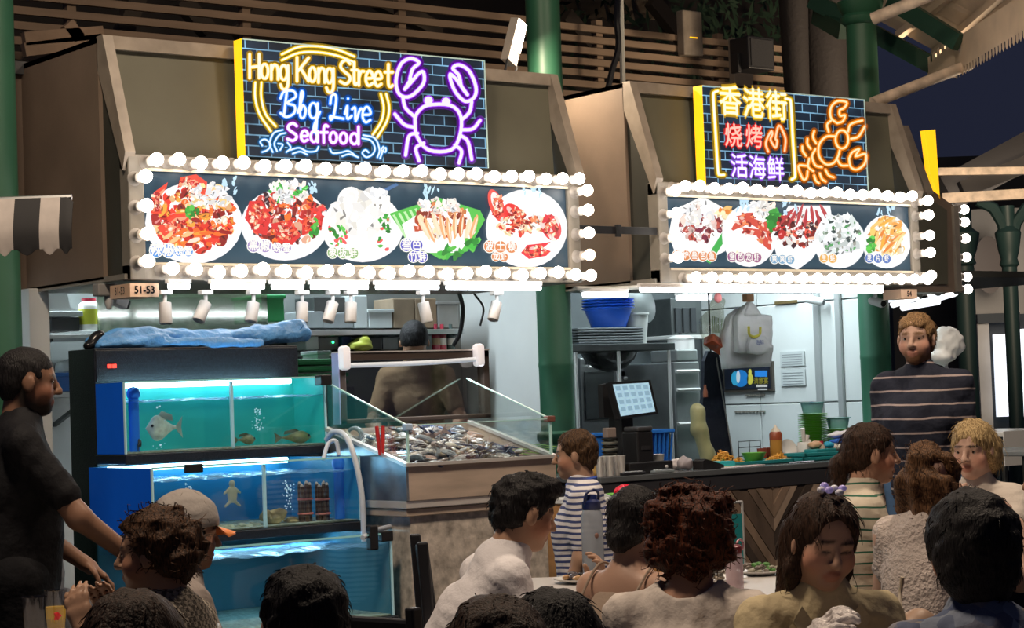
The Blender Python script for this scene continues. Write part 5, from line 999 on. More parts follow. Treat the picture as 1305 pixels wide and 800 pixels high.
def clipz(P, lo, hi):
    for sgn, lim in ((1, lo), (-1, hi)):
        out = []
        for i in range(len(P)):
            a, b = P[i], P[(i+1) % len(P)]; fa, fb = sgn*(a[1]-lim), sgn*(b[1]-lim)
            if fa >= 0: out.append(a)
            if (fa >= 0) != (fb >= 0): k = fa/(fa-fb); out.append((a[0]+(b[0]-a[0])*k, a[1]+(b[1]-a[1])*k))
        P = out
        if not P: return P
    return P
random.seed(21)
xv = PY(985, 660, CY)[0]; cw = .50; x = xv-4*cw; cidx = 0
while x < CX1-.05:
    x0, x1 = max(x, CX0+.03), min(x+cw, CX1-.03)
    if x1 > x0:
        dn = (round((x-xv)/cw) % 2 == 1); z = -.8; i = 0
        while z < 1.6:
            h = .075; s0, s1 = ((x0-x), (x1-x)); k = -1.25 if dn else 1.25; off = 0 if not dn else 1.25*cw
            P = clipz([(x0+.001, z+off+k*s0), (x1-.001, z+off+k*s1), (x1-.001, z+off+k*s1+h-.004), (x0+.001, z+off+k*s0+h-.004)], .06, CZ-.118)
            if len(P) > 2: MB().poly([(p[0], CY-.004-.004*(i % 3), p[1]) for p in P], (0, .02, 0)).build('plank', random.choice(wood), ct)
            z += h; i += 1
    x += cw
TOP = CZ+.001
def on(px, py=None, z=TOP):
    """world x,y of pixel on the worktop"""
    return None
def stand(px, Y): q = PY(px, 590, Y); return (q[0], Y, TOP)
# ---- payment terminal with tilted screen
q = stand(806, 8.02); t = thing('payment_terminal', 'black point-of-sale terminal with tilted lit screen', 'terminal', q); 
MB().bbox((q[0]-.05, 7.99, TOP), (q[0]+.10, 8.16, TOP+.02), .006).build('base', m_black, t); MB().bbox((q[0]-.055, 8.03, TOP+.02), (q[0]+.03, 8.14, TOP+.30), .01).build('stem', m_black, t)
S = [Vector(PY(px, py, 7.98)) for px, py in ((776, 487), (829, 484), (839, 527), (788, 534))]; n = Vector((.15, -1, .22)).normalized()
MB().poly(S, (-n*.025)).build('bezel', m_black, t); c = sum(S, Vector())/4; S2 = [c+(p-c)*.86+n*.002 for p in S]; MB().poly(S2, n*.001).build('screen', mat('lit_screen', (.3, .5, .6), .3, emit=.55, ecol=(.45, .68, .85), var=(40, .3)), t)
for i in range(5):
    for j in range(4):
        u, v = (i+.25)/5.2, (j+.3)/4.6; A = S2[0].lerp(S2[1], u).lerp(S2[3].lerp(S2[2], u), v); B = S2[0].lerp(S2[1], u+.13).lerp(S2[3].lerp(S2[2], u+.13), v); Dn = (S2[3]-S2[0])*.13
        MB().poly([A+n*.0015, B+n*.0015, B+Dn+n*.0015, A+Dn+n*.0015], n*.0006).build('screen_key', mat('screen_key', (.2, .35, .45), .3, emit=.5, ecol=(.30, .50, .66)), t)
S3 = [Vector(PY(px, py, 8.06)) for px, py in ((768, 490), (778, 488), (786, 532), (770, 532))]; MB().poly(S3, (0, .04, 0)).build('customer_display', m_black, t)
q = stand(817, 7.92); t = thing('receipt_printer', 'black receipt printer below the tilted screen', 'printer', q); MB().bbox((q[0]-.055, 7.88, TOP), (q[0]+.055, 8.0, TOP+.215), .008).build('case', m_black, t); MB().bbox((q[0]-.052, 7.875, TOP+.215), (q[0]+.052, 7.99, TOP+.24), .008).build('lid', mat('dark_grey_lid', (.05, .05, .055), .4), t); MB().box((q[0]-.03, 7.874, TOP+.12), (q[0]+.03, 7.882, TOP+.14)).build('slot', m_ink, t)
q = stand(828, 7.845); t = thing('cash_tray', 'low black cash tray in front of the printer', 'tray', (q[0]-.02, 7.83, TOP)); MB().bbox((q[0]-.16, 7.82, TOP), (q[0]+.14, 7.87, TOP+.06), .006).build('case', m_black, t); MB().ball((q[0]+.09, 7.818, TOP+.03), .009, 10, 6).build('knob', m_rail, t, True)
for i, (px, ln, lab, c) in enumerate(((808, .15, 'dark keypad lying on the counter edge', (.02, .02, .025)), (846, .14, 'grey calculator lying on the counter edge', (.22, .26, .28)))):
    q = stand(px, 7.79); t = thing('calculator' if i else 'keypad', lab, 'calculator' if i else 'keypad', q); MB().bbox((q[0]-ln/2, 7.785, TOP), (q[0]+ln/2, 7.82, TOP+.014), .004).build('case', mat('calc_%d' % i, c, .4), t)
    for a in range(5):
        for b in range(2): MB().bbox((q[0]-ln*.4+a*ln*.17, 7.79+b*.014, TOP+.014), (q[0]-ln*.4+a*ln*.17+.014, 7.799+b*.014, TOP+.019), .002).build('key', mat('pale_key', (.45, .5, .55), .4), t)
# stacked black bowls + lids, steel cups, cone
q = stand(778, 7.95)
for k in range(6): MB().lathe([(.03, 0), (.042, .012), (.044, .016), (.040, .016), (.028, .004)], (q[0], q[1], TOP+.085+k*.017), 18).build('bowl', mat('black_gloss', (.015, .015, .015), .2) if k % 2 else mat('pale_band', (.55, .58, .5), .3), None, True, 'small bowl in the black and pale stack beside the terminal', 'bowl', 'stacked bowls beside the terminal')
MB().lathe([(.046, 0), (.046, .08), (.05, .085)], (q[0], q[1], TOP), 18).build('bowl_holder', m_dsteel, None, True, 'dark steel holder under the stack of small bowls', 'holder'); MB().bbox((q[0]-.03, q[1]-.02, TOP+.19), (q[0]+.03, q[1]+.02, TOP+.24), .004).build('napkin_block', mat('brown_grey_card', (.25, .2, .18), .7), None, label='brown card box on top of the small bowls', cat='box')
for i, px in enumerate((764, 770, 777, 785, 792)):
    q = stand(px, 7.83+.03*(i % 2)); MB().lathe([(.016, 0), (.021, .095), (.023, .1), (.020, .098), (.015, .01)], q, 16).build('steel_cup', m_rail, None, True, 'polished steel cup in the row left of the keypad', 'cup', 'steel cups on the counter')
q = stand(752, 8.0); t = thing('chip_bag', 'crumpled yellow-brown paper bag behind the boy', 'bag', q); SDF(.008).cap((q[0], q[1], q[2]+.02), (q[0]+.02, q[1], q[2]+.14), .045, .02).cap((q[0]+.02, q[1], q[2]+.14), (q[0]+.025, q[1], q[2]+.21), .016, .007).noise(.006, 70, 2).build('paper', mat('kraft_yellow', (.42, .26, .08), .7), t, M=Matrix()); t.children[0].matrix_local = wm(t).inverted()
for i, (px0, px1, py0, py1, lab) in enumerate(((758, 768, 551, 590, 'blue basket behind the stacked bowls'), (826, 857, 546, 585, 'blue basket behind the printer'))):
    Y = 8.32; a, b = PY(px0, py1, Y), PY(px1, py0, Y); t = thing('blue_basket', lab, 'basket', ((a[0]+b[0])/2, Y, TOP)); m_ = mat('blue_basket', (.02, .16, .60), .4); z0, z1 = TOP, b[2]
    for k in range(7): u = k/6; x = a[0]+(b[0]-a[0])*u; MB().bar((x*.9+.1*(a[0]+b[0])/2, Y+.02, z0), (x, Y, z1), .008, .008, (0, 1, 0)).build('rib', m_, t)
    MB().bbox((a[0]-.01, Y-.01, z1-.02), (b[0]+.01, Y+.16, z1), .004).build('rim', m_, t); MB().bbox((a[0]+.01, Y+.03, z0), (b[0]-.01, Y+.15, z1-.02), .004).build('basket_wall', m_, t)
q = stand(838, 7.98); MB().lathe([(.028, 0), (.036, .088), (.038, .09), (.034, .088), (.026, .006)], q, 18).build('paper_cup', mat('paper_white', (.72, .7, .66), .6), None, True, 'white paper cup beside the receipt printer', 'cup')
for i, (px, Y, w, c, lab) in enumerate(((873, 7.93, .05, (.30, .27, .29), 'crumpled grey plastic bag beside the calculator'), (862, 8.02, .045, (.62, .58, .6), 'folded pale cloth behind the grey plastic bag'))): q = stand(px, Y); SDF(.008).ell((q[0], q[1], q[2]+w*.7), (w, w*.7, w*.7)).noise(.006, 70, 4+i).build('plastic_bag' if i == 0 else 'cloth', mat('crumple_%d' % i, c, .45), None, label=lab, cat='plastic bag' if i == 0 else 'cloth')
q = stand(902, 7.87); t = thing('card_reader', 'black card reader lying tilted on the counter', 'card reader', q); MB().poly([(q[0]-.07, 7.83, TOP), (q[0]+.08, 7.83, TOP), (q[0]+.08, 7.83, TOP+.018), (q[0]-.05, 7.83, TOP+.055), (q[0]-.07, 7.83, TOP+.045)], (0, .08, 0)).build('case', m_black, t); MB().poly([(q[0]-.035, 7.85, TOP+.053), (q[0]+.01, 7.85, TOP+.0405), (q[0]+.01, 7.9, TOP+.0405), (q[0]-.035, 7.9, TOP+.053)], (0, 0, .002)).build('screen', mat('dim_lcd', (.12, .16, .2), .3), t)
for i, (px, w) in enumerate(((938, .12), (953, .10), (925, .08))): q = stand(px, 7.84+.03*i); MB().box((q[0]-w, q[1]-.03, TOP+.002*i), (q[0]+w, q[1]+.03, TOP+.003+.002*i)).build('menu_sheet', mat('sheet_%d' % i, ((.7, .68, .72), (.72, .6, .62), (.68, .7, .5))[i], .7), None, label=['white paper sheet lying on the counter', 'pinkish paper sheet lying on the counter', 'pale yellow paper sheet lying on the counter'][i], cat='paper')
# ---- trays with food
m_teal2 = mat('teal_melamine', (.02, .24, .26), .35); m_lime = mat('lime_melamine', (.16, .50, .06), .35)
def tray(px0, px1, Y, m, label, z=TOP, dep=.2):
    a, b = stand(px0, Y), stand(px1, Y); t = thing('serving_tray', label, 'tray', ((a[0]+b[0])/2, Y, z)); MB().bbox((a[0], Y, z), (b[0], Y+dep, z+.008), .003).build('base', m, t)
    for (p, q) in (((a[0], Y, z), (b[0], Y+.012, z+.022)), ((a[0], Y+dep-.012, z), (b[0], Y+dep, z+.022)), ((a[0], Y, z), (a[0]+.012, Y+dep, z+.022)), ((b[0]-.012, Y, z), (b[0], Y+dep, z+.022))): MB().bbox(p, q, .003).build('rim', m, t)
    return z+.009
zt1 = tray(935, 1012, 7.93, m_teal2, 'teal serving tray with noodles and green bowl'); zt2 = tray(1024, 1083, 7.92, m_teal2, 'teal serving tray near the woman with ponytail'); tray(1027, 1080, 7.935, m_teal2, 'second teal tray nested in the right one', zt2+.014, .17)
random.seed(5)
def noodles(px, Y, z, w, h, label, n=90, name='fried_noodles', cols=((.62, .30, .04), (.75, .42, .08))):
    q = stand(px, Y); mb = MB()
    for k in range(n):
        r = math.sqrt(random.random()); a = random.random()*6.28; hh = h*(1-r*r); c = Vector((q[0]+w*r*math.cos(a), Y+w*.6*r*math.sin(a), z+hh*random.uniform(.5, 1))); d = Vector((random.uniform(-1, 1), random.uniform(-1, 1), random.uniform(-.4, .4))).normalized()*.022; e = Vector((random.uniform(-1, 1), random.uniform(-1, 1), random.uniform(0, .6)))*.01
        mb.tube([c-d, c+e, c+d], .0035, 5, col=random.choice(cols))
    mb.build(name, mat('noodle', (1, 1, 1), .4, vcol='col'), None, True, label, 'noodles', kind='stuff')
noodles(922, 7.98, TOP+.03, .055, .05, 'heap of fried orange noodles beside the card reader'); noodles(992, 8.0, zt1, .075, .035, 'fried noodles on the teal tray beside the sauce bottle'); noodles(940, 8.0, zt1, .03, .03, 'small fried snack heap left of the green bowl', 30)
q = stand(921, 7.92); MB().bbox((q[0]-.055, 7.88, TOP), (q[0]+.055, 7.97, TOP+.034), .004).build('takeaway_box', mat('turquoise_box', (.03, .42, .48), .4), None, label='turquoise box holding the fried noodles', cat='box')
q = stand(961, 8.0); MB().lathe([(.035, 0), (.045, .006), (.066, .052), (.069, .056), (.063, .054), (.04, .012), (.001, .008)], (q[0], q[1], zt1), 22).build('green_bowl', m_lime, None, True, 'lime green bowl on the teal tray', 'bowl')
# squeeze bottle and crockery behind
q = stand(990, 8.22); t = thing('sauce_bottle', 'amber squeeze bottle with pale nozzle on the counter', 'bottle', q); MB().lathe([(.034, 0), (.036, .01), (.036, .14), (.031, .155)], q, 18).build('body', mat('amber_sauce', (.42, .21, .04), .3), t, True); MB().lathe([(.037, .118), (.037, .152), (.030, .165)], q, 18).build('collar', mat('red_sauce_band', (.30, .07, .03), .3), t, True); MB().lathe([(.028, .158), (.026, .175), (.010, .19), (.004, .205)], q, 14).build('nozzle', mat('nozzle_cream', (.65, .58, .48), .4), t, True)
for i, (px, Y, r, lab) in enumerate(((972, 8.25, .03, 'reddish glass of chilli sauce left of the squeeze bottle'), (980, 8.30, .028, 'second reddish glass of chilli sauce'), (1013, 8.25, .035, 'glass of dark sauce behind the white spoon jar'))): q = stand(px, Y); MB().lathe([(r*.85, 0), (r, .075), (r*.9, .074), (r*.75, .006)], q, 16).build('sauce_glass', mat('chilli_%d' % i, ((.25, .06, .04), (.22, .05, .03), (.30, .26, .16))[i], .2), None, True, lab, 'glass')
t = thing('wire_rack', 'small wire rack behind the green bowl', 'rack', stand(955, 8.4))
for z in (.03, .08, .115): a, b = stand(942, 8.4), stand(970, 8.4); MB().tube([(a[0], 8.4, TOP+z), (b[0], 8.4, TOP+z)], .003, 6).build('wire', m_dsteel, t)
for px in (942, 956, 970): a = stand(px, 8.4); MB().tube([(a[0], 8.4, TOP), (a[0], 8.4, TOP+.118)], .003, 6).build('wire', m_dsteel, t)
m_cer = mat('white_ceramic', (.74, .74, .72), .25)
q = stand(1003, 8.22); MB().lathe([(.001, 0), (.03, .002), (.06, .016), (.062, .02), (.03, .008), (.001, .006)], (q[0], q[1], q[2]+.055), 22, (-.2, -.95, .2)).build('white_plate', m_cer, None, True, 'white plate leaning beside the squeeze bottle', 'plate')
q = stand(1026, 8.12); t = thing('spoon_jar', 'white jar of soup spoons in front of the green plates', 'jar', q); MB().lathe([(.035, 0), (.042, .09), (.038, .1), (.034, .098), (.03, .01)], q, 18).build('jar', m_cer, t, True)
for k, (dx, dz) in enumerate(((-.02, .18), (.02, .14), (.035, .11))): MB().tube([(q[0], q[1], q[2]+.06), (q[0]+dx, q[1]-.01, q[2]+dz)], [.008, .013], 8).build('spoon', m_cer, t, True)
# stacks of green plates, each plate an object
PLATE = MB().lathe([(.04, 0), (.055, .003), (.086, .010), (.088, .013), (.084, .012), (.05, .006), (.001, .005)], n=24).mesh('green_plate', smooth=True); PLATE.materials.append(m_lime)
def stack(px, Y, n, base, lab, grp, pitch):
    q = stand(px, Y)
    for k in range(n):
        o = link('green_plate', PLATE); o.matrix_world = Matrix.Translation((q[0]+.001*math.sin(k*5), q[1]+.001*math.cos(k*3), base+k*pitch)); WM[o.name] = o.matrix_world; tag(o, lab, 'plate', grp)
    return (q[0], q[1], base+n*pitch+.004)
zs = PY(1038, 560, 8.35)[2]; p1 = stack(1038, 8.35, 24, TOP, 'lime green plate in the tall stack by the wall', 'tall stack of green plates', .0105); p2 = stack(1070, 8.30, 12, TOP+.03, 'lime green plate in the short stack right of the tall one', 'short stack of green plates', .0105)
MB().bbox((p2[0]-.08, 8.22, TOP), (p2[0]+.08, 8.38, TOP+.029), .004).build('plate_stand', m_grey, None, label='grey base under the short stack of green plates', cat='stand')
m_tub = mat('aqua_plastic', (.22, .50, .54), .2, alpha=.75)
for i, (p, lab) in enumerate(((p1, 'aqua plastic tub on the tall green plate stack'), (p2, 'aqua plastic tub on the short green plate stack'))): MB().lathe([(.055, 0), (.068, .058), (.078, .062), (.078, .066), (.064, .062), (.05, .005), (.001, .004)], p, 22).build('plastic_tub', m_tub, None, True, lab, 'tub')
rock((p1[0], p1[1], p1[2]+.036), (.035, .03, .025), 4, mat('navy_sachets', (.05, .10, .30), .4), 'sachet_pile', 'dark blue sachets in the tub on the tall stack', 'sachets'); rock((p2[0], p2[1], p2[2]+.034), (.04, .04, .02), 6, m_cer, 'tissue_pile', 'white tissues in the tub on the short stack', 'tissues')
q = stand(1048, 8.02); t = thing('soy_bottle', 'small glass bottle with red cap near the teal trays', 'bottle', q); MB().lathe([(.02, 0), (.02, .07), (.01, .09)], q, 14).build('body', mat('pale_glass_bottle', (.45, .38, .30), .2), t, True); MB().lathe([(.011, .088), (.011, .105)], q, 12).build('cap', mat('red_cap', (.5, .03, .06), .4), t, True)
q = stand(1046, 8.0); MB().bbox((q[0]-.07, 7.96, TOP+.03), (q[0]+.09, 8.06, TOP+.062), .006).build('teal_box', m_teal2, None, label='flat teal box on the right tray', cat='box')
for i, (px, Y, dz, c, lab, sz) in enumerate(((1075, 8.08, .10, (.03, .15, .65), 'bright blue folded gloves above the teal trays', (.10, .05, .014)), (1072, 8.12, .13, (.72, .7, .74), 'white folded towel on the blue gloves', (.10, .05, .02)), (1070, 8.05, .06, (.62, .6, .52), 'cream bag of tissues on the right tray', (.10, .05, .024)), (1040, 8.04, .085, (.55, .36, .22), 'peach bread roll above the teal box', (.05, .035, .018)), (1056, 8.03, .08, (.03, .35, .55), 'turquoise cloth beside the bread roll', (.04, .03, .014)))): q = stand(px, Y); SDF(.007).ell((q[0], q[1], TOP+dz), sz).noise(.005, 60, 3+i).build('counter_cloth' if i != 3 else 'bread_roll', mat('cloth_%d' % i, c, .6), None, label=lab, cat=['gloves', 'towel', 'bag', 'bread', 'cloth'][i])
q = stand(1022, 7.83); MB().bbox((q[0]-.08, 7.82, TOP), (q[0]+.09, 7.85, TOP+.008), .003).build('label_strip', mat('blue_white_strip', (.5, .55, .68), .5, var=(60, .8)), None, label='blue and white packet strip on the counter edge', cat='packet')
# ---- rack with blue basins and trays
m_blu = mat('royal_blue_plastic', (.012, .10, .58), .35)
rk = thing('steel_rack', 'steel rack holding trays and blue basins behind the terminal', 'rack', tuple(PY(795, 600, 9.7)))
Yr = 9.55
za = PY(795, 447, Yr)[2]
xs = [PY(px, 447, Yr)[0] for px in (733, 788, 852)]
for x in xs:
    for dy in (0, .5): MB().tube([(x, Yr+dy, 0), (x, Yr+dy, za)], .012, 10).build('post', m_rail, rk, True)
MB().bbox((xs[0]-.05, Yr-.02, za), (xs[2]+.04, Yr+.55, za+.045), .004).build('shelf', m_dsteel, rk); 
for z in (za-.55, za-.85): MB().bbox((xs[0]-.03, Yr, z), (xs[2]+.02, Yr+.5, z+.025), .004).build('shelf', m_dsteel, rk)
for k in range(6): a, b = PY(736, 441, Yr), PY(819, 441, Yr); MB().bbox((a[0]-.004*(k % 2), Yr-.01, za+.047+k*.017), (b[0], Yr+.40, za+.060+k*.017), .004).build('baking_tray', mat('grey_tray', (.20, .22, .23), .35, .5), None, label='grey steel baking tray in the stack under the blue basins', cat='tray', group='stacked baking trays')
q = PY(776, 420, Yr+.2); zb_ = za+.155
for k in range(4): MB().lathe([(.11, 0), (.15, .11), (.165, .115), (.168, .122), (.16, .124), (.145, .115), (.105, .01), (.001, .008)], (q[0], Yr+.2, zb_+k*.018), 28).build('blue_basin', m_blu, None, True, ['lowest royal blue basin of the nested stack', 'second royal blue basin of the nested stack', 'third royal blue basin of the nested stack', 'top royal blue basin of the nested stack'][k], 'basin', 'nested blue basins')
q = PY(831, 430, Yr); MB().lathe([(.065, 0), (.082, .18), (.088, .185), (.088, .195), (.078, .19), (.06, .01)], (q[0], Yr+.15, za+.047), 22).build('white_bucket', mat('greyish_bucket', (.45, .46, .44), .4), None, True, 'greyish white bucket right of the blue basins', 'bucket')
q = PY(806, 447, Yr); MB().lathe([(.02, -.12), (.10, -.095), (.16, -.04), (.18, 0), (.172, 0), (.15, -.04), (.09, -.085), (.001, -.11)], (q[0], Yr+.22, za-.005), 28).build('wok', mat('dark_polished_wok', (.10, .10, .10), .2, .9), None, True, 'dark polished wok hanging under the rack shelf', 'wok')
for i, (px, py, Y, lab) in enumerate(((817, 385, 9.9, 'dark steel lid standing above the bucket'), (800, 384, 9.95, 'pale round lid behind the blue basins'))): q = PY(px, py, Y); MB().lathe([(.001, .02), (.06, .018), (.14, 0), (.142, .004), (.06, .022), (.001, .024)], q, 24, (.2, -1, .25)).build('pot_lid', m_steel if i else m_dsteel, None, True, lab, 'lid')
# ---- cooker hood, oven, pot and pan at right of the rack
q0, q1 = PY(858, 470, 10.2), PY(890, 380, 10.2); t = thing('oven_hood', 'dark steel hood cabinet above the pot', 'cooker hood', (q0[0], 10.2, q0[2])); MB().bbox((q0[0], 10.2, PY(870, 428, 10.2)[2]), (q1[0]+.03, 10.55, q1[2]), .006).build('case', m_dsteel, t)
for k in range(3): x = q0[0]+.03+k*.07; MB().bbox((x, 10.185, PY(870, 424, 10.2)[2]), (x+.05, 10.2, PY(870, 392, 10.2)[2]), .004).build('baffle', mat('dark_baffle', (.06, .065, .07), .4, .7), t)
MB().bbox((q0[0]-.02, 10.15, PY(870, 432, 10.2)[2]), (q1[0]+.05, 10.5, PY(870, 427, 10.2)[2]), .004).build('lip', m_rail, t)
q = PY(868, 446, 9.9); t = thing('stock_pot', 'steel stock pot on the ledge under the hood', 'pot', tuple(q)); MB().lathe([(.09, 0), (.09, .07), (.095, .075), (.09, .08), (.085, .075), (.08, .01)], q, 22).build('body', m_rail, t, True); MB().lathe([(.094, .08), (.05, .095), (.001, .1)], q, 22).build('lid', m_rail, t, True); MB().lathe([(.008, .1), (.014, .115), (.001, .12)], q, 10).build('knob', m_black, t, True)
q = PY(870, 460, 9.8); MB().bbox((q[0]-.10, 9.75, q[2]), (q[0]+.09, 10.0, q[2]+.075), .01).build('steel_pan', m_steel, None, label='deep steel pan under the stock pot', cat='pan'); ov_ = thing('steel_oven', 'tall steel oven below the pan', 'oven', (q[0], 10.1, 0)); MB().bbox((q[0]-.12, 9.75, 0), (q[0]+.10, 10.5, q[2]-.004), .01).build('case', mat('oven_steel', (.30, .31, .31), .32, .8, var=(5, .25)), ov_)
for z in (1.18, 1.40, 1.52): MB().tube([(q[0]-.12, 9.735, z), (q[0]+.08, 9.735, z)], .010, 8).build('handle', m_rail, ov_, True)
for i, (px0, px1, py0, py1, lab) in enumerate(((742, 785, 455, 545, 'grey oven door behind the left rack posts'), (787, 804, 470, 545, 'grey oven door behind the terminal'))):
    Y = 10.25; a, b = PY(px0, py1, Y), PY(px1, py0, Y); t = thing('wall_oven', lab, 'oven', (a[0], Y, a[2])); MB().bbox((a[0], Y, .02), (b[0], 10.5, b[2]), .006).build('case', MATS['oven_steel'], t); MB().bbox((a[0]+.03, Y-.012, a[2]+.05), (b[0]-.03, Y, b[2]-.09), .006).build('door', m_dsteel, t); MB().tube([(a[0]+.05, Y-.03, b[2]-.06), (b[0]-.05, Y-.03, b[2]-.06)], .01, 8).build('handle', m_rail, t, True)
    for k in range(12): x = a[0]+.05+k*(b[0]-a[0]-.1)/12; MB().box((x, Y-.008, b[2]-.045), (x+.012, Y, b[2]-.015)).build('vent_slot', m_ink, t)
# ---- batten lamp, bags, poster, apron, notices on the right wall
a, b = PY(866, 382, 9.9), PY(905, 380, 9.9); t = thing('batten_lamp', 'lit white batten lamp above the cooker hood', 'lamp', tuple(a)); MB().bbox((a[0], 9.88, a[2]), (b[0], 9.94, a[2]+.03), .006).build('diffuser', mat('batten_glow', (1, 1, 1), .3, emit=4, ecol=(.9, .95, 1)), t); MB().bbox((a[0], 9.87, a[2]+.03), (b[0], 9.95, a[2]+.05), .004).build('housing', m_spot, t)
a, b = PY(770, 388, 9.8), PY(778, 388, 9.8); SDF(.006).ell(PY(775, 388, 9.75), (.025, .025, .022)).build('lamp_bulb', MATS['batten_glow'], None, label='bright lamp above the blue basins', cat='lamp')
q = PY(915, 379, 8.2); t = thing('pink_balloon', 'small pink balloon-shaped bell hanging under the canopy', 'ornament', tuple(q)); MB().ball(q, (.022, .022, .030), 16, 10, fn=lambda p: 1-.12*max(0, p.z)).build('bulb', mat('pink_gloss', (.85, .28, .28), .25, emit=.15), t, True); MB().tube([(q[0], q[1], q[2]+.028), (q[0], q[1], 1.975)], .002, 5).build('string', m_ink, t)
m_bagw = mat('white_carrier_plastic', (.88, .90, .89), .35, bump=(25, .4, .015)); m_bagc = glass('clear_bag_film', (.86, .86, .80), .16, .25)
t = thing('carrier_bags', 'bundle of white carrier bags hanging from a hook', 'plastic bags', tuple(PY(955, 470, 8.5))); 
def sheetbag(name, pts, Y, th, m, seed):
    c = [PY(px, py, Y) for px, py in pts]; n = len(c); mb = MB(); mb.poly([tuple(p) for p in c], (0, th, 0)); 
    o = mb.build(name, m, t); me = o.data; bm = bmesh.new(); bm.from_mesh(me); bmesh.ops.triangulate(bm, faces=bm.faces[:]); bmesh.ops.subdivide_edges(bm, edges=bm.edges[:], cuts=4, use_grid_fill=True)
    for v in bm.verts: v.co.y += .004*math.sin(v.co.x*60+seed+v.co.z*22)+.003*math.sin(v.co.z*75+seed*2+v.co.x*30)
    bm.to_mesh(me); bm.free(); me.polygons.foreach_set('use_smooth', [True]*len(me.polygons)); return o
sheetbag('bag', [(926, 470), (925, 425), (934, 400), (950, 390), (955, 400), (958, 432), (985, 440), (983, 467)], 8.53, .05, m_bagw, 1); sheetbag('bag', [(941, 448), (941, 402), (953, 388), (958, 386), (968, 400), (984, 402), (984, 440), (978, 450), (950, 450)], 8.47, .04, m_bagw, 2); sheetbag('bag', [(953, 440), (957, 430), (975, 428), (986, 443), (972, 452), (956, 450)], 8.44, .02, m_bagw, 4); sheetbag('neck', [(950, 402), (954, 386), (958, 384), (963, 388), (970, 402)], 8.46, .03, m_bagw, 5)
MB().tube(cr([PY(954, 416, 8.44), PY(955, 426, 8.43), PY(961, 429, 8.43), PY(968, 426, 8.43), PY(969, 417, 8.44)], 4), .008, 8).build('yellow_tie', mat('yellow_tape', (.65, .60, .08), .4), t, True); q = PY(955, 381, 8.5); MB().bbox((q[0]-.03, 8.49, q[2]-.015), (q[0]+.03, 8.53, q[2]+.03), .004).build('hook_board', mat('wood_hook', (.36, .18, .08), .6), t)
mb = MB(); put_text(mb, '海鲜', .035, lambda u, v: (PY(968, 437, 8.43)[0]+u, 8.428-.0, PY(968, 437, 8.43)[2]+v), 0); mb.build('print', mat('blue_print', (.08, .14, .40), .5), t)
t = thing('vegetable_bag', 'clear hanging bag with orange packet and green sprigs', 'plastic bag', tuple(PY(910, 440, 8.62)))
SDF(.008).cap(PY(915, 385, 8.62), PY(908, 415, 8.62), .035, .07, .03).cap(PY(908, 415, 8.62), PY(908, 432, 8.62), .07, .06, .03).noise(.006, 50, 3).build('film', m_bagc, t, M=Matrix()).matrix_local = wm(t).inverted()
a, b = Vector(PY(903, 432, 8.60)), Vector(PY(926, 447, 8.60)); MB().bar(a, b, .05, .07, (0, -1, .4)).build('orange_packet', mat('orange_red_packet', (.55, .10, .03), .45), t)
for k in range(6): MB().tube([PY(909+k*2, 424, 8.6), PY(908+k*2.4, 402+k, 8.6)], .003, 5).build('sprig', mat('dull_green_sprig', (.20, .28, .10), .6), t)
# navy apron hanging on the wall
P = [(903, 447), (916, 450), (921, 475), (926, 530), (937, 600), (903, 608), (896, 570), (894, 535), (897, 500), (898, 460)]
t = thing('navy_apron', 'dark navy apron hanging behind the counter', 'apron', tuple(PY(915, 598, 8.75))); c = [PY(px, py, 8.75) for px, py in P]; MB().poly(c, (.02, .05, 0)).build('cloth', mat('navy_cloth', (.010, .016, .032), .8, bump=(12, .5, .03)), t); MB().tube([PY(906, 452, 8.77), (PY(906, 452, 8.77)[0], 8.77, 1.98)], .006, 6).build('neck_loop', m_ink, t); MB().tube([PY(912, 450, 8.76), PY(915, 470, 8.74), PY(936, 592, 8.74)], .005, 6).build('pale_edge', mat('pale_piping', (.35, .36, .34), .6), t)
q = PY(894, 580, 8.55); t = thing('rice_sack', 'tall pale olive plastic sack standing behind the counter', 'sack', tuple(q)); SDF(.008).cap(PY(889, 522, 8.32), PY(891, 545, 8.32), .040, .043).cap(PY(891, 545, 8.32), PY(902, 581, 8.32), .043, .046).noise(.004, 40, 3).build('sack', mat('pale_olive_film', (.34, .36, .20), .4, var=(10, .2)), t, M=Matrix()).matrix_local = wm(t).inverted(); q = PY(899, 506, 8.32); MB().lathe([(.014, 0), (.014, .03), (.008, .05), (.008, .07)], q, 12).build('sauce_neck', mat('brown_neck', (.2, .08, .05), .4), t, True)
def wallq(px, py): return PX(px, py, 9.925)
A, B = wallq(925, 500), wallq(986, 460); t = thing('poster_frame', 'framed dark poster with blue ball and Chinese words below the bags', 'poster', tuple(A)); zb0, zt0 = A[2], B[2]; yL, yR = A[1], B[1]
MB().box((9.905, yR, zb0), (9.928, yL, zt0)).build('frame', mat('bronze_frame', (.10, .085, .07), .4, .5), t); MB().box((9.900, yR+.02, zb0+.02), (9.906, yL-.02, zt0-.02)).build('sheet', mat('poster_dark', (.012, .016, .03), .4), t)
def wp(px, py, dx=.0): q = PX(px, py, 9.899); return (9.899-dx, q[1], q[2])
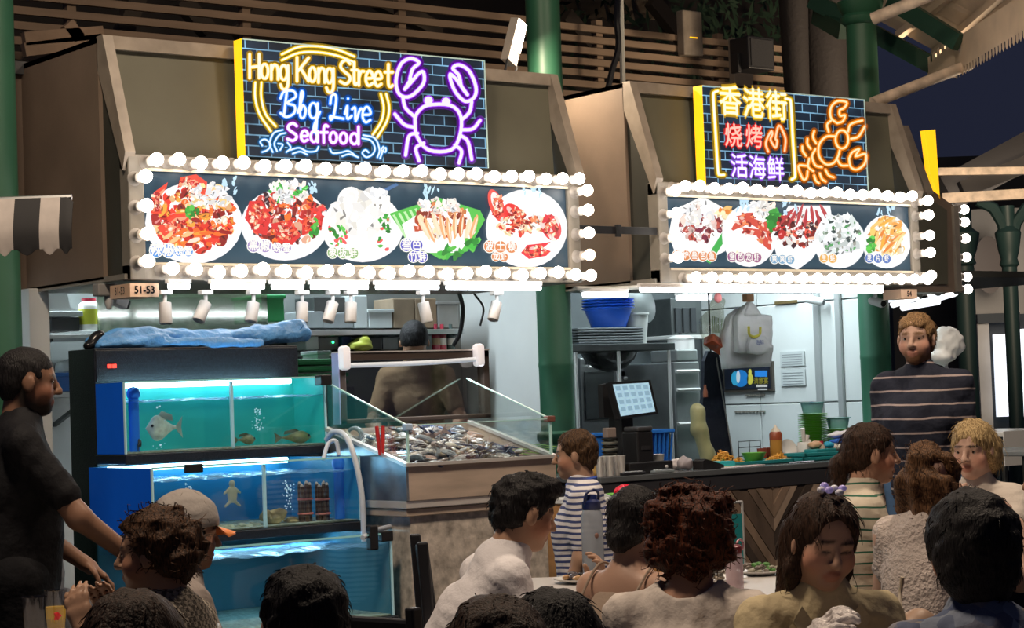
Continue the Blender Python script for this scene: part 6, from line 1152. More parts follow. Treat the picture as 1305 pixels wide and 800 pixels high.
mb = MB(); mb.add([wp(944+10*math.cos(a/3), 482+11*math.sin(a/3), .001) for a in range(19)], [tuple(range(19))], (.02, .22, .62)); mb.add([wp(937+5*math.cos(a/3), 482+9*math.sin(a/3), .0015) for a in range(19)], [tuple(range(19))], (.05, .45, .75)); mb.add([wp(941+2.4*math.cos(a/3), 480+8*math.sin(a/3), .002) for a in range(19)], [tuple(range(19))], (.75, .8, .85)); mb.add([wp(956+4*math.cos(a/3), 483+7*math.sin(a/3), .001) for a in range(19)], [tuple(range(19))], (.7, .6, .08)); mb.add([wp(956+2*math.cos(a/3), 474+4*math.sin(a/3), .0012) for a in range(19)], [tuple(range(19))], (.75, .65, .1))
for (x0, y0, x1, y1, c) in ((962, 472, 978, 480, (.03, .25, .75)), (964, 490, 978, 493, (.7, .65, .6)), (966, 495, 978, 497, (.6, .58, .55))): mb.add([wp(x0, y0, .001), wp(x1, y0, .001), wp(x1, y1, .001), wp(x0, y1, .001)], [(0, 1, 2, 3)], c)
c = wp(970, 485.5, .002); put_text(mb, '满意宴', .048, lambda u, v: (c[0], c[1]-u, c[2]+v), 0, (.85, .7, .1), 1, bold=.001); mb.build('artwork', mat('poster_print', (1, 1, 1), .4, vcol='col'), t)
for i, (px0, py0, px1, py1, lab) in enumerate(((992, 447, 1022, 467, 'paper notice taped on the white wall, upper one'), (993, 470, 1023, 492, 'paper notice taped on the white wall, lower one'))):
    a, b = wp(px0, py1), wp(px1, py0); t = thing('wall_notice', lab, 'notice', a); MB().box((9.918, b[1], a[2]), (9.926, a[1], b[2])).build('sheet', mat('notice_paper', (.52, .55, .55), .6), t); mb = MB()
    for k in range(5): z = a[2]+(b[2]-a[2])*(k+.6)/6; mb.box((9.9165, b[1]+.02, z), (9.9175, a[1]-.02, z+.004))
    mb.build('text_lines', mat('grey_text', (.25, .27, .28), .6), t, kind='stuff')
for i, (px0, px1, py) in enumerate(((948, 972, 505), (934, 973, 526))): a, b = wp(px0, py), wp(px1, py-1.5); mb = MB(); n = 9; [mb.box((9.916, a[1]+(b[1]-a[1])*k/n, a[2]), (9.927, a[1]+(b[1]-a[1])*(k+.7)/n, a[2]+.012)) for k in range(n)]; mb.build('wall_lettering', mat('grey_brown_letter', (.22, .20, .17), .6), None, label=['short line of small lettering on the wall below the poster', 'longer line of small lettering on the lower wall'][i], cat='lettering', kind='stuff')
a, b = wp(985, 388), wp(1012, 385); MB().box((9.915, b[1], a[2]), (9.93, a[1], a[2]+.02)).build('door_closer', mat('brass_strip', (.25, .18, .08), .4, .6), None, label='brass strip at the top of the white wall panel', cat='strip')
# ---- wooden side cabinet with tray and red bowl in front of the counter
q = PY(793, 630, 7.3); x0, x1 = PY(765, 640, 7.25)[0], PY(845, 640, 7.25)[0]; zt_ = PY(800, 634, 7.25)[2]
t = thing('side_cabinet', 'orange wood side cabinet with white top beside the boy', 'cabinet', ((x0+x1)/2, 7.4, 0)); m_ow = mat('orange_veneer', (.48, .24, .09), .45, var=(6, .25), stretch=(1, 1, 6))
MB().bbox((x0, 7.25, .05), (x1, 7.66, zt_-.025), .004).build('carcass', m_ow, t); MB().bbox((x0-.01, 7.235, zt_-.025), (x1+.01, 7.67, zt_), .004).build('top', m_cer, t)
for k in range(2):
    z0 = .06+k*.36; d_ = MB().bbox((x0+.01, 7.235, z0), (x1-.01, 7.25, z0+.34), .004).build('drawer', m_ow, t); MB().bbox((x0+.01, 7.222, z0+.30), (x1-.01, 7.236, z0+.325), .004).build('grip_strip', m_cer, d_)
q = PY(797, 622, 7.4); z = zt_; MB().lathe([(.001, 0), (.07, .002), (.092, .010), (.094, .013), (.07, .008), (.001, .006)], (q[0], 7.4, z), 26).build('green_plate', m_lime, None, True, 'flat lime green plate with a red bowl on it', 'plate'); MB().lathe([(.058, .004), (.056, .02), (.042, .036), (.025, .042), (.022, .046), (.001, .046)], (q[0], 7.4, z+.008), 24).build('red_bowl', mat('red_gloss', (.75, .02, .05), .2), None, True, 'glossy red bowl turned upside down on the green plate', 'bowl')
MB().box((x0+.10, 7.27, z), (x1-.02, 7.33, z+.004)).build('paper_placemat', MATS['sheet_0'], None, label='pale paper lying on the side cabinet front', cat='paper')
# small framed menu stand against the chevron front
q = PY(936, 640, 7.55); t = thing('menu_stand', 'thin silver menu stand with teal card before the chevron counter', 'menu stand', (q[0], 7.55, 0)); z1 = q[2]; MB().box((q[0]-.05, 7.55, .45), (q[0]+.05, 7.555, z1-.06)).build('card', m_teal2, t)
for s in (-1, 1): MB().tube([(q[0]+s*.055, 7.552, 0), (q[0]+s*.055, 7.552, z1)], .007, 8).build('post', m_rail, t, True)
MB().tube([(q[0]-.055, 7.552, z1), (q[0]+.055, 7.552, z1)], .007, 8).build('cross_bar', m_rail, t, True)
# white inflated bag behind the striped man, tables at the far right
sd = SDF(.009).ell(PY(1208, 437, 8.2), (.105, .085, .11)).ell(PY(1200, 455, 8.2), (.07, .07, .055)).cap(PY(1205, 465, 8.2), PY(1210, 490, 8.2), .026, .018).noise(.010, 26, 5).noise(.004, 70, 3); sd.build('inflated_bag', m_bagw, None, label='puffed white plastic bag behind the striped man', cat='plastic bag')
t = thing('bag_pole', 'thin pole holding the puffed white bag', 'pole', tuple(PY(1210, 490, 7.3))); a = PD(1209, 470, (PY(1208, 437, 8.2)-_C)@_F); MB().tube([(a[0], a[1], 0), (a[0], a[1], a[2])], .012, 8).build('shaft', m_rail, t, True)
for i, (px, py, w) in enumerate(((1275, 548, .35), (1283, 572, .22))):
    q = PD(px, py, 12.5-1.2*i); t = thing('far_table', ['white-clothed table behind the blonde woman, farther one', 'grey table behind the blonde woman, nearer one'][i], 'table', (q[0], q[1], 0)); MB().bbox((q[0]-w, q[1]-.3, q[2]-.03), (q[0]+w, q[1]+.3, q[2]), .006).build('top', m_cer if i == 0 else m_grey, t)
    for sx in (-1, 1):
        for sy in (-1, 1): MB().tube([(q[0]+sx*(w-.06), q[1]+sy*.25, 0), (q[0]+sx*(w-.06), q[1]+sy*.25, q[2]-.02)], .018, 8).build('leg', m_dsteel, t, True)
    if i == 0:
        for k in range(3): MB().poly([(q[0]-w-.01, q[1]-.31, q[2]-.2), (q[0]+w+.01, q[1]-.31, q[2]-.2), (q[0]+w+.01, q[1]-.31, q[2]+.004), (q[0]-w-.01, q[1]-.31, q[2]+.004)], (0, .005, 0)).build('cloth_drop', m_cer, t) if k == 0 else None
SDF(.02).ell(PY(1112, 560, 8.35), (.20, .14, .055)).ell(PY(1097, 566, 8.35), (.11, .09, .045)).noise(.012, 22, 4).build('plastic_cover', mat('grey_green_cover', (.26, .32, .29), .45), None, label='grey-green plastic cover heaped in front of the right column', cat='cover')
# ================================================================== people
def rotm(ax, deg): return np.array(Matrix.Rotation(math.radians(deg), 3, ax))
def cloth(name, col, **k): return mat('cloth_'+name, col, k.pop('rough', .85), spec=.12, bump=k.pop('bump', (28, .35, .02)), **k)
def striped(name, base, line, period, width, axis=2, phase=0.0, rough=.85):
    m = mat('cloth_'+name, base, rough, bump=(28, .3, .02)); t = m.node_tree; b = t.nodes['Principled BSDF']; L = t.links.new
    tc = t.nodes.new('ShaderNodeTexCoord'); sp = t.nodes.new('ShaderNodeSeparateXYZ'); L(tc.outputs['Object'], sp.inputs[0])
    nz = t.nodes.new('ShaderNodeTexNoise'); nz.inputs['Scale'].default_value = 5; L(tc.outputs['Object'], nz.inputs['Vector'])
    a0 = t.nodes.new('ShaderNodeMath'); a0.operation = 'MULTIPLY_ADD'; a0.inputs[1].default_value = .02; L(nz.outputs['Fac'], a0.inputs[0]); L(sp.outputs[axis], a0.inputs[2])
    a1 = t.nodes.new('ShaderNodeMath'); a1.operation = 'DIVIDE'; a1.inputs[1].default_value = period; L(a0.outputs[0], a1.inputs[0])
    a2 = t.nodes.new('ShaderNodeMath'); a2.operation = 'FRACT'; L(a1.outputs[0], a2.inputs[0]); a3 = t.nodes.new('ShaderNodeMath'); a3.operation = 'LESS_THAN'; a3.inputs[1].default_value = width; L(a2.outputs[0], a3.inputs[0])
    mx = t.nodes.new('ShaderNodeMix'); mx.data_type = 'RGBA'; mx.inputs[6].default_value = (*base, 1); mx.inputs[7].default_value = (*line, 1); L(a3.outputs[0], mx.inputs[0]); L(mx.outputs[2], b.inputs['Base Color']); return m
def floral():
    m = mat('cloth_floral', (.12, .15, .2), .85, bump=(28, .3, .02)); t = m.node_tree; b = t.nodes['Principled BSDF']; tc = t.nodes.new('ShaderNodeTexCoord'); n = t.nodes.new('ShaderNodeTexVoronoi'); n.inputs['Scale'].default_value = 26; r = t.nodes.new('ShaderNodeValToRGB'); e = r.color_ramp.elements
    e[0].color = (.03, .05, .10, 1); e[1].color = (.40, .34, .28, 1); e.new(.25).color = (.30, .34, .42, 1); e.new(.5).color = (.07, .10, .20, 1); t.links.new(tc.outputs['Object'], n.inputs['Vector']); t.links.new(n.outputs['Color'], r.inputs[0]); t.links.new(r.outputs[0], b.inputs['Base Color']); return m
def tweed():
    m = mat('cloth_tweed', (.22, .18, .14), .9, bump=(140, .8, .01)); t = m.node_tree; b = t.nodes['Principled BSDF']; tc = t.nodes.new('ShaderNodeTexCoord'); n = t.nodes.new('ShaderNodeTexChecker'); n.inputs['Scale'].default_value = 75; n.inputs[1].default_value = (.33, .28, .22, 1); n.inputs[2].default_value = (.09, .075, .06, 1); t.links.new(tc.outputs['Object'], n.inputs['Vector']); t.links.new(n.outputs[0], b.inputs['Base Color']); return m
def hairmat(name, col, hi=None, rough=.55):
    m = mat('hair_'+name, col, rough, spec=.22); t = m.node_tree; b = t.nodes['Principled BSDF']; L = t.links.new; tc = t.nodes.new('ShaderNodeTexCoord'); mp = t.nodes.new('ShaderNodeMapping'); mp.inputs['Scale'].default_value = (1, 1, .22); L(tc.outputs['Object'], mp.inputs[0])
    n = t.nodes.new('ShaderNodeTexNoise'); n.inputs['Scale'].default_value = 210; n.inputs['Detail'].default_value = 5; L(mp.outputs[0], n.inputs['Vector']); r = t.nodes.new('ShaderNodeValToRGB'); r.color_ramp.elements[0].position = .35; r.color_ramp.elements[1].position = .72; r.color_ramp.elements[0].color = (*[c*.45 for c in col], 1); r.color_ramp.elements[1].color = (*(hi or [min(1, c*2.4) for c in col]), 1)
    L(n.outputs['Fac'], r.inputs[0]); L(r.outputs[0], b.inputs['Base Color']); bp = t.nodes.new('ShaderNodeBump'); bp.inputs['Strength'].default_value = .7; bp.inputs['Distance'].default_value = .008; L(n.outputs['Fac'], bp.inputs['Height']); L(bp.outputs[0], b.inputs['Normal']); return m
m_skin = mat('skin', (.5, .33, .24), .48, vcol='col', bump=(160, .06, .004), spec=.35)
m_eyew = mat('eye_white', (.42, .39, .36), .3); m_iris = mat('iris_dark', (.025, .015, .01), .15)
def hand(sd, W, d, nrm, s, side, curl=.5, spread=1.0):
    """palm, four jointed fingers of unequal length and a thumb leaving the side of the palm"""
    d = np.array(d, float); d /= np.linalg.norm(d); n = np.array(nrm, float); n = n-d*(n@d); n /= np.linalg.norm(n); x = np.cross(d, n)*side; W = np.array(W)
    sd.cap(W, W+d*.03*s, .024*s, .026*s, .012)
    for i, o in enumerate((-.027, -.010, .010, .026)): sd.cap(W+d*.025*s+x*o*.6*s, W+d*.082*s+x*o*s, .015*s, .0125*s, .010)
    for i, (o, L) in enumerate(((-.028, .78), (-.010, .95), (.009, 1.0), (.027, .92))):
        p = W+d*.085*s+x*o*s; a = 0; dd = d+x*o*3*spread*.6
        for j, (l, r) in enumerate(((.040, .0098), (.027, .0088), (.021, .0078))):
            a += curl*(.55, .95, .7)[j]; v = dd*math.cos(a)+n*math.sin(a); v = v/np.linalg.norm(v); q = p+v*l*L*s; sd.cap(p, q, r*s, r*s*.93, .004); p = q
    p = W+d*.022*s+x*.028*s
    for l, v, r in ((.036, d*.6+x*.75+n*.25, .0125), (.030, d*.9+x*.25+n*.35*(1+curl), .0108), (.022, d*.9-x*.05+n*.4*(1+curl), .0092)): v = v/np.linalg.norm(v); q = p+v*l*s; sd.cap(p, q, r*s, r*s*.9, .006); p = q
def person(label, px, py, D, face, s=1.0, lean=8, roll=0, hy=0, hp=0, hr=0, skin=(.50, .32, .23), shirt=None, sleeve=.55, wide=.155, arms=None, hair='short', hm=None, stand=False, h=.009, lips=None, beard=None, brow=(.03, .02, .015), eyes='open', pants=None, hands=(True, True), curl=.5, hcurl=None, chest=1.0, neckcut=None, straps=False, hairscale=1.0, extra=None, glove=None, hnoise=None, part=False):
    R_ = lambda v: np.array(v, float)*s
    psi = math.radians(-38-face); head_w = PD(px, py, D)
    Rt = rotm('X', -lean)@np.eye(3) if not roll else rotm('Y', roll)@rotm('X', -lean)
    up = Rt@np.array([0, 0, 1.0]); neck_off = Rt@R_((0, 0, .50)); hc_off = neck_off+rotm('X', -lean*.6)@R_((0, .032, .132))
    pz = head_w[2]-hc_off[2]; P0 = np.array([0, 0, pz]); HC = P0+hc_off; NB = P0+neck_off
    c, sn = math.cos(psi), math.sin(psi); root = np.array([head_w[0]-(c*HC[0]-sn*HC[1]), head_w[1]-(sn*HC[0]+c*HC[1]), 0.0])
    t = thing('person', label, 'person', tuple(root), psi); M = wm(t)
    HR = rotm('Z', hy)@rotm('X', hp)@rotm('Y', hr); hl = lambda p: HC+HR@R_(p)
    T = lambda p: P0+Rt@R_(p)
    SH = [T((sd_*wide, -.005, .428)) for sd_ in (-1, 1)]; arms = arms or [None, None]; J = []
    for k, sd_ in enumerate((-1, 1)):
        a = arms[k] or ((sd_*.05, .02, -.27), (sd_*.06, .12, -.50)) if stand else arms[k] or ((sd_*.07, .10, -.25), (sd_*.0, .30, -.27))
        J.append((SH[k], SH[k]+R_(a[0]), SH[k]+R_(a[1])))
    # ---- body
    b = SDF(h)
    for c_, r_, k_ in (((0, -.01, .032), (.0745, .092, .083), .01), ((0, .022, -.042), (.057, .060, .062), .03), ((0, .060, -.085), (.026, .022, .018), .03), ((.036, .052, -.028), (.030, .026, .030), .025), ((-.036, .052, -.028), (.030, .026, .030), .025), ((0, .072, .022), (.050, .012, .012), .02)): b.ell(hl(c_), R_(r_), k_*s, HR)
    b.cap(hl((0, .084, .016)), hl((0, .105, -.022)), .0085*s, .0125*s, .010*s).ell(hl((.011, .093, -.026)), .008*s, .008*s).ell(hl((-.011, .093, -.026)), .008*s, .008*s)
    for sx in (-1, 1): b.sub(hl((sx*.031, .096, .008)), R_((.019, .014, .011)), .010*s, HR); b.ell(hl((sx*.076, -.004, -.005)), R_((.009, .021, .031)), .008*s, HR@rotm('Z', -sx*18))
    b.ell(hl((0, .082, -.053)), R_((.023, .012, .0065)), .004*s, HR).ell(hl((0, .080, -.062)), R_((.020, .012, .0075)), .004*s, HR)
    b.cap(hl((0, -.022, -.055)), NB-up*.03*s, .053*s, .060*s, .03*s)
    b.cap(T((0, 0, .03)), T((0, .01, .26)), .118*s, .12*s, .05).ell(T((0, .0, .29)), R_((wide*.84, .090*chest, .145)), .05, Rt)
    for k, (S, E, Wr) in enumerate(J):
        b.cap(NB-up*.06*s, S, .052*s if not straps else .058*s, .050*s, .05*s).cap(S, E, .048*s, .040*s, .03*s).cap(E, Wr, .040*s, .026*s, .02*s)
        if hands[k]:
            d = Wr-E; d = d/np.linalg.norm(d); nrm = arms[k][2] if arms[k] is not None and len(arms[k]) > 2 else (0, 0, -1) if abs(d[2]) < .7 else (-(-1, 1)[k], .2, 0)
            if glove is None: hand(b, Wr, (arms[k][3] if arms[k] is not None and len(arms[k]) > 3 else d), nrm, s, (-1, 1)[k], curl if hcurl is None else hcurl[k])
    paint = []
    lp = lips or tuple(np.array(skin)*(.92, .66, .64)); dk = tuple(np.array(skin)*.55)
    for sx in (-1, 1): paint += [(hl((sx*.033, .082, .030)), R_((.021, .022, .005)), brow, .5), (hl((sx*.05, .05, -.03)), R_((.022, .03, .02)), tuple(np.array(skin)*(1.08, .88, .85)), 1.2)]
    paint += [(hl((0, .090, -.057)), R_((.024, .022, .012)), lp, .4)]
    if eyes == 'closed': paint += [(hl((sx*.031, .084, .004)), R_((.018, .02, .003)), (.03, .02, .02), .6) for sx in (-1, 1)]
    if beard: paint = [(hl((0, .05, -.085)), R_((.056, .066, .042)), beard, .3), (hl((.05, .02, -.045)), R_((.024, .05, .055)), beard, .5), (hl((-.05, .02, -.045)), R_((.022, .045, .05)), beard, .5), (hl((0, .095, -.044)), R_((.03, .02, .006)), beard, .6)]+paint
    I = Matrix(); bo = b.build('body', m_skin, t, paint=paint, base=skin)
    if eyes == 'open':
        for sx in (-1, 1):
            e = MB().ball(M@Vector(hl((sx*.031, .0684, .008))), .0115*s, 12, 8).build('eye', m_eyew, t, True); MB().ball(M@Vector(hl((sx*.031, .0748, .008))), .0066*s, 10, 6).build('iris', m_iris, e, True)
            MB().tube([M@Vector(hl((sx*.031+dx, .0774-abs(dx)*.30, .0145-dx*dx*18))) for dx in (-.015, -.008, 0, .008, .015)], .0024*s, 6).build('eyelid', mat('eyelid_%d' % int(skin[0]*100), dk, .5), t, True)
    # ---- shirt
    if shirt is not None:
        q = SDF(h*1.1); e = .022*s
        q.cap(T((0, 0, -.02)), T((0, .01, .26)), .14*s+e, .135*s+e, .05).ell(T((0, .01, .295)), R_((wide*.95+.02, .126*chest, .155)), .05, Rt)
        for k, (S, E, Wr) in enumerate(J):
            if not straps: q.cap(NB-up*.045*s, S, .070*s, .054*s, .07*s)
            if sleeve <= 1 and sleeve > 0: q.cap(S, S+(E-S)*sleeve, .056*s, .055*s, .045*s)
            elif sleeve > 1: q.cap(S, E, .056*s, .052*s, .045*s).cap(E, E+(Wr-E)*(sleeve-1), .052*s, .040*s, .02*s)
        if not straps and not neckcut: q.cap(NB-up*.03*s, NB-up*.004*s+Rt@R_((0, .010, 0)), .080*s, .072*s, .012*s)
        q.noise(.0045, 22, int(px) % 17, (1, 1, .7)).noise(.0022, 60, int(px) % 13)
        if straps: q.cut(T((0, 0, .40)), up+np.array([0, .25, 0]))
        if neckcut: q.sub(NB+up*.01*s+np.array([0, neckcut*.05, 0]), R_((.075, .085, .05)), .01)
        so = q.build('shirt' if not straps else 'top', shirt, t)
        if straps:
            for sx in (-1, 1): MB().tube([M@Vector(p) for p in cr([T((sx*.09, .12, .36)), T((sx*.10, .055, .485)), T((sx*.105, -.02, .505)), T((sx*.10, -.105, .40)), T((sx*.09, -.12, .34))], 5)], .0042*s, 6).build('strap', shirt, so, True)
    # ---- trousers
    pm = pants or cloth('dark_trousers', (.02, .022, .03)); q = SDF(.016); q.ell(P0, R_((.17, .13, .12)), .04)
    for sx in (-1, 1):
        hip = P0+R_((sx*.09, .0, -.02))
        if stand: kn = np.array([sx*.10*s, .02*s, pz*.52]); an = np.array([sx*.11*s, -.01, .09*s])
        else: kn = P0+np.array([sx*.12*s, .42*s, .03]); an = np.array([sx*.12*s, .40*s, .09*s])
        q.cap(hip, kn, .095*s, .065*s, .05).cap(kn, an, .062*s, .048*s, .03); MB().bbox(tuple(M@Vector(an+R_((-.045, -.07, 0))-np.array([0, 0, an[2]]))), tuple(M@Vector(an+R_((.045, .17, -.01)))), .02) if False else None
        sh = SDF(.014).cap((an[0], an[1]-.03*s, .045*s), (an[0], an[1]+.13*s, .038*s), .042*s, .034*s, .02).cut((0, 0, .002), (0, 0, -1)); sh.build('shoe', mat('dark_shoe', (.02, .018, .016), .5), t)
    q.build('trousers', pm, t)
    # ---- hair
    if hair:
        g = SDF(min(h, .008)); hs = hairscale; E_ = lambda c_, r_, k_=.02: g.ell(hl(c_), R_(r_)*hs, k_*s, HR); C_ = lambda a_, b_, ra, rb, k_=.02: g.cap(hl(a_), hl(b_), ra*s, rb*s, k_*s)
        n1, n2 = hnoise or ((.0035, .0025) if hair != 'crew' else (.0012, .001))
        if hair in ('short', 'crew', 'swept', 'blond'):
            f = .0 if hair != 'crew' else -.005
            E_((0, -.014, .038), (.082+f, .100+f, .088+f)); E_((0, -.050, -.005), (.073+f, .055+f, .072))
            if hair == 'swept': E_((0, .055, .088), (.062, .045, .032)); E_((.01, .035, .105), (.06, .05, .022)); g.cut(hl((0, .075, .055)), HR@np.array([0, .72, -.69]))
            else: g.cut(hl((0, .066, .052)), HR@np.array([0, .75, -.66]))
            g.noise(n1, 90, 3).noise(n2, 200, 5)
        elif hair == 'back':                      # seen from behind, ear-length all round
            E_((0, -.020, .035), (.086, .104, .092)); E_((0, -.055, -.02), (.080, .058, .085)); g.cut(hl((0, .060, .040)), HR@np.array([0, .85, -.52])); g.noise(.003, 70, 3).noise(.002, 170, 5)
        elif hair == 'tousled':
            E_((0, -.020, .038), (.092, .108, .094)); E_((0, -.070, -.005), (.082, .055, .082)); E_((0, -.10, .03), (.05, .04, .05)); g.cut(hl((0, .040, .040)), HR@np.array([0, .85, -.53])); g.noise(.007, 55, 3).noise(.004, 140, 5)
        elif hair == 'curly':
            E_((0, -.028, .035), (.112, .112, .102)); E_((.05, -.03, -.02), (.070, .075, .072)); E_((-.055, -.03, -.025), (.072, .075, .078)); E_((0, -.075, -.03), (.080, .055, .075)); g.cut(hl((0, .055, .03)), HR@np.array([0, .97, -.25])); g.noise(.010, 48, 3).noise(.007, 120, 5).noise(.004, 230, 7)
        elif hair in ('long', 'wavy', 'bob', 'lob', 'pixie'):
            L = {'long': -.26, 'wavy': -.20, 'bob': -.10, 'lob': -.15, 'pixie': -.055}[hair]; cx_, cr_ = (.064, .62) if part or hair == 'pixie' else (.072, 1)
            E_((0, -.016, .040), (.086, .104, .090)); E_((0, -.058, -.02), (.084, .058, .09))
            for sx in (-1, 1): C_((sx*cx_*.95, .0, .03), (sx*cx_*1.08, -.012, L*.5), .026*cr_, .03*cr_, .03); C_((sx*cx_*1.08, -.012, L*.5), (sx*cx_, -.02, L), .03*cr_, .022*cr_, .03)
            C_((0, -.07, 0), (0, -.075, L), .065, .05, .04); C_((.045, -.065, 0), (.05, -.065, L), .045, .035, .03); C_((-.045, -.065, 0), (-.05, -.065, L), .045, .035, .03)
            g.sub(hl((0, .10, -.035)), R_((.066, .085, .095)), .012, HR)
            if part: g.sub(hl((0, .105, .018)), R_((.058, .070, .075)), .012, HR)
            if hair == 'wavy': g.noise(.012, 42, 3, (1, 1, .8)).noise(.005, 120, 5, (1, 1, .4))
            else: g.noise(.0028, 60, 3, (1, 1, .2)).noise(.002, 170, 5, (1, 1, .2))
        elif hair in ('ponytail', 'bun', 'tied'):
            E_((0, -.014, .036), (.081, .099, .087)); E_((0, -.045, -.01), (.072, .058, .066)); g.cut(hl((0, .066, .050)), HR@np.array([0, .72, -.69]))
            if hair == 'ponytail': C_((0, -.09, .0), (0, -.125, -.045), .028, .032); C_((0, -.125, -.045), (0, -.12, -.13), .032, .028); C_((0, -.12, -.13), (.01, -.10, -.21), .028, .012)
            elif hair == 'bun': E_((0, -.105, .03), (.04, .036, .038), .012)
            else: E_((0, -.085, -.05), (.045, .04, .045), .02)
            g.noise(.0025, 90, 3, (1, 1, .3)).noise(.002, 190, 5)
        ho = g.build('hair', hm, t); me = ho.data; nv = len(me.vertices); rg = np.random.RandomState(int(px)); co = np.zeros(nv*3, np.float32); me.vertices.foreach_get('co', co); co = co.reshape(-1, 3).astype(float); no = np.zeros(nv*3, np.float32); me.vertices.foreach_get('normal', no); no = no.reshape(-1, 3).astype(float)
        if hair != 'crew':
            cur = hair in ('curly', 'wavy', 'tousled'); ms = MB()
            for i in rg.choice(nv, 420 if hair == 'curly' else 230, replace=False):
                p, n_ = co[i], no[i]; tg = np.array([rg.normal(), rg.normal(), 0])*.5 if cur else np.array([0, 0, -1.0]); tg = tg-n_*(tg@n_); sh_ = hair in ('back', 'short', 'swept', 'blond', 'tied'); L_ = (rg.uniform(.02, .04) if cur else rg.uniform(.012, .026) if sh_ else rg.uniform(.03, .06))*s; a_ = rg.uniform(.25, .7) if cur else rg.uniform(.05, .28) if sh_ else rg.uniform(.03, .12)
                w_ = np.cross(n_, tg+1e-3)*rg.uniform(-.5, .5); ms.tube([p-n_*.003, p+(tg*.4+n_*a_*.6+w_*.3)*L_, p+(tg*.8+n_*a_+w_)*L_, p+(tg*1.1+n_*a_*(.6 if cur else .8)+w_*(1.6 if cur else 1))*L_], [.0014, .0013, .001, .0005], 3, caps=False)
            ms.v = [tuple(M@Vector(v)) for v in ms.v]; ms.build('hair_strands', hm, ho, True, kind='stuff')
    return dict(t=t, M=M, hl=hl, HC=HC, T=T, J=J, HR=HR, s=s, P0=P0, NB=NB, up=up)
hm_blk = hairmat('black', (.010, .009, .010)); hm_brn = hairmat('dark_brown', (.030, .015, .009)); hm_red = hairmat('auburn', (.022, .009, .006), (.15, .038, .014)); hm_wav = hairmat('chestnut', (.060, .028, .014), (.22, .11, .05)); hm_blond = hairmat('blonde', (.42, .27, .11), (.75, .55, .28)); hm_ginger = hairmat('sandy', (.26, .14, .06), (.50, .31, .15)); hm_boy = hairmat('boy_brown', (.045, .024, .013), (.14, .075, .035))
ASIA = (.52, .33, .235); TAN = (.40, .235, .155); PALE = (.60, .39, .30); BRN = (.235, .125, .08)
# standing at left: black T-shirt
person('standing bearded man in black T-shirt at the left edge', 36, 488, 6.8, 68, 1.0, 4, hy=-4, hp=-6, skin=BRN, shirt=cloth('black_tee', (.012, .012, .014), rough=.7), sleeve=.72, wide=0.173, arms=[((-.04, .05, -.27), (-.03, .25, -.42)), ((.07, .16, -.24), (.02, .36, -.40))], hair='crew', hm=hm_blk, stand=True, beard=(.02, .014, .011), chest=1.12, pants=cloth('black_jeans', (.01, .01, .012)))
person('person in grey long-sleeved top mostly hidden behind the black T-shirt man', 44, 612, 7.3, 75, .95, 6, skin=TAN, shirt=cloth('grey_sleeve', (.16, .17, .19)), sleeve=1.85, arms=[((-.05, .1, -.26), (0, .3, -.3)), ((.03, .10, -.30), (-.02, .20, -.52))], hair='short', hm=hm_blk, curl=.7)
# woman in tweed jacket, profile left, hands raised
tw = person('woman in tweed jacket with tousled brown hair and hands raised', 196, 706, 5.3, -78, .96, 8, hy=4, hp=-4, skin=TAN, shirt=tweed(), sleeve=1.8, wide=.14, arms=[((-.04, .16, -.22), (.06, .22, -.02), (1, 0, 0), (.1, .35, 1)), ((.05, .14, -.22), (-.03, .21, -.03), (-1, 0, 0), (-.1, .35, 1))], hair='tousled', hm=hairmat('tousled_brown', (.034, .017, .010), (.14, .066, .032)), curl=.4)
# cap
cp = person('person in beige cap with orange brim beside the fish tanks', 240, 683, 6.5, 62, .98, 6, hp=-6, skin=TAN, shirt=cloth('mauve_grey_tee', (.27, .23, .21)), sleeve=.6, wide=0.158, hair='back', hm=hm_blk, hairscale=.93)
g = SDF(.007); hl = cp['hl']; g.ell(hl((0, -.016, .052)), (.092, .110, .098), .01, cp['HR']).cut(hl((0, 0, .030)), cp['HR']@np.array([0, .12, -1])); g.noise(.0015, 60, 2); g.build('cap_crown', cloth('beige_cap', (.33, .30, .28)), cp['t'])
Mw = cp['M']; MB().ball(Mw@Vector(hl((0, -.016, .150))), (.009, .009, .005), 10, 6).build('cap_button', MATS['cloth_beige_cap'], cp['t'], True)
for k in range(3):
    a_ = math.pi*k/3+.5; MB().tube([Mw@Vector(hl((.0925*math.cos(a_)*math.sin(b_), -.016+.1105*math.sin(a_)*math.sin(b_), .052+.0985*math.cos(b_)))) for b_ in [-1.45+.29*q for q in range(11)]], .0016, 5).build('cap_seam', cloth('cap_seam', (.22, .19, .17)), cp['t'], True)
mb = MB()
mb.grid(lambda u, v: tuple(Mw@Vector(hl(((u-.5)*.15*(1-.25*v), .085+.075*v*(1-((u-.5)*1.5)**2), .040-.018*v-.05*(u-.5)**2)))), 12, 6); k = len(mb.v); mb.v += [(a, b_, c_-.005) for a, b_, c_ in mb.v]; mb.c += mb.c; mb.f += [tuple(q+k for q in f_[::-1]) for f_ in mb.f]; mb.build('cap_brim', mat('orange_brim', (.75, .22, .04), .6), cp['t'], True)
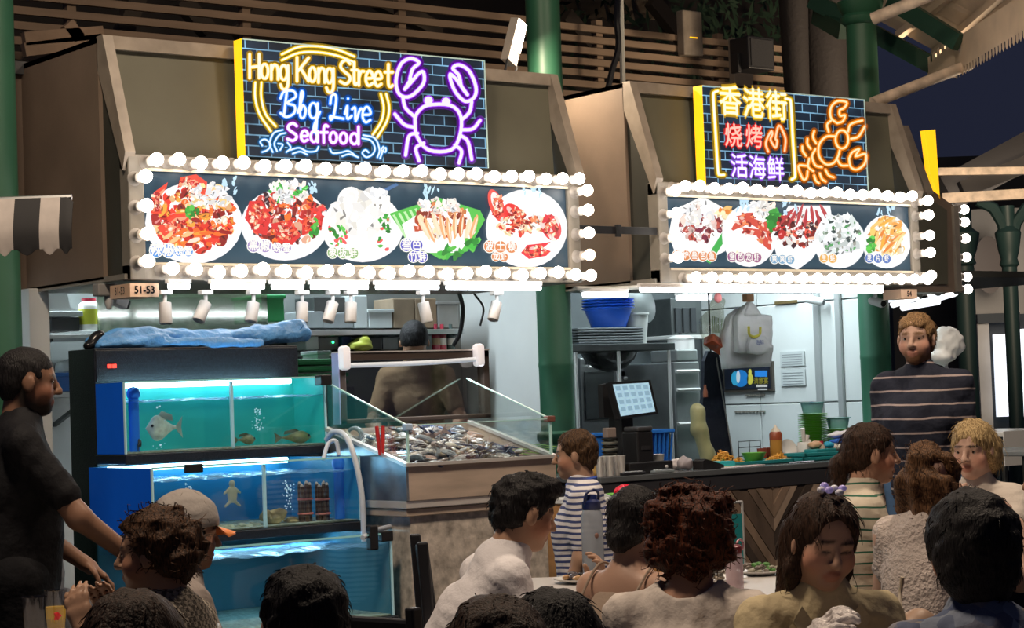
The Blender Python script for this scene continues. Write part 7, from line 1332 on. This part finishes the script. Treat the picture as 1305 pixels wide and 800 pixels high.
# heads along the bottom edge
person('diner with straight dark brown hair at the bottom left corner', 172, 842, 3.5, 4, .98, 6, skin=TAN, shirt=cloth('dark_top_a', (.03, .025, .025)), hair='lob', hm=hm_brn, h=.008, wide=0.138, eyes='none')
person('diner with short black hair below the bottom fish tank', 388, 800, 4.0, -16, 1.0, 6, skin=PALE, shirt=cloth('dark_top_b', (.02, .02, .025)), hair='back', hm=hm_blk, h=.008, eyes='none', hnoise=(.006, .004))
person('diner with dark brown hair at the bottom centre, leftmost of the two', 636, 856, 3.35, 2, 1.0, 6, skin=TAN, shirt=cloth('dark_top_c', (.03, .03, .035)), hair='back', hm=hm_brn, h=.008, eyes='none', hairscale=1.03)
person('diner with smooth black hair at the bottom centre, right one of the two', 708, 838, 3.6, 12, .97, 6, skin=ASIA, shirt=cloth('dark_top_d', (.02, .02, .02)), hair='bob', hm=hm_blk, h=.008, eyes='none')
# white shirt man, profile right
person('young man in white T-shirt bending over his food', 668, 655, 6.3, 74, 1.0, 24, hp=-16, hy=6, skin=TAN, shirt=cloth('white_tee', (.72, .69, .71)), sleeve=.72, wide=0.168, arms=[((-.0, .22, -.20), (.02, .36, -.10), (0, -1, .2), (.2, .3, 1)), ((.06, .10, -.28), (-.06, .30, -.20), (-1, 0, .2), (-.3, .6, .7))], hair='swept', hm=hm_blk, curl=.8, hnoise=(.005, .003))
# boy
by = person('small boy in blue and white striped T-shirt standing by the display', 733, 581, 7.9, -84, .82, 2, hy=0, hp=-3, skin=(.46, .28, .19), shirt=striped('boy_stripes', (.74, .72, .74), (.05, .07, .20), .0225, .42), sleeve=.8, wide=0.133, hair='short', hm=hm_boy, stand=True, h=.008, pants=cloth('navy_shorts', (.02, .03, .08)))
MB().tube([by['M']@Vector(by['NB']+by['up']*.004+np.array([.056*math.cos(a), .008+.056*math.sin(a), .006-.012*math.sin(a)])) for a in [k*math.pi/9 for k in range(19)]], .008, 6).build('neck_band', mat('blue_neck_band', (.03, .08, .40), .8), by['t'], True)
# strap-top woman
person('woman in beige strap top with dark hair tied back', 812, 668, 6.1, 40, .95, 10, hp=-8, skin=(.42, .26, .19), shirt=cloth('beige_top', (.30, .23, .18)), sleeve=0, wide=0.133, straps=True, hair='tied', hm=hm_blk, arms=[((-.07, .05, -.27), (.02, .28, -.30)), ((.07, .1, -.25), (0, .3, -.25))])
# curly auburn woman
person('woman with curly auburn hair and white top seen from behind', 884, 684, 5.5, 22, 1.02, 10, hp=-6, skin=(.44, .25, .17), shirt=cloth('white_blouse', (.62, .55, .50)), sleeve=.95, wide=0.168, hair='curly', hm=hm_red, h=.008, neckcut=-.3, eyes='none')
# cream shirt woman facing the camera
cw = person('woman in cream shirt looking down with a plastic glove on', 1050, 692, 5.15, 172, 1.0, 12, hp=-16, hy=4, hr=-5, skin=(.50, .30, .21), shirt=cloth('cream_shirt', (.58, .48, .30)), sleeve=1.75, wide=0.158, arms=[((-.05, .12, -.22), (.07, .30, -.12), (0, 0, -1), (.5, .8, -.1)), ((.09, .14, -.21), (-.03, .27, -.06), (-1, 0, 0), (-.35, .35, .6))], hair='lob', part=True, hm=hm_brn, h=.0075, eyes='closed', hands=(True, False), curl=.9, hnoise=(.004, .003))
t = cw['t']; W_, E_w = cw['J'][1][2], cw['J'][1][1]; g = SDF(.005); hand(g, W_, (-.35, .35, .6), (-1, .2, 0), 1.12, 1, .6); g.cap(W_-(W_-E_w)*.16, W_, .036, .034, .02).noise(.0025, 110, 3).noise(.0015, 220, 5); g.build('plastic_glove', mat('clear_glove', (.74, .68, .66), .22, bump=(45, .8, .02)), t)
q_ = cw['M']@Vector(cw['J'][0][2]+np.array([.05, .07, .0])); SDF(.006).ell(q_, (.05, .04, .025)).noise(.008, 70, 3).build('mussel_cluster', mat('dark_mussel', (.02, .018, .02), .3), None, label='dark shellfish held by the cream-shirted woman', cat='shellfish')
m_clip = mat('lilac_clip', (.45, .38, .75), .25, emit=.1, ecol=(.5, .4, .9)); hl = cw['hl']
tc_ = thing('hair_clip', 'sparkling lilac hair clip on the head of the cream-shirted woman', 'hair clip', tuple(cw['M']@Vector(hl((.0, -.01, .14)))))
for k in range(6): a = k*1.05; MB().ball(cw['M']@Vector(hl((.028*math.cos(a), .0+.02*math.sin(a), .140+.006*(k % 2)))), (.012, .010, .009), 8, 6).build('bead', m_clip if k % 2 else mat('white_bead', (.8, .8, .9), .2), tc_, True)
sh = cw['T']
for sx in (-1, 1): MB().poly([cw['M']@Vector(sh(p)) for p in ((sx*.015, .112, .40), (sx*.075, .085, .49), (sx*.10, .095, .455), (sx*.055, .128, .375))], cw['M'].to_3x3()@Vector((0, .008, .004))).build('collar', MATS['cloth_cream_shirt'], t)
# ponytail woman in green striped shirt, profile right
person('woman with ponytail in white and green striped shirt', 1110, 579, 7.5, 84, .98, 10, hp=-4, skin=(.44, .25, .17), shirt=striped('green_stripes', (.62, .55, .44), (.03, .13, .08), .040, .16), sleeve=.85, wide=0.138, arms=[((-.02, .18, -.20), (.02, .34, -.02)), ((.05, .15, -.26), (-.03, .30, -.05), (-1, 0, .2), (-.1, .1, 1))], hair='ponytail', hm=hm_brn, curl=.9)
# wavy-haired woman from behind
person('woman with wavy chestnut hair in white cable knit top', 1187, 610, 7.1, 34, .98, 8, skin=PALE, shirt=cloth('cable_knit', (.60, .52, .48), bump=(75, .9, .02)), sleeve=.45, wide=0.148, arms=[((-.07, .08, -.26), (0, .3, -.28)), ((.10, .22, -.17), (.02, .36, .0), (-1, 0, 0), (-.2, .2, 1))], hair='wavy', hm=hm_wav, eyes='none', curl=1.0)
# blonde
person('person with short blonde hair resting chin over clasped hands', 1240, 574, 8.0, -146, .98, 10, hy=0, hp=-8, skin=PALE, shirt=cloth('pale_vest', (.62, .56, .50)), sleeve=.35, wide=0.143, arms=[((-.06, .20, -.20), (.10, .26, -.035), (0, -1, 0), (.8, .1, .5)), ((.06, .20, -.20), (-.08, .26, -.02), (0, -1, 0), (-.8, .1, .5))], hair='pixie', hm=hm_blond, curl=.9, hairscale=.97, h=.008)
# black hair bottom right
person('diner with black hair in blue floral shirt at the bottom right', 1236, 704, 4.6, -8, 1.04, 8, skin=TAN, shirt=floral(), sleeve=.9, wide=0.158, hair='back', hm=hm_blk, h=.008, eyes='none', hairscale=1.16)
person('person in pink top cut off by the right picture edge', 1354, 610, 5.9, -80, 1.0, 10, skin=TAN, shirt=cloth('pink_top', (.52, .20, .20)), sleeve=.9, wide=0.158, hair='lob', hm=hm_brn, eyes='none')
# striped man standing
person('standing bearded man in navy T-shirt with pale stripes', 1168, 433, 9.1, -152, 1.0, 1, hy=2, hp=-2, skin=PALE, shirt=striped('navy_stripes', (.012, .016, .035), (.42, .34, .33), .062, .13), sleeve=.8, wide=0.173, arms=[((-.02, -.01, -.28), (-.05, .06, -.52)), ((.02, -.02, -.28), (.05, .06, -.52))], hair='blond', hm=hm_ginger, stand=True, h=.0075, beard=(.17, .085, .045), brow=(.18, .10, .05), pants=cloth('blue_jeans', (.10, .19, .34)), chest=1.1)
# staff member behind the display
person('staff member with black hair bending behind the display lid', 528, 437, 11.15, 176, .98, 18, hp=-52, skin=TAN, shirt=cloth('tan_shirt', (.30, .22, .15)), sleeve=.7, hair='crew', hm=hm_blk, stand=True, hairscale=1.05, arms=[((-.09, .12, -.25), (.02, .30, -.40)), ((.09, .12, -.25), (.0, .28, -.42))])
# ================================================================== tables, chairs and table things
def table(label, c, w, d, rz, z=.74, m=None):
    t = thing('dining_table', label, 'table', (c[0], c[1], 0), rz); M = wm(t); m = m or mat('pale_table_top', (.55, .52, .50), .3); L = lambda p: M@Vector(p)
    def bx(a, b, name, mm, r=.006): mb = MB().bbox(a, b, r); mb.v = [tuple(L(p)) for p in mb.v]; mb.build(name, mm, t)
    bx((-w/2, -d/2, z-.035), (w/2, d/2, z), 'top', m, .012); bx((-w/2+.01, -d/2+.01, z-.075), (w/2-.01, d/2-.01, z-.035), 'apron', m_cdark)
    for sx in (-1, 1):
        for sy in (-1, 1): bx((sx*(w/2-.06)-.02, sy*(d/2-.06)-.02, 0), (sx*(w/2-.06)+.02, sy*(d/2-.06)+.02, z-.07), 'leg', m_dsteel)
    return t
rzv = math.radians(-38)
tc = PZ(862, 757, .74); table('pale dining table with water bottles in the middle', tc, 1.05, 1.6, rzv)
tl = PD(70, 815, 5.9); table('dining table with glasses at the bottom left', (tl[0]-.15, tl[1]), 1.1, .9, rzv)
tr_ = PZ(1200, 705, .74); table('dining table between the ponytail woman and the blonde person', tr_, .9, .9, rzv)
tb = PD(1010, 860, 4.55); table('near dining table in front of the cream-shirted woman', tb, .9, .7, rzv, .70)
def at_table(px, py): q = PZ(px, py, .741); return Vector((q[0], q[1], .741))
# grey water bottle
q = at_table(757, 735); t = thing('water_bottle', 'tall clear grey water bottle with navy lid', 'bottle', tuple(q)); mg = mat('smoke_bottle', (.36, .40, .46), .15, alpha=.72)
MB().lathe([(.036, 0), (.040, .006), (.040, .215), (.034, .235), (.030, .245)], q, 22).build('body', mg, t, True); MB().lathe([(.0385, .005), (.0385, .125), (.001, .126)], q, 22).build('water', mat('bottle_water', (.40, .45, .50), .1, alpha=.6), t, True); MB().lathe([(.031, .24), (.034, .245), (.034, .27), (.022, .278), (.018, .295), (.001, .297)], q, 20).build('lid', mat('navy_lid', (.01, .02, .10), .35), t, True); MB().tube(cr([q+Vector((-.033, 0, .262)), q+Vector((-.03, -.01, .30)), q+Vector((.0, -.012, .312)), q+Vector((.028, -.008, .30)), q+Vector((.033, 0, .262))], 4), .005, 8).build('loop', MATS['navy_lid'], t, True); MB().ball(q+Vector((-.012, -.038, .15)), (.010, .004, .010), 10, 6).build('logo_dot', mat('brown_dot', (.2, .1, .08), .5), t, True)
q = at_table(937, 757); t = thing('water_bottle', 'short pinkish clear bottle with maroon lid and ring', 'bottle', tuple(q)); MB().lathe([(.026, 0), (.029, .005), (.029, .118), (.026, .128), (.024, .132)], q, 20).build('body', mat('pink_clear_bottle', (.62, .46, .50), .12, alpha=.68), t, True); MB().lathe([(.0255, .130), (.027, .134), (.027, .152), (.02, .158), (.001, .159)], q, 20).build('lid', mat('maroon_lid', (.16, .02, .03), .35), t, True); MB().tube([q+Vector((.03+.014*math.cos(a), 0, .155+.018*math.sin(a))) for a in [k*.63 for k in range(11)]], .004, 6).build('ring', mat('pink_ring', (.7, .35, .4), .4), t, True)
def plate(px, py, r, label, food, seed, n=24):
    q = at_table(px, py); MB().lathe([(.001, 0), (r*.6, .002), (r, .014), (r*1.02, .017), (r*.6, .008), (.001, .006)], q, 26).build('plate', m_cer, None, True, 'white plate '+label, 'plate'); random.seed(seed)
    mb = MB()
    for k in range(n): a, rr = random.random()*6.28, r*.7*math.sqrt(random.random()); mb.ball(q+Vector((rr*math.cos(a), rr*math.sin(a), .014+.02*random.random())), (random.uniform(.008, .02), random.uniform(.006, .014), .008), 7, 5, col=random.choice(food))
    mb.build('food_heap', mat('plated_food', (1, 1, 1), .4, vcol='col'), None, True, 'food heap '+label, 'food', kind='stuff')
plate(742, 742, .10, 'with black mussels before the grey bottle', [(.02, .02, .025), (.05, .04, .05), (.5, .3, .15)], 3); plate(915, 742, .10, 'with shells left of the pink bottle', [(.25, .2, .15), (.08, .07, .06), (.4, .35, .3)], 4); plate(968, 732, .09, 'with green garnish right of the pink bottle', [(.08, .22, .05), (.3, .28, .22), (.15, .12, .1)], 5)
q = at_table(918, 762); t = thing('tissue_sheet', 'crumpled tissue at the table corner', 'tissue', tuple(q)); SDF(.005).ell(q+Vector((0, 0, .008)), (.035, .02, .008)).noise(.003, 90, 3).build('paper', m_cer, t, M=Matrix()).matrix_local = wm(t).inverted()
q = at_table(1148, 697); MB().lathe([(.001, 0), (.07, .002), (.11, .014), (.112, .017), (.07, .008), (.001, .006)], q, 26).build('plate', m_cer, None, True, 'white plate by the elbow of the ponytail woman', 'plate')
q = at_table(1262, 690); MB().bbox((q.x-.09, q.y-.06, q.z), (q.x+.09, q.y+.06, q.z+.02), .006).build('yellow_tray', mat('yellow_tray', (.62, .40, .10), .4), None, label='small yellow tray on the right table', cat='tray')
q = at_table(1125, 716); t = thing('drink_glass', 'clear drinking glass below the ponytail woman', 'glass', tuple(q)); MB().lathe([(.028, 0), (.033, .11), (.031, .11), (.026, .006), (.001, .005)], q, 20).build('tumbler', mat('tumbler_glass', (.5, .52, .52), .08, alpha=.35), t, True)
# cups at bottom left
for i, (px, D, lab, c) in enumerate(((45, 5.9, 'clear plastic cup at the bottom left corner', None), (72, 6.1, 'beer glass with yellow drink and red star', (.75, .45, .04)))):
    q = Vector(PD(px, 815, D)); q.z = .741; t = thing('drinking_cup', lab, 'cup', tuple(q)); H_ = .13; MB().lathe([(.028, 0), (.036, H_), (.037, H_), (.034, H_-.002), (.026, .005), (.001, .004)], q, 22).build('cup', glass('cup_clear', (.82, .82, .84), .08, .1), t, True)
    if c: MB().lathe([(.025, .006), (.032, H_*.62), (.001, H_*.63)], q, 20).build('beer', mat('beer', c, .15, emit=.05), t, True); MB().ball(q+Vector((-.012, -.034, .055)), (.012, .004, .012), 10, 4, fn=lambda p: 1+.35*math.cos(5*math.atan2(p.z, p.x))).build('red_star', mat('red_star', (.7, .03, .03), .4), t)
# chairs
def chair(label, px, py, D, face, m, h=.88):
    q = PD(px, py, D); psi = math.radians(-38-face); t = thing('dining_chair', label, 'chair', (q[0], q[1], 0), psi); M = wm(t)
    def bx(a, b, name, r=.008, fn=None): mb = MB().bbox(a, b, r); mb.v = [tuple(M@Vector(fn(p) if fn else p)) for p in mb.v]; mb.build(name, m, t)
    bx((-.21, -.02, .42), (.21, .40, .46), 'seat', .015); tilt = lambda p: (p[0], p[1]-.10*max(0, p[2]-.5), p[2])
    bx((-.20, -.04, .58), (.20, -.015, h), 'backrest', .012, tilt)
    for sx in (-1, 1): bx((sx*.20-.015, -.05, .0), (sx*.20+.015, -.015, h+.03), 'back_post', .006, tilt); bx((sx*.18-.015, .36, 0), (sx*.18+.015, .39, .43), 'leg', .006)
m_chair = mat('black_chair', (.012, .012, .016), .5)
chair('black chair behind the young man in white', 566, 722, 6.5, 84, m_chair, .93); chair('black chair at the bottom under the display front', 478, 792, 5.2, 40, m_chair, .86)
# bag strap hanging from the chair of the floral-shirted diner
MB().tube(cr([PD(1150, 735, 5.6), PD(1147, 760, 5.6), PD(1148, 790, 5.5), PD(1152, 820, 5.5)], 5), .006, 8).build('bag_strap', mat('pale_strap', (.5, .42, .32), .6), None, True, 'pale bag strap hanging left of the floral-shirted diner', 'strap')
SDF(.008).ell(PD(1172, 800, 5.3), (.06, .05, .05)).noise(.004, 40, 2).build('handbag', mat('tan_leather', (.40, .26, .18), .5), None, label='tan handbag beside the floral-shirted diner', cat='handbag')

# ================================================================== fixtures for the lights set at the top; both lamp posts are added
def added_lamp_post(x, y, px_, py_, label):
    t = thing('added_lamp', label, 'street lamp', (px_, py_, 0)); z = 5.95
    MB().lathe([(.10, 0), (.10, .3), (.06, .4), (.045, z)], (px_, py_, 0), 14).build('post', m_dgreen, t, True); MB().tube([(px_, py_, z-.05), (x, y, z-.05)], .03, 8).build('arm', m_dgreen, t, True); MB().bbox((x-.34, y-.34, z-.12), (x+.34, y+.34, z-.06), .02).build('head', m_dgreen, t)
added_lamp_post(2.2, 5.0, .3, 5.4, 'street lamp left of the diners, outside the picture'); added_lamp_post(6.6, 4.7, 8.6, 3.0, 'street lamp right of the diners, outside the picture')
for x_, lab in ((5.4, 'ceiling batten lamp inside the seafood stall'), (9.0, 'ceiling batten lamp inside the grill stall')):
    t = thing('ceiling_batten', lab, 'lamp', (x_, 9.4, 2.78)); MB().bbox((x_-1.1, 9.32, 2.78), (x_+1.0, 9.48, 2.84), .006).build('housing', m_spot, t)
    for dx in (-.8, .7): MB().tube([(x_+dx, 9.4, 2.84), (x_+dx, 9.4, 3.02)], .008, 6).build('rod', m_rail, t)
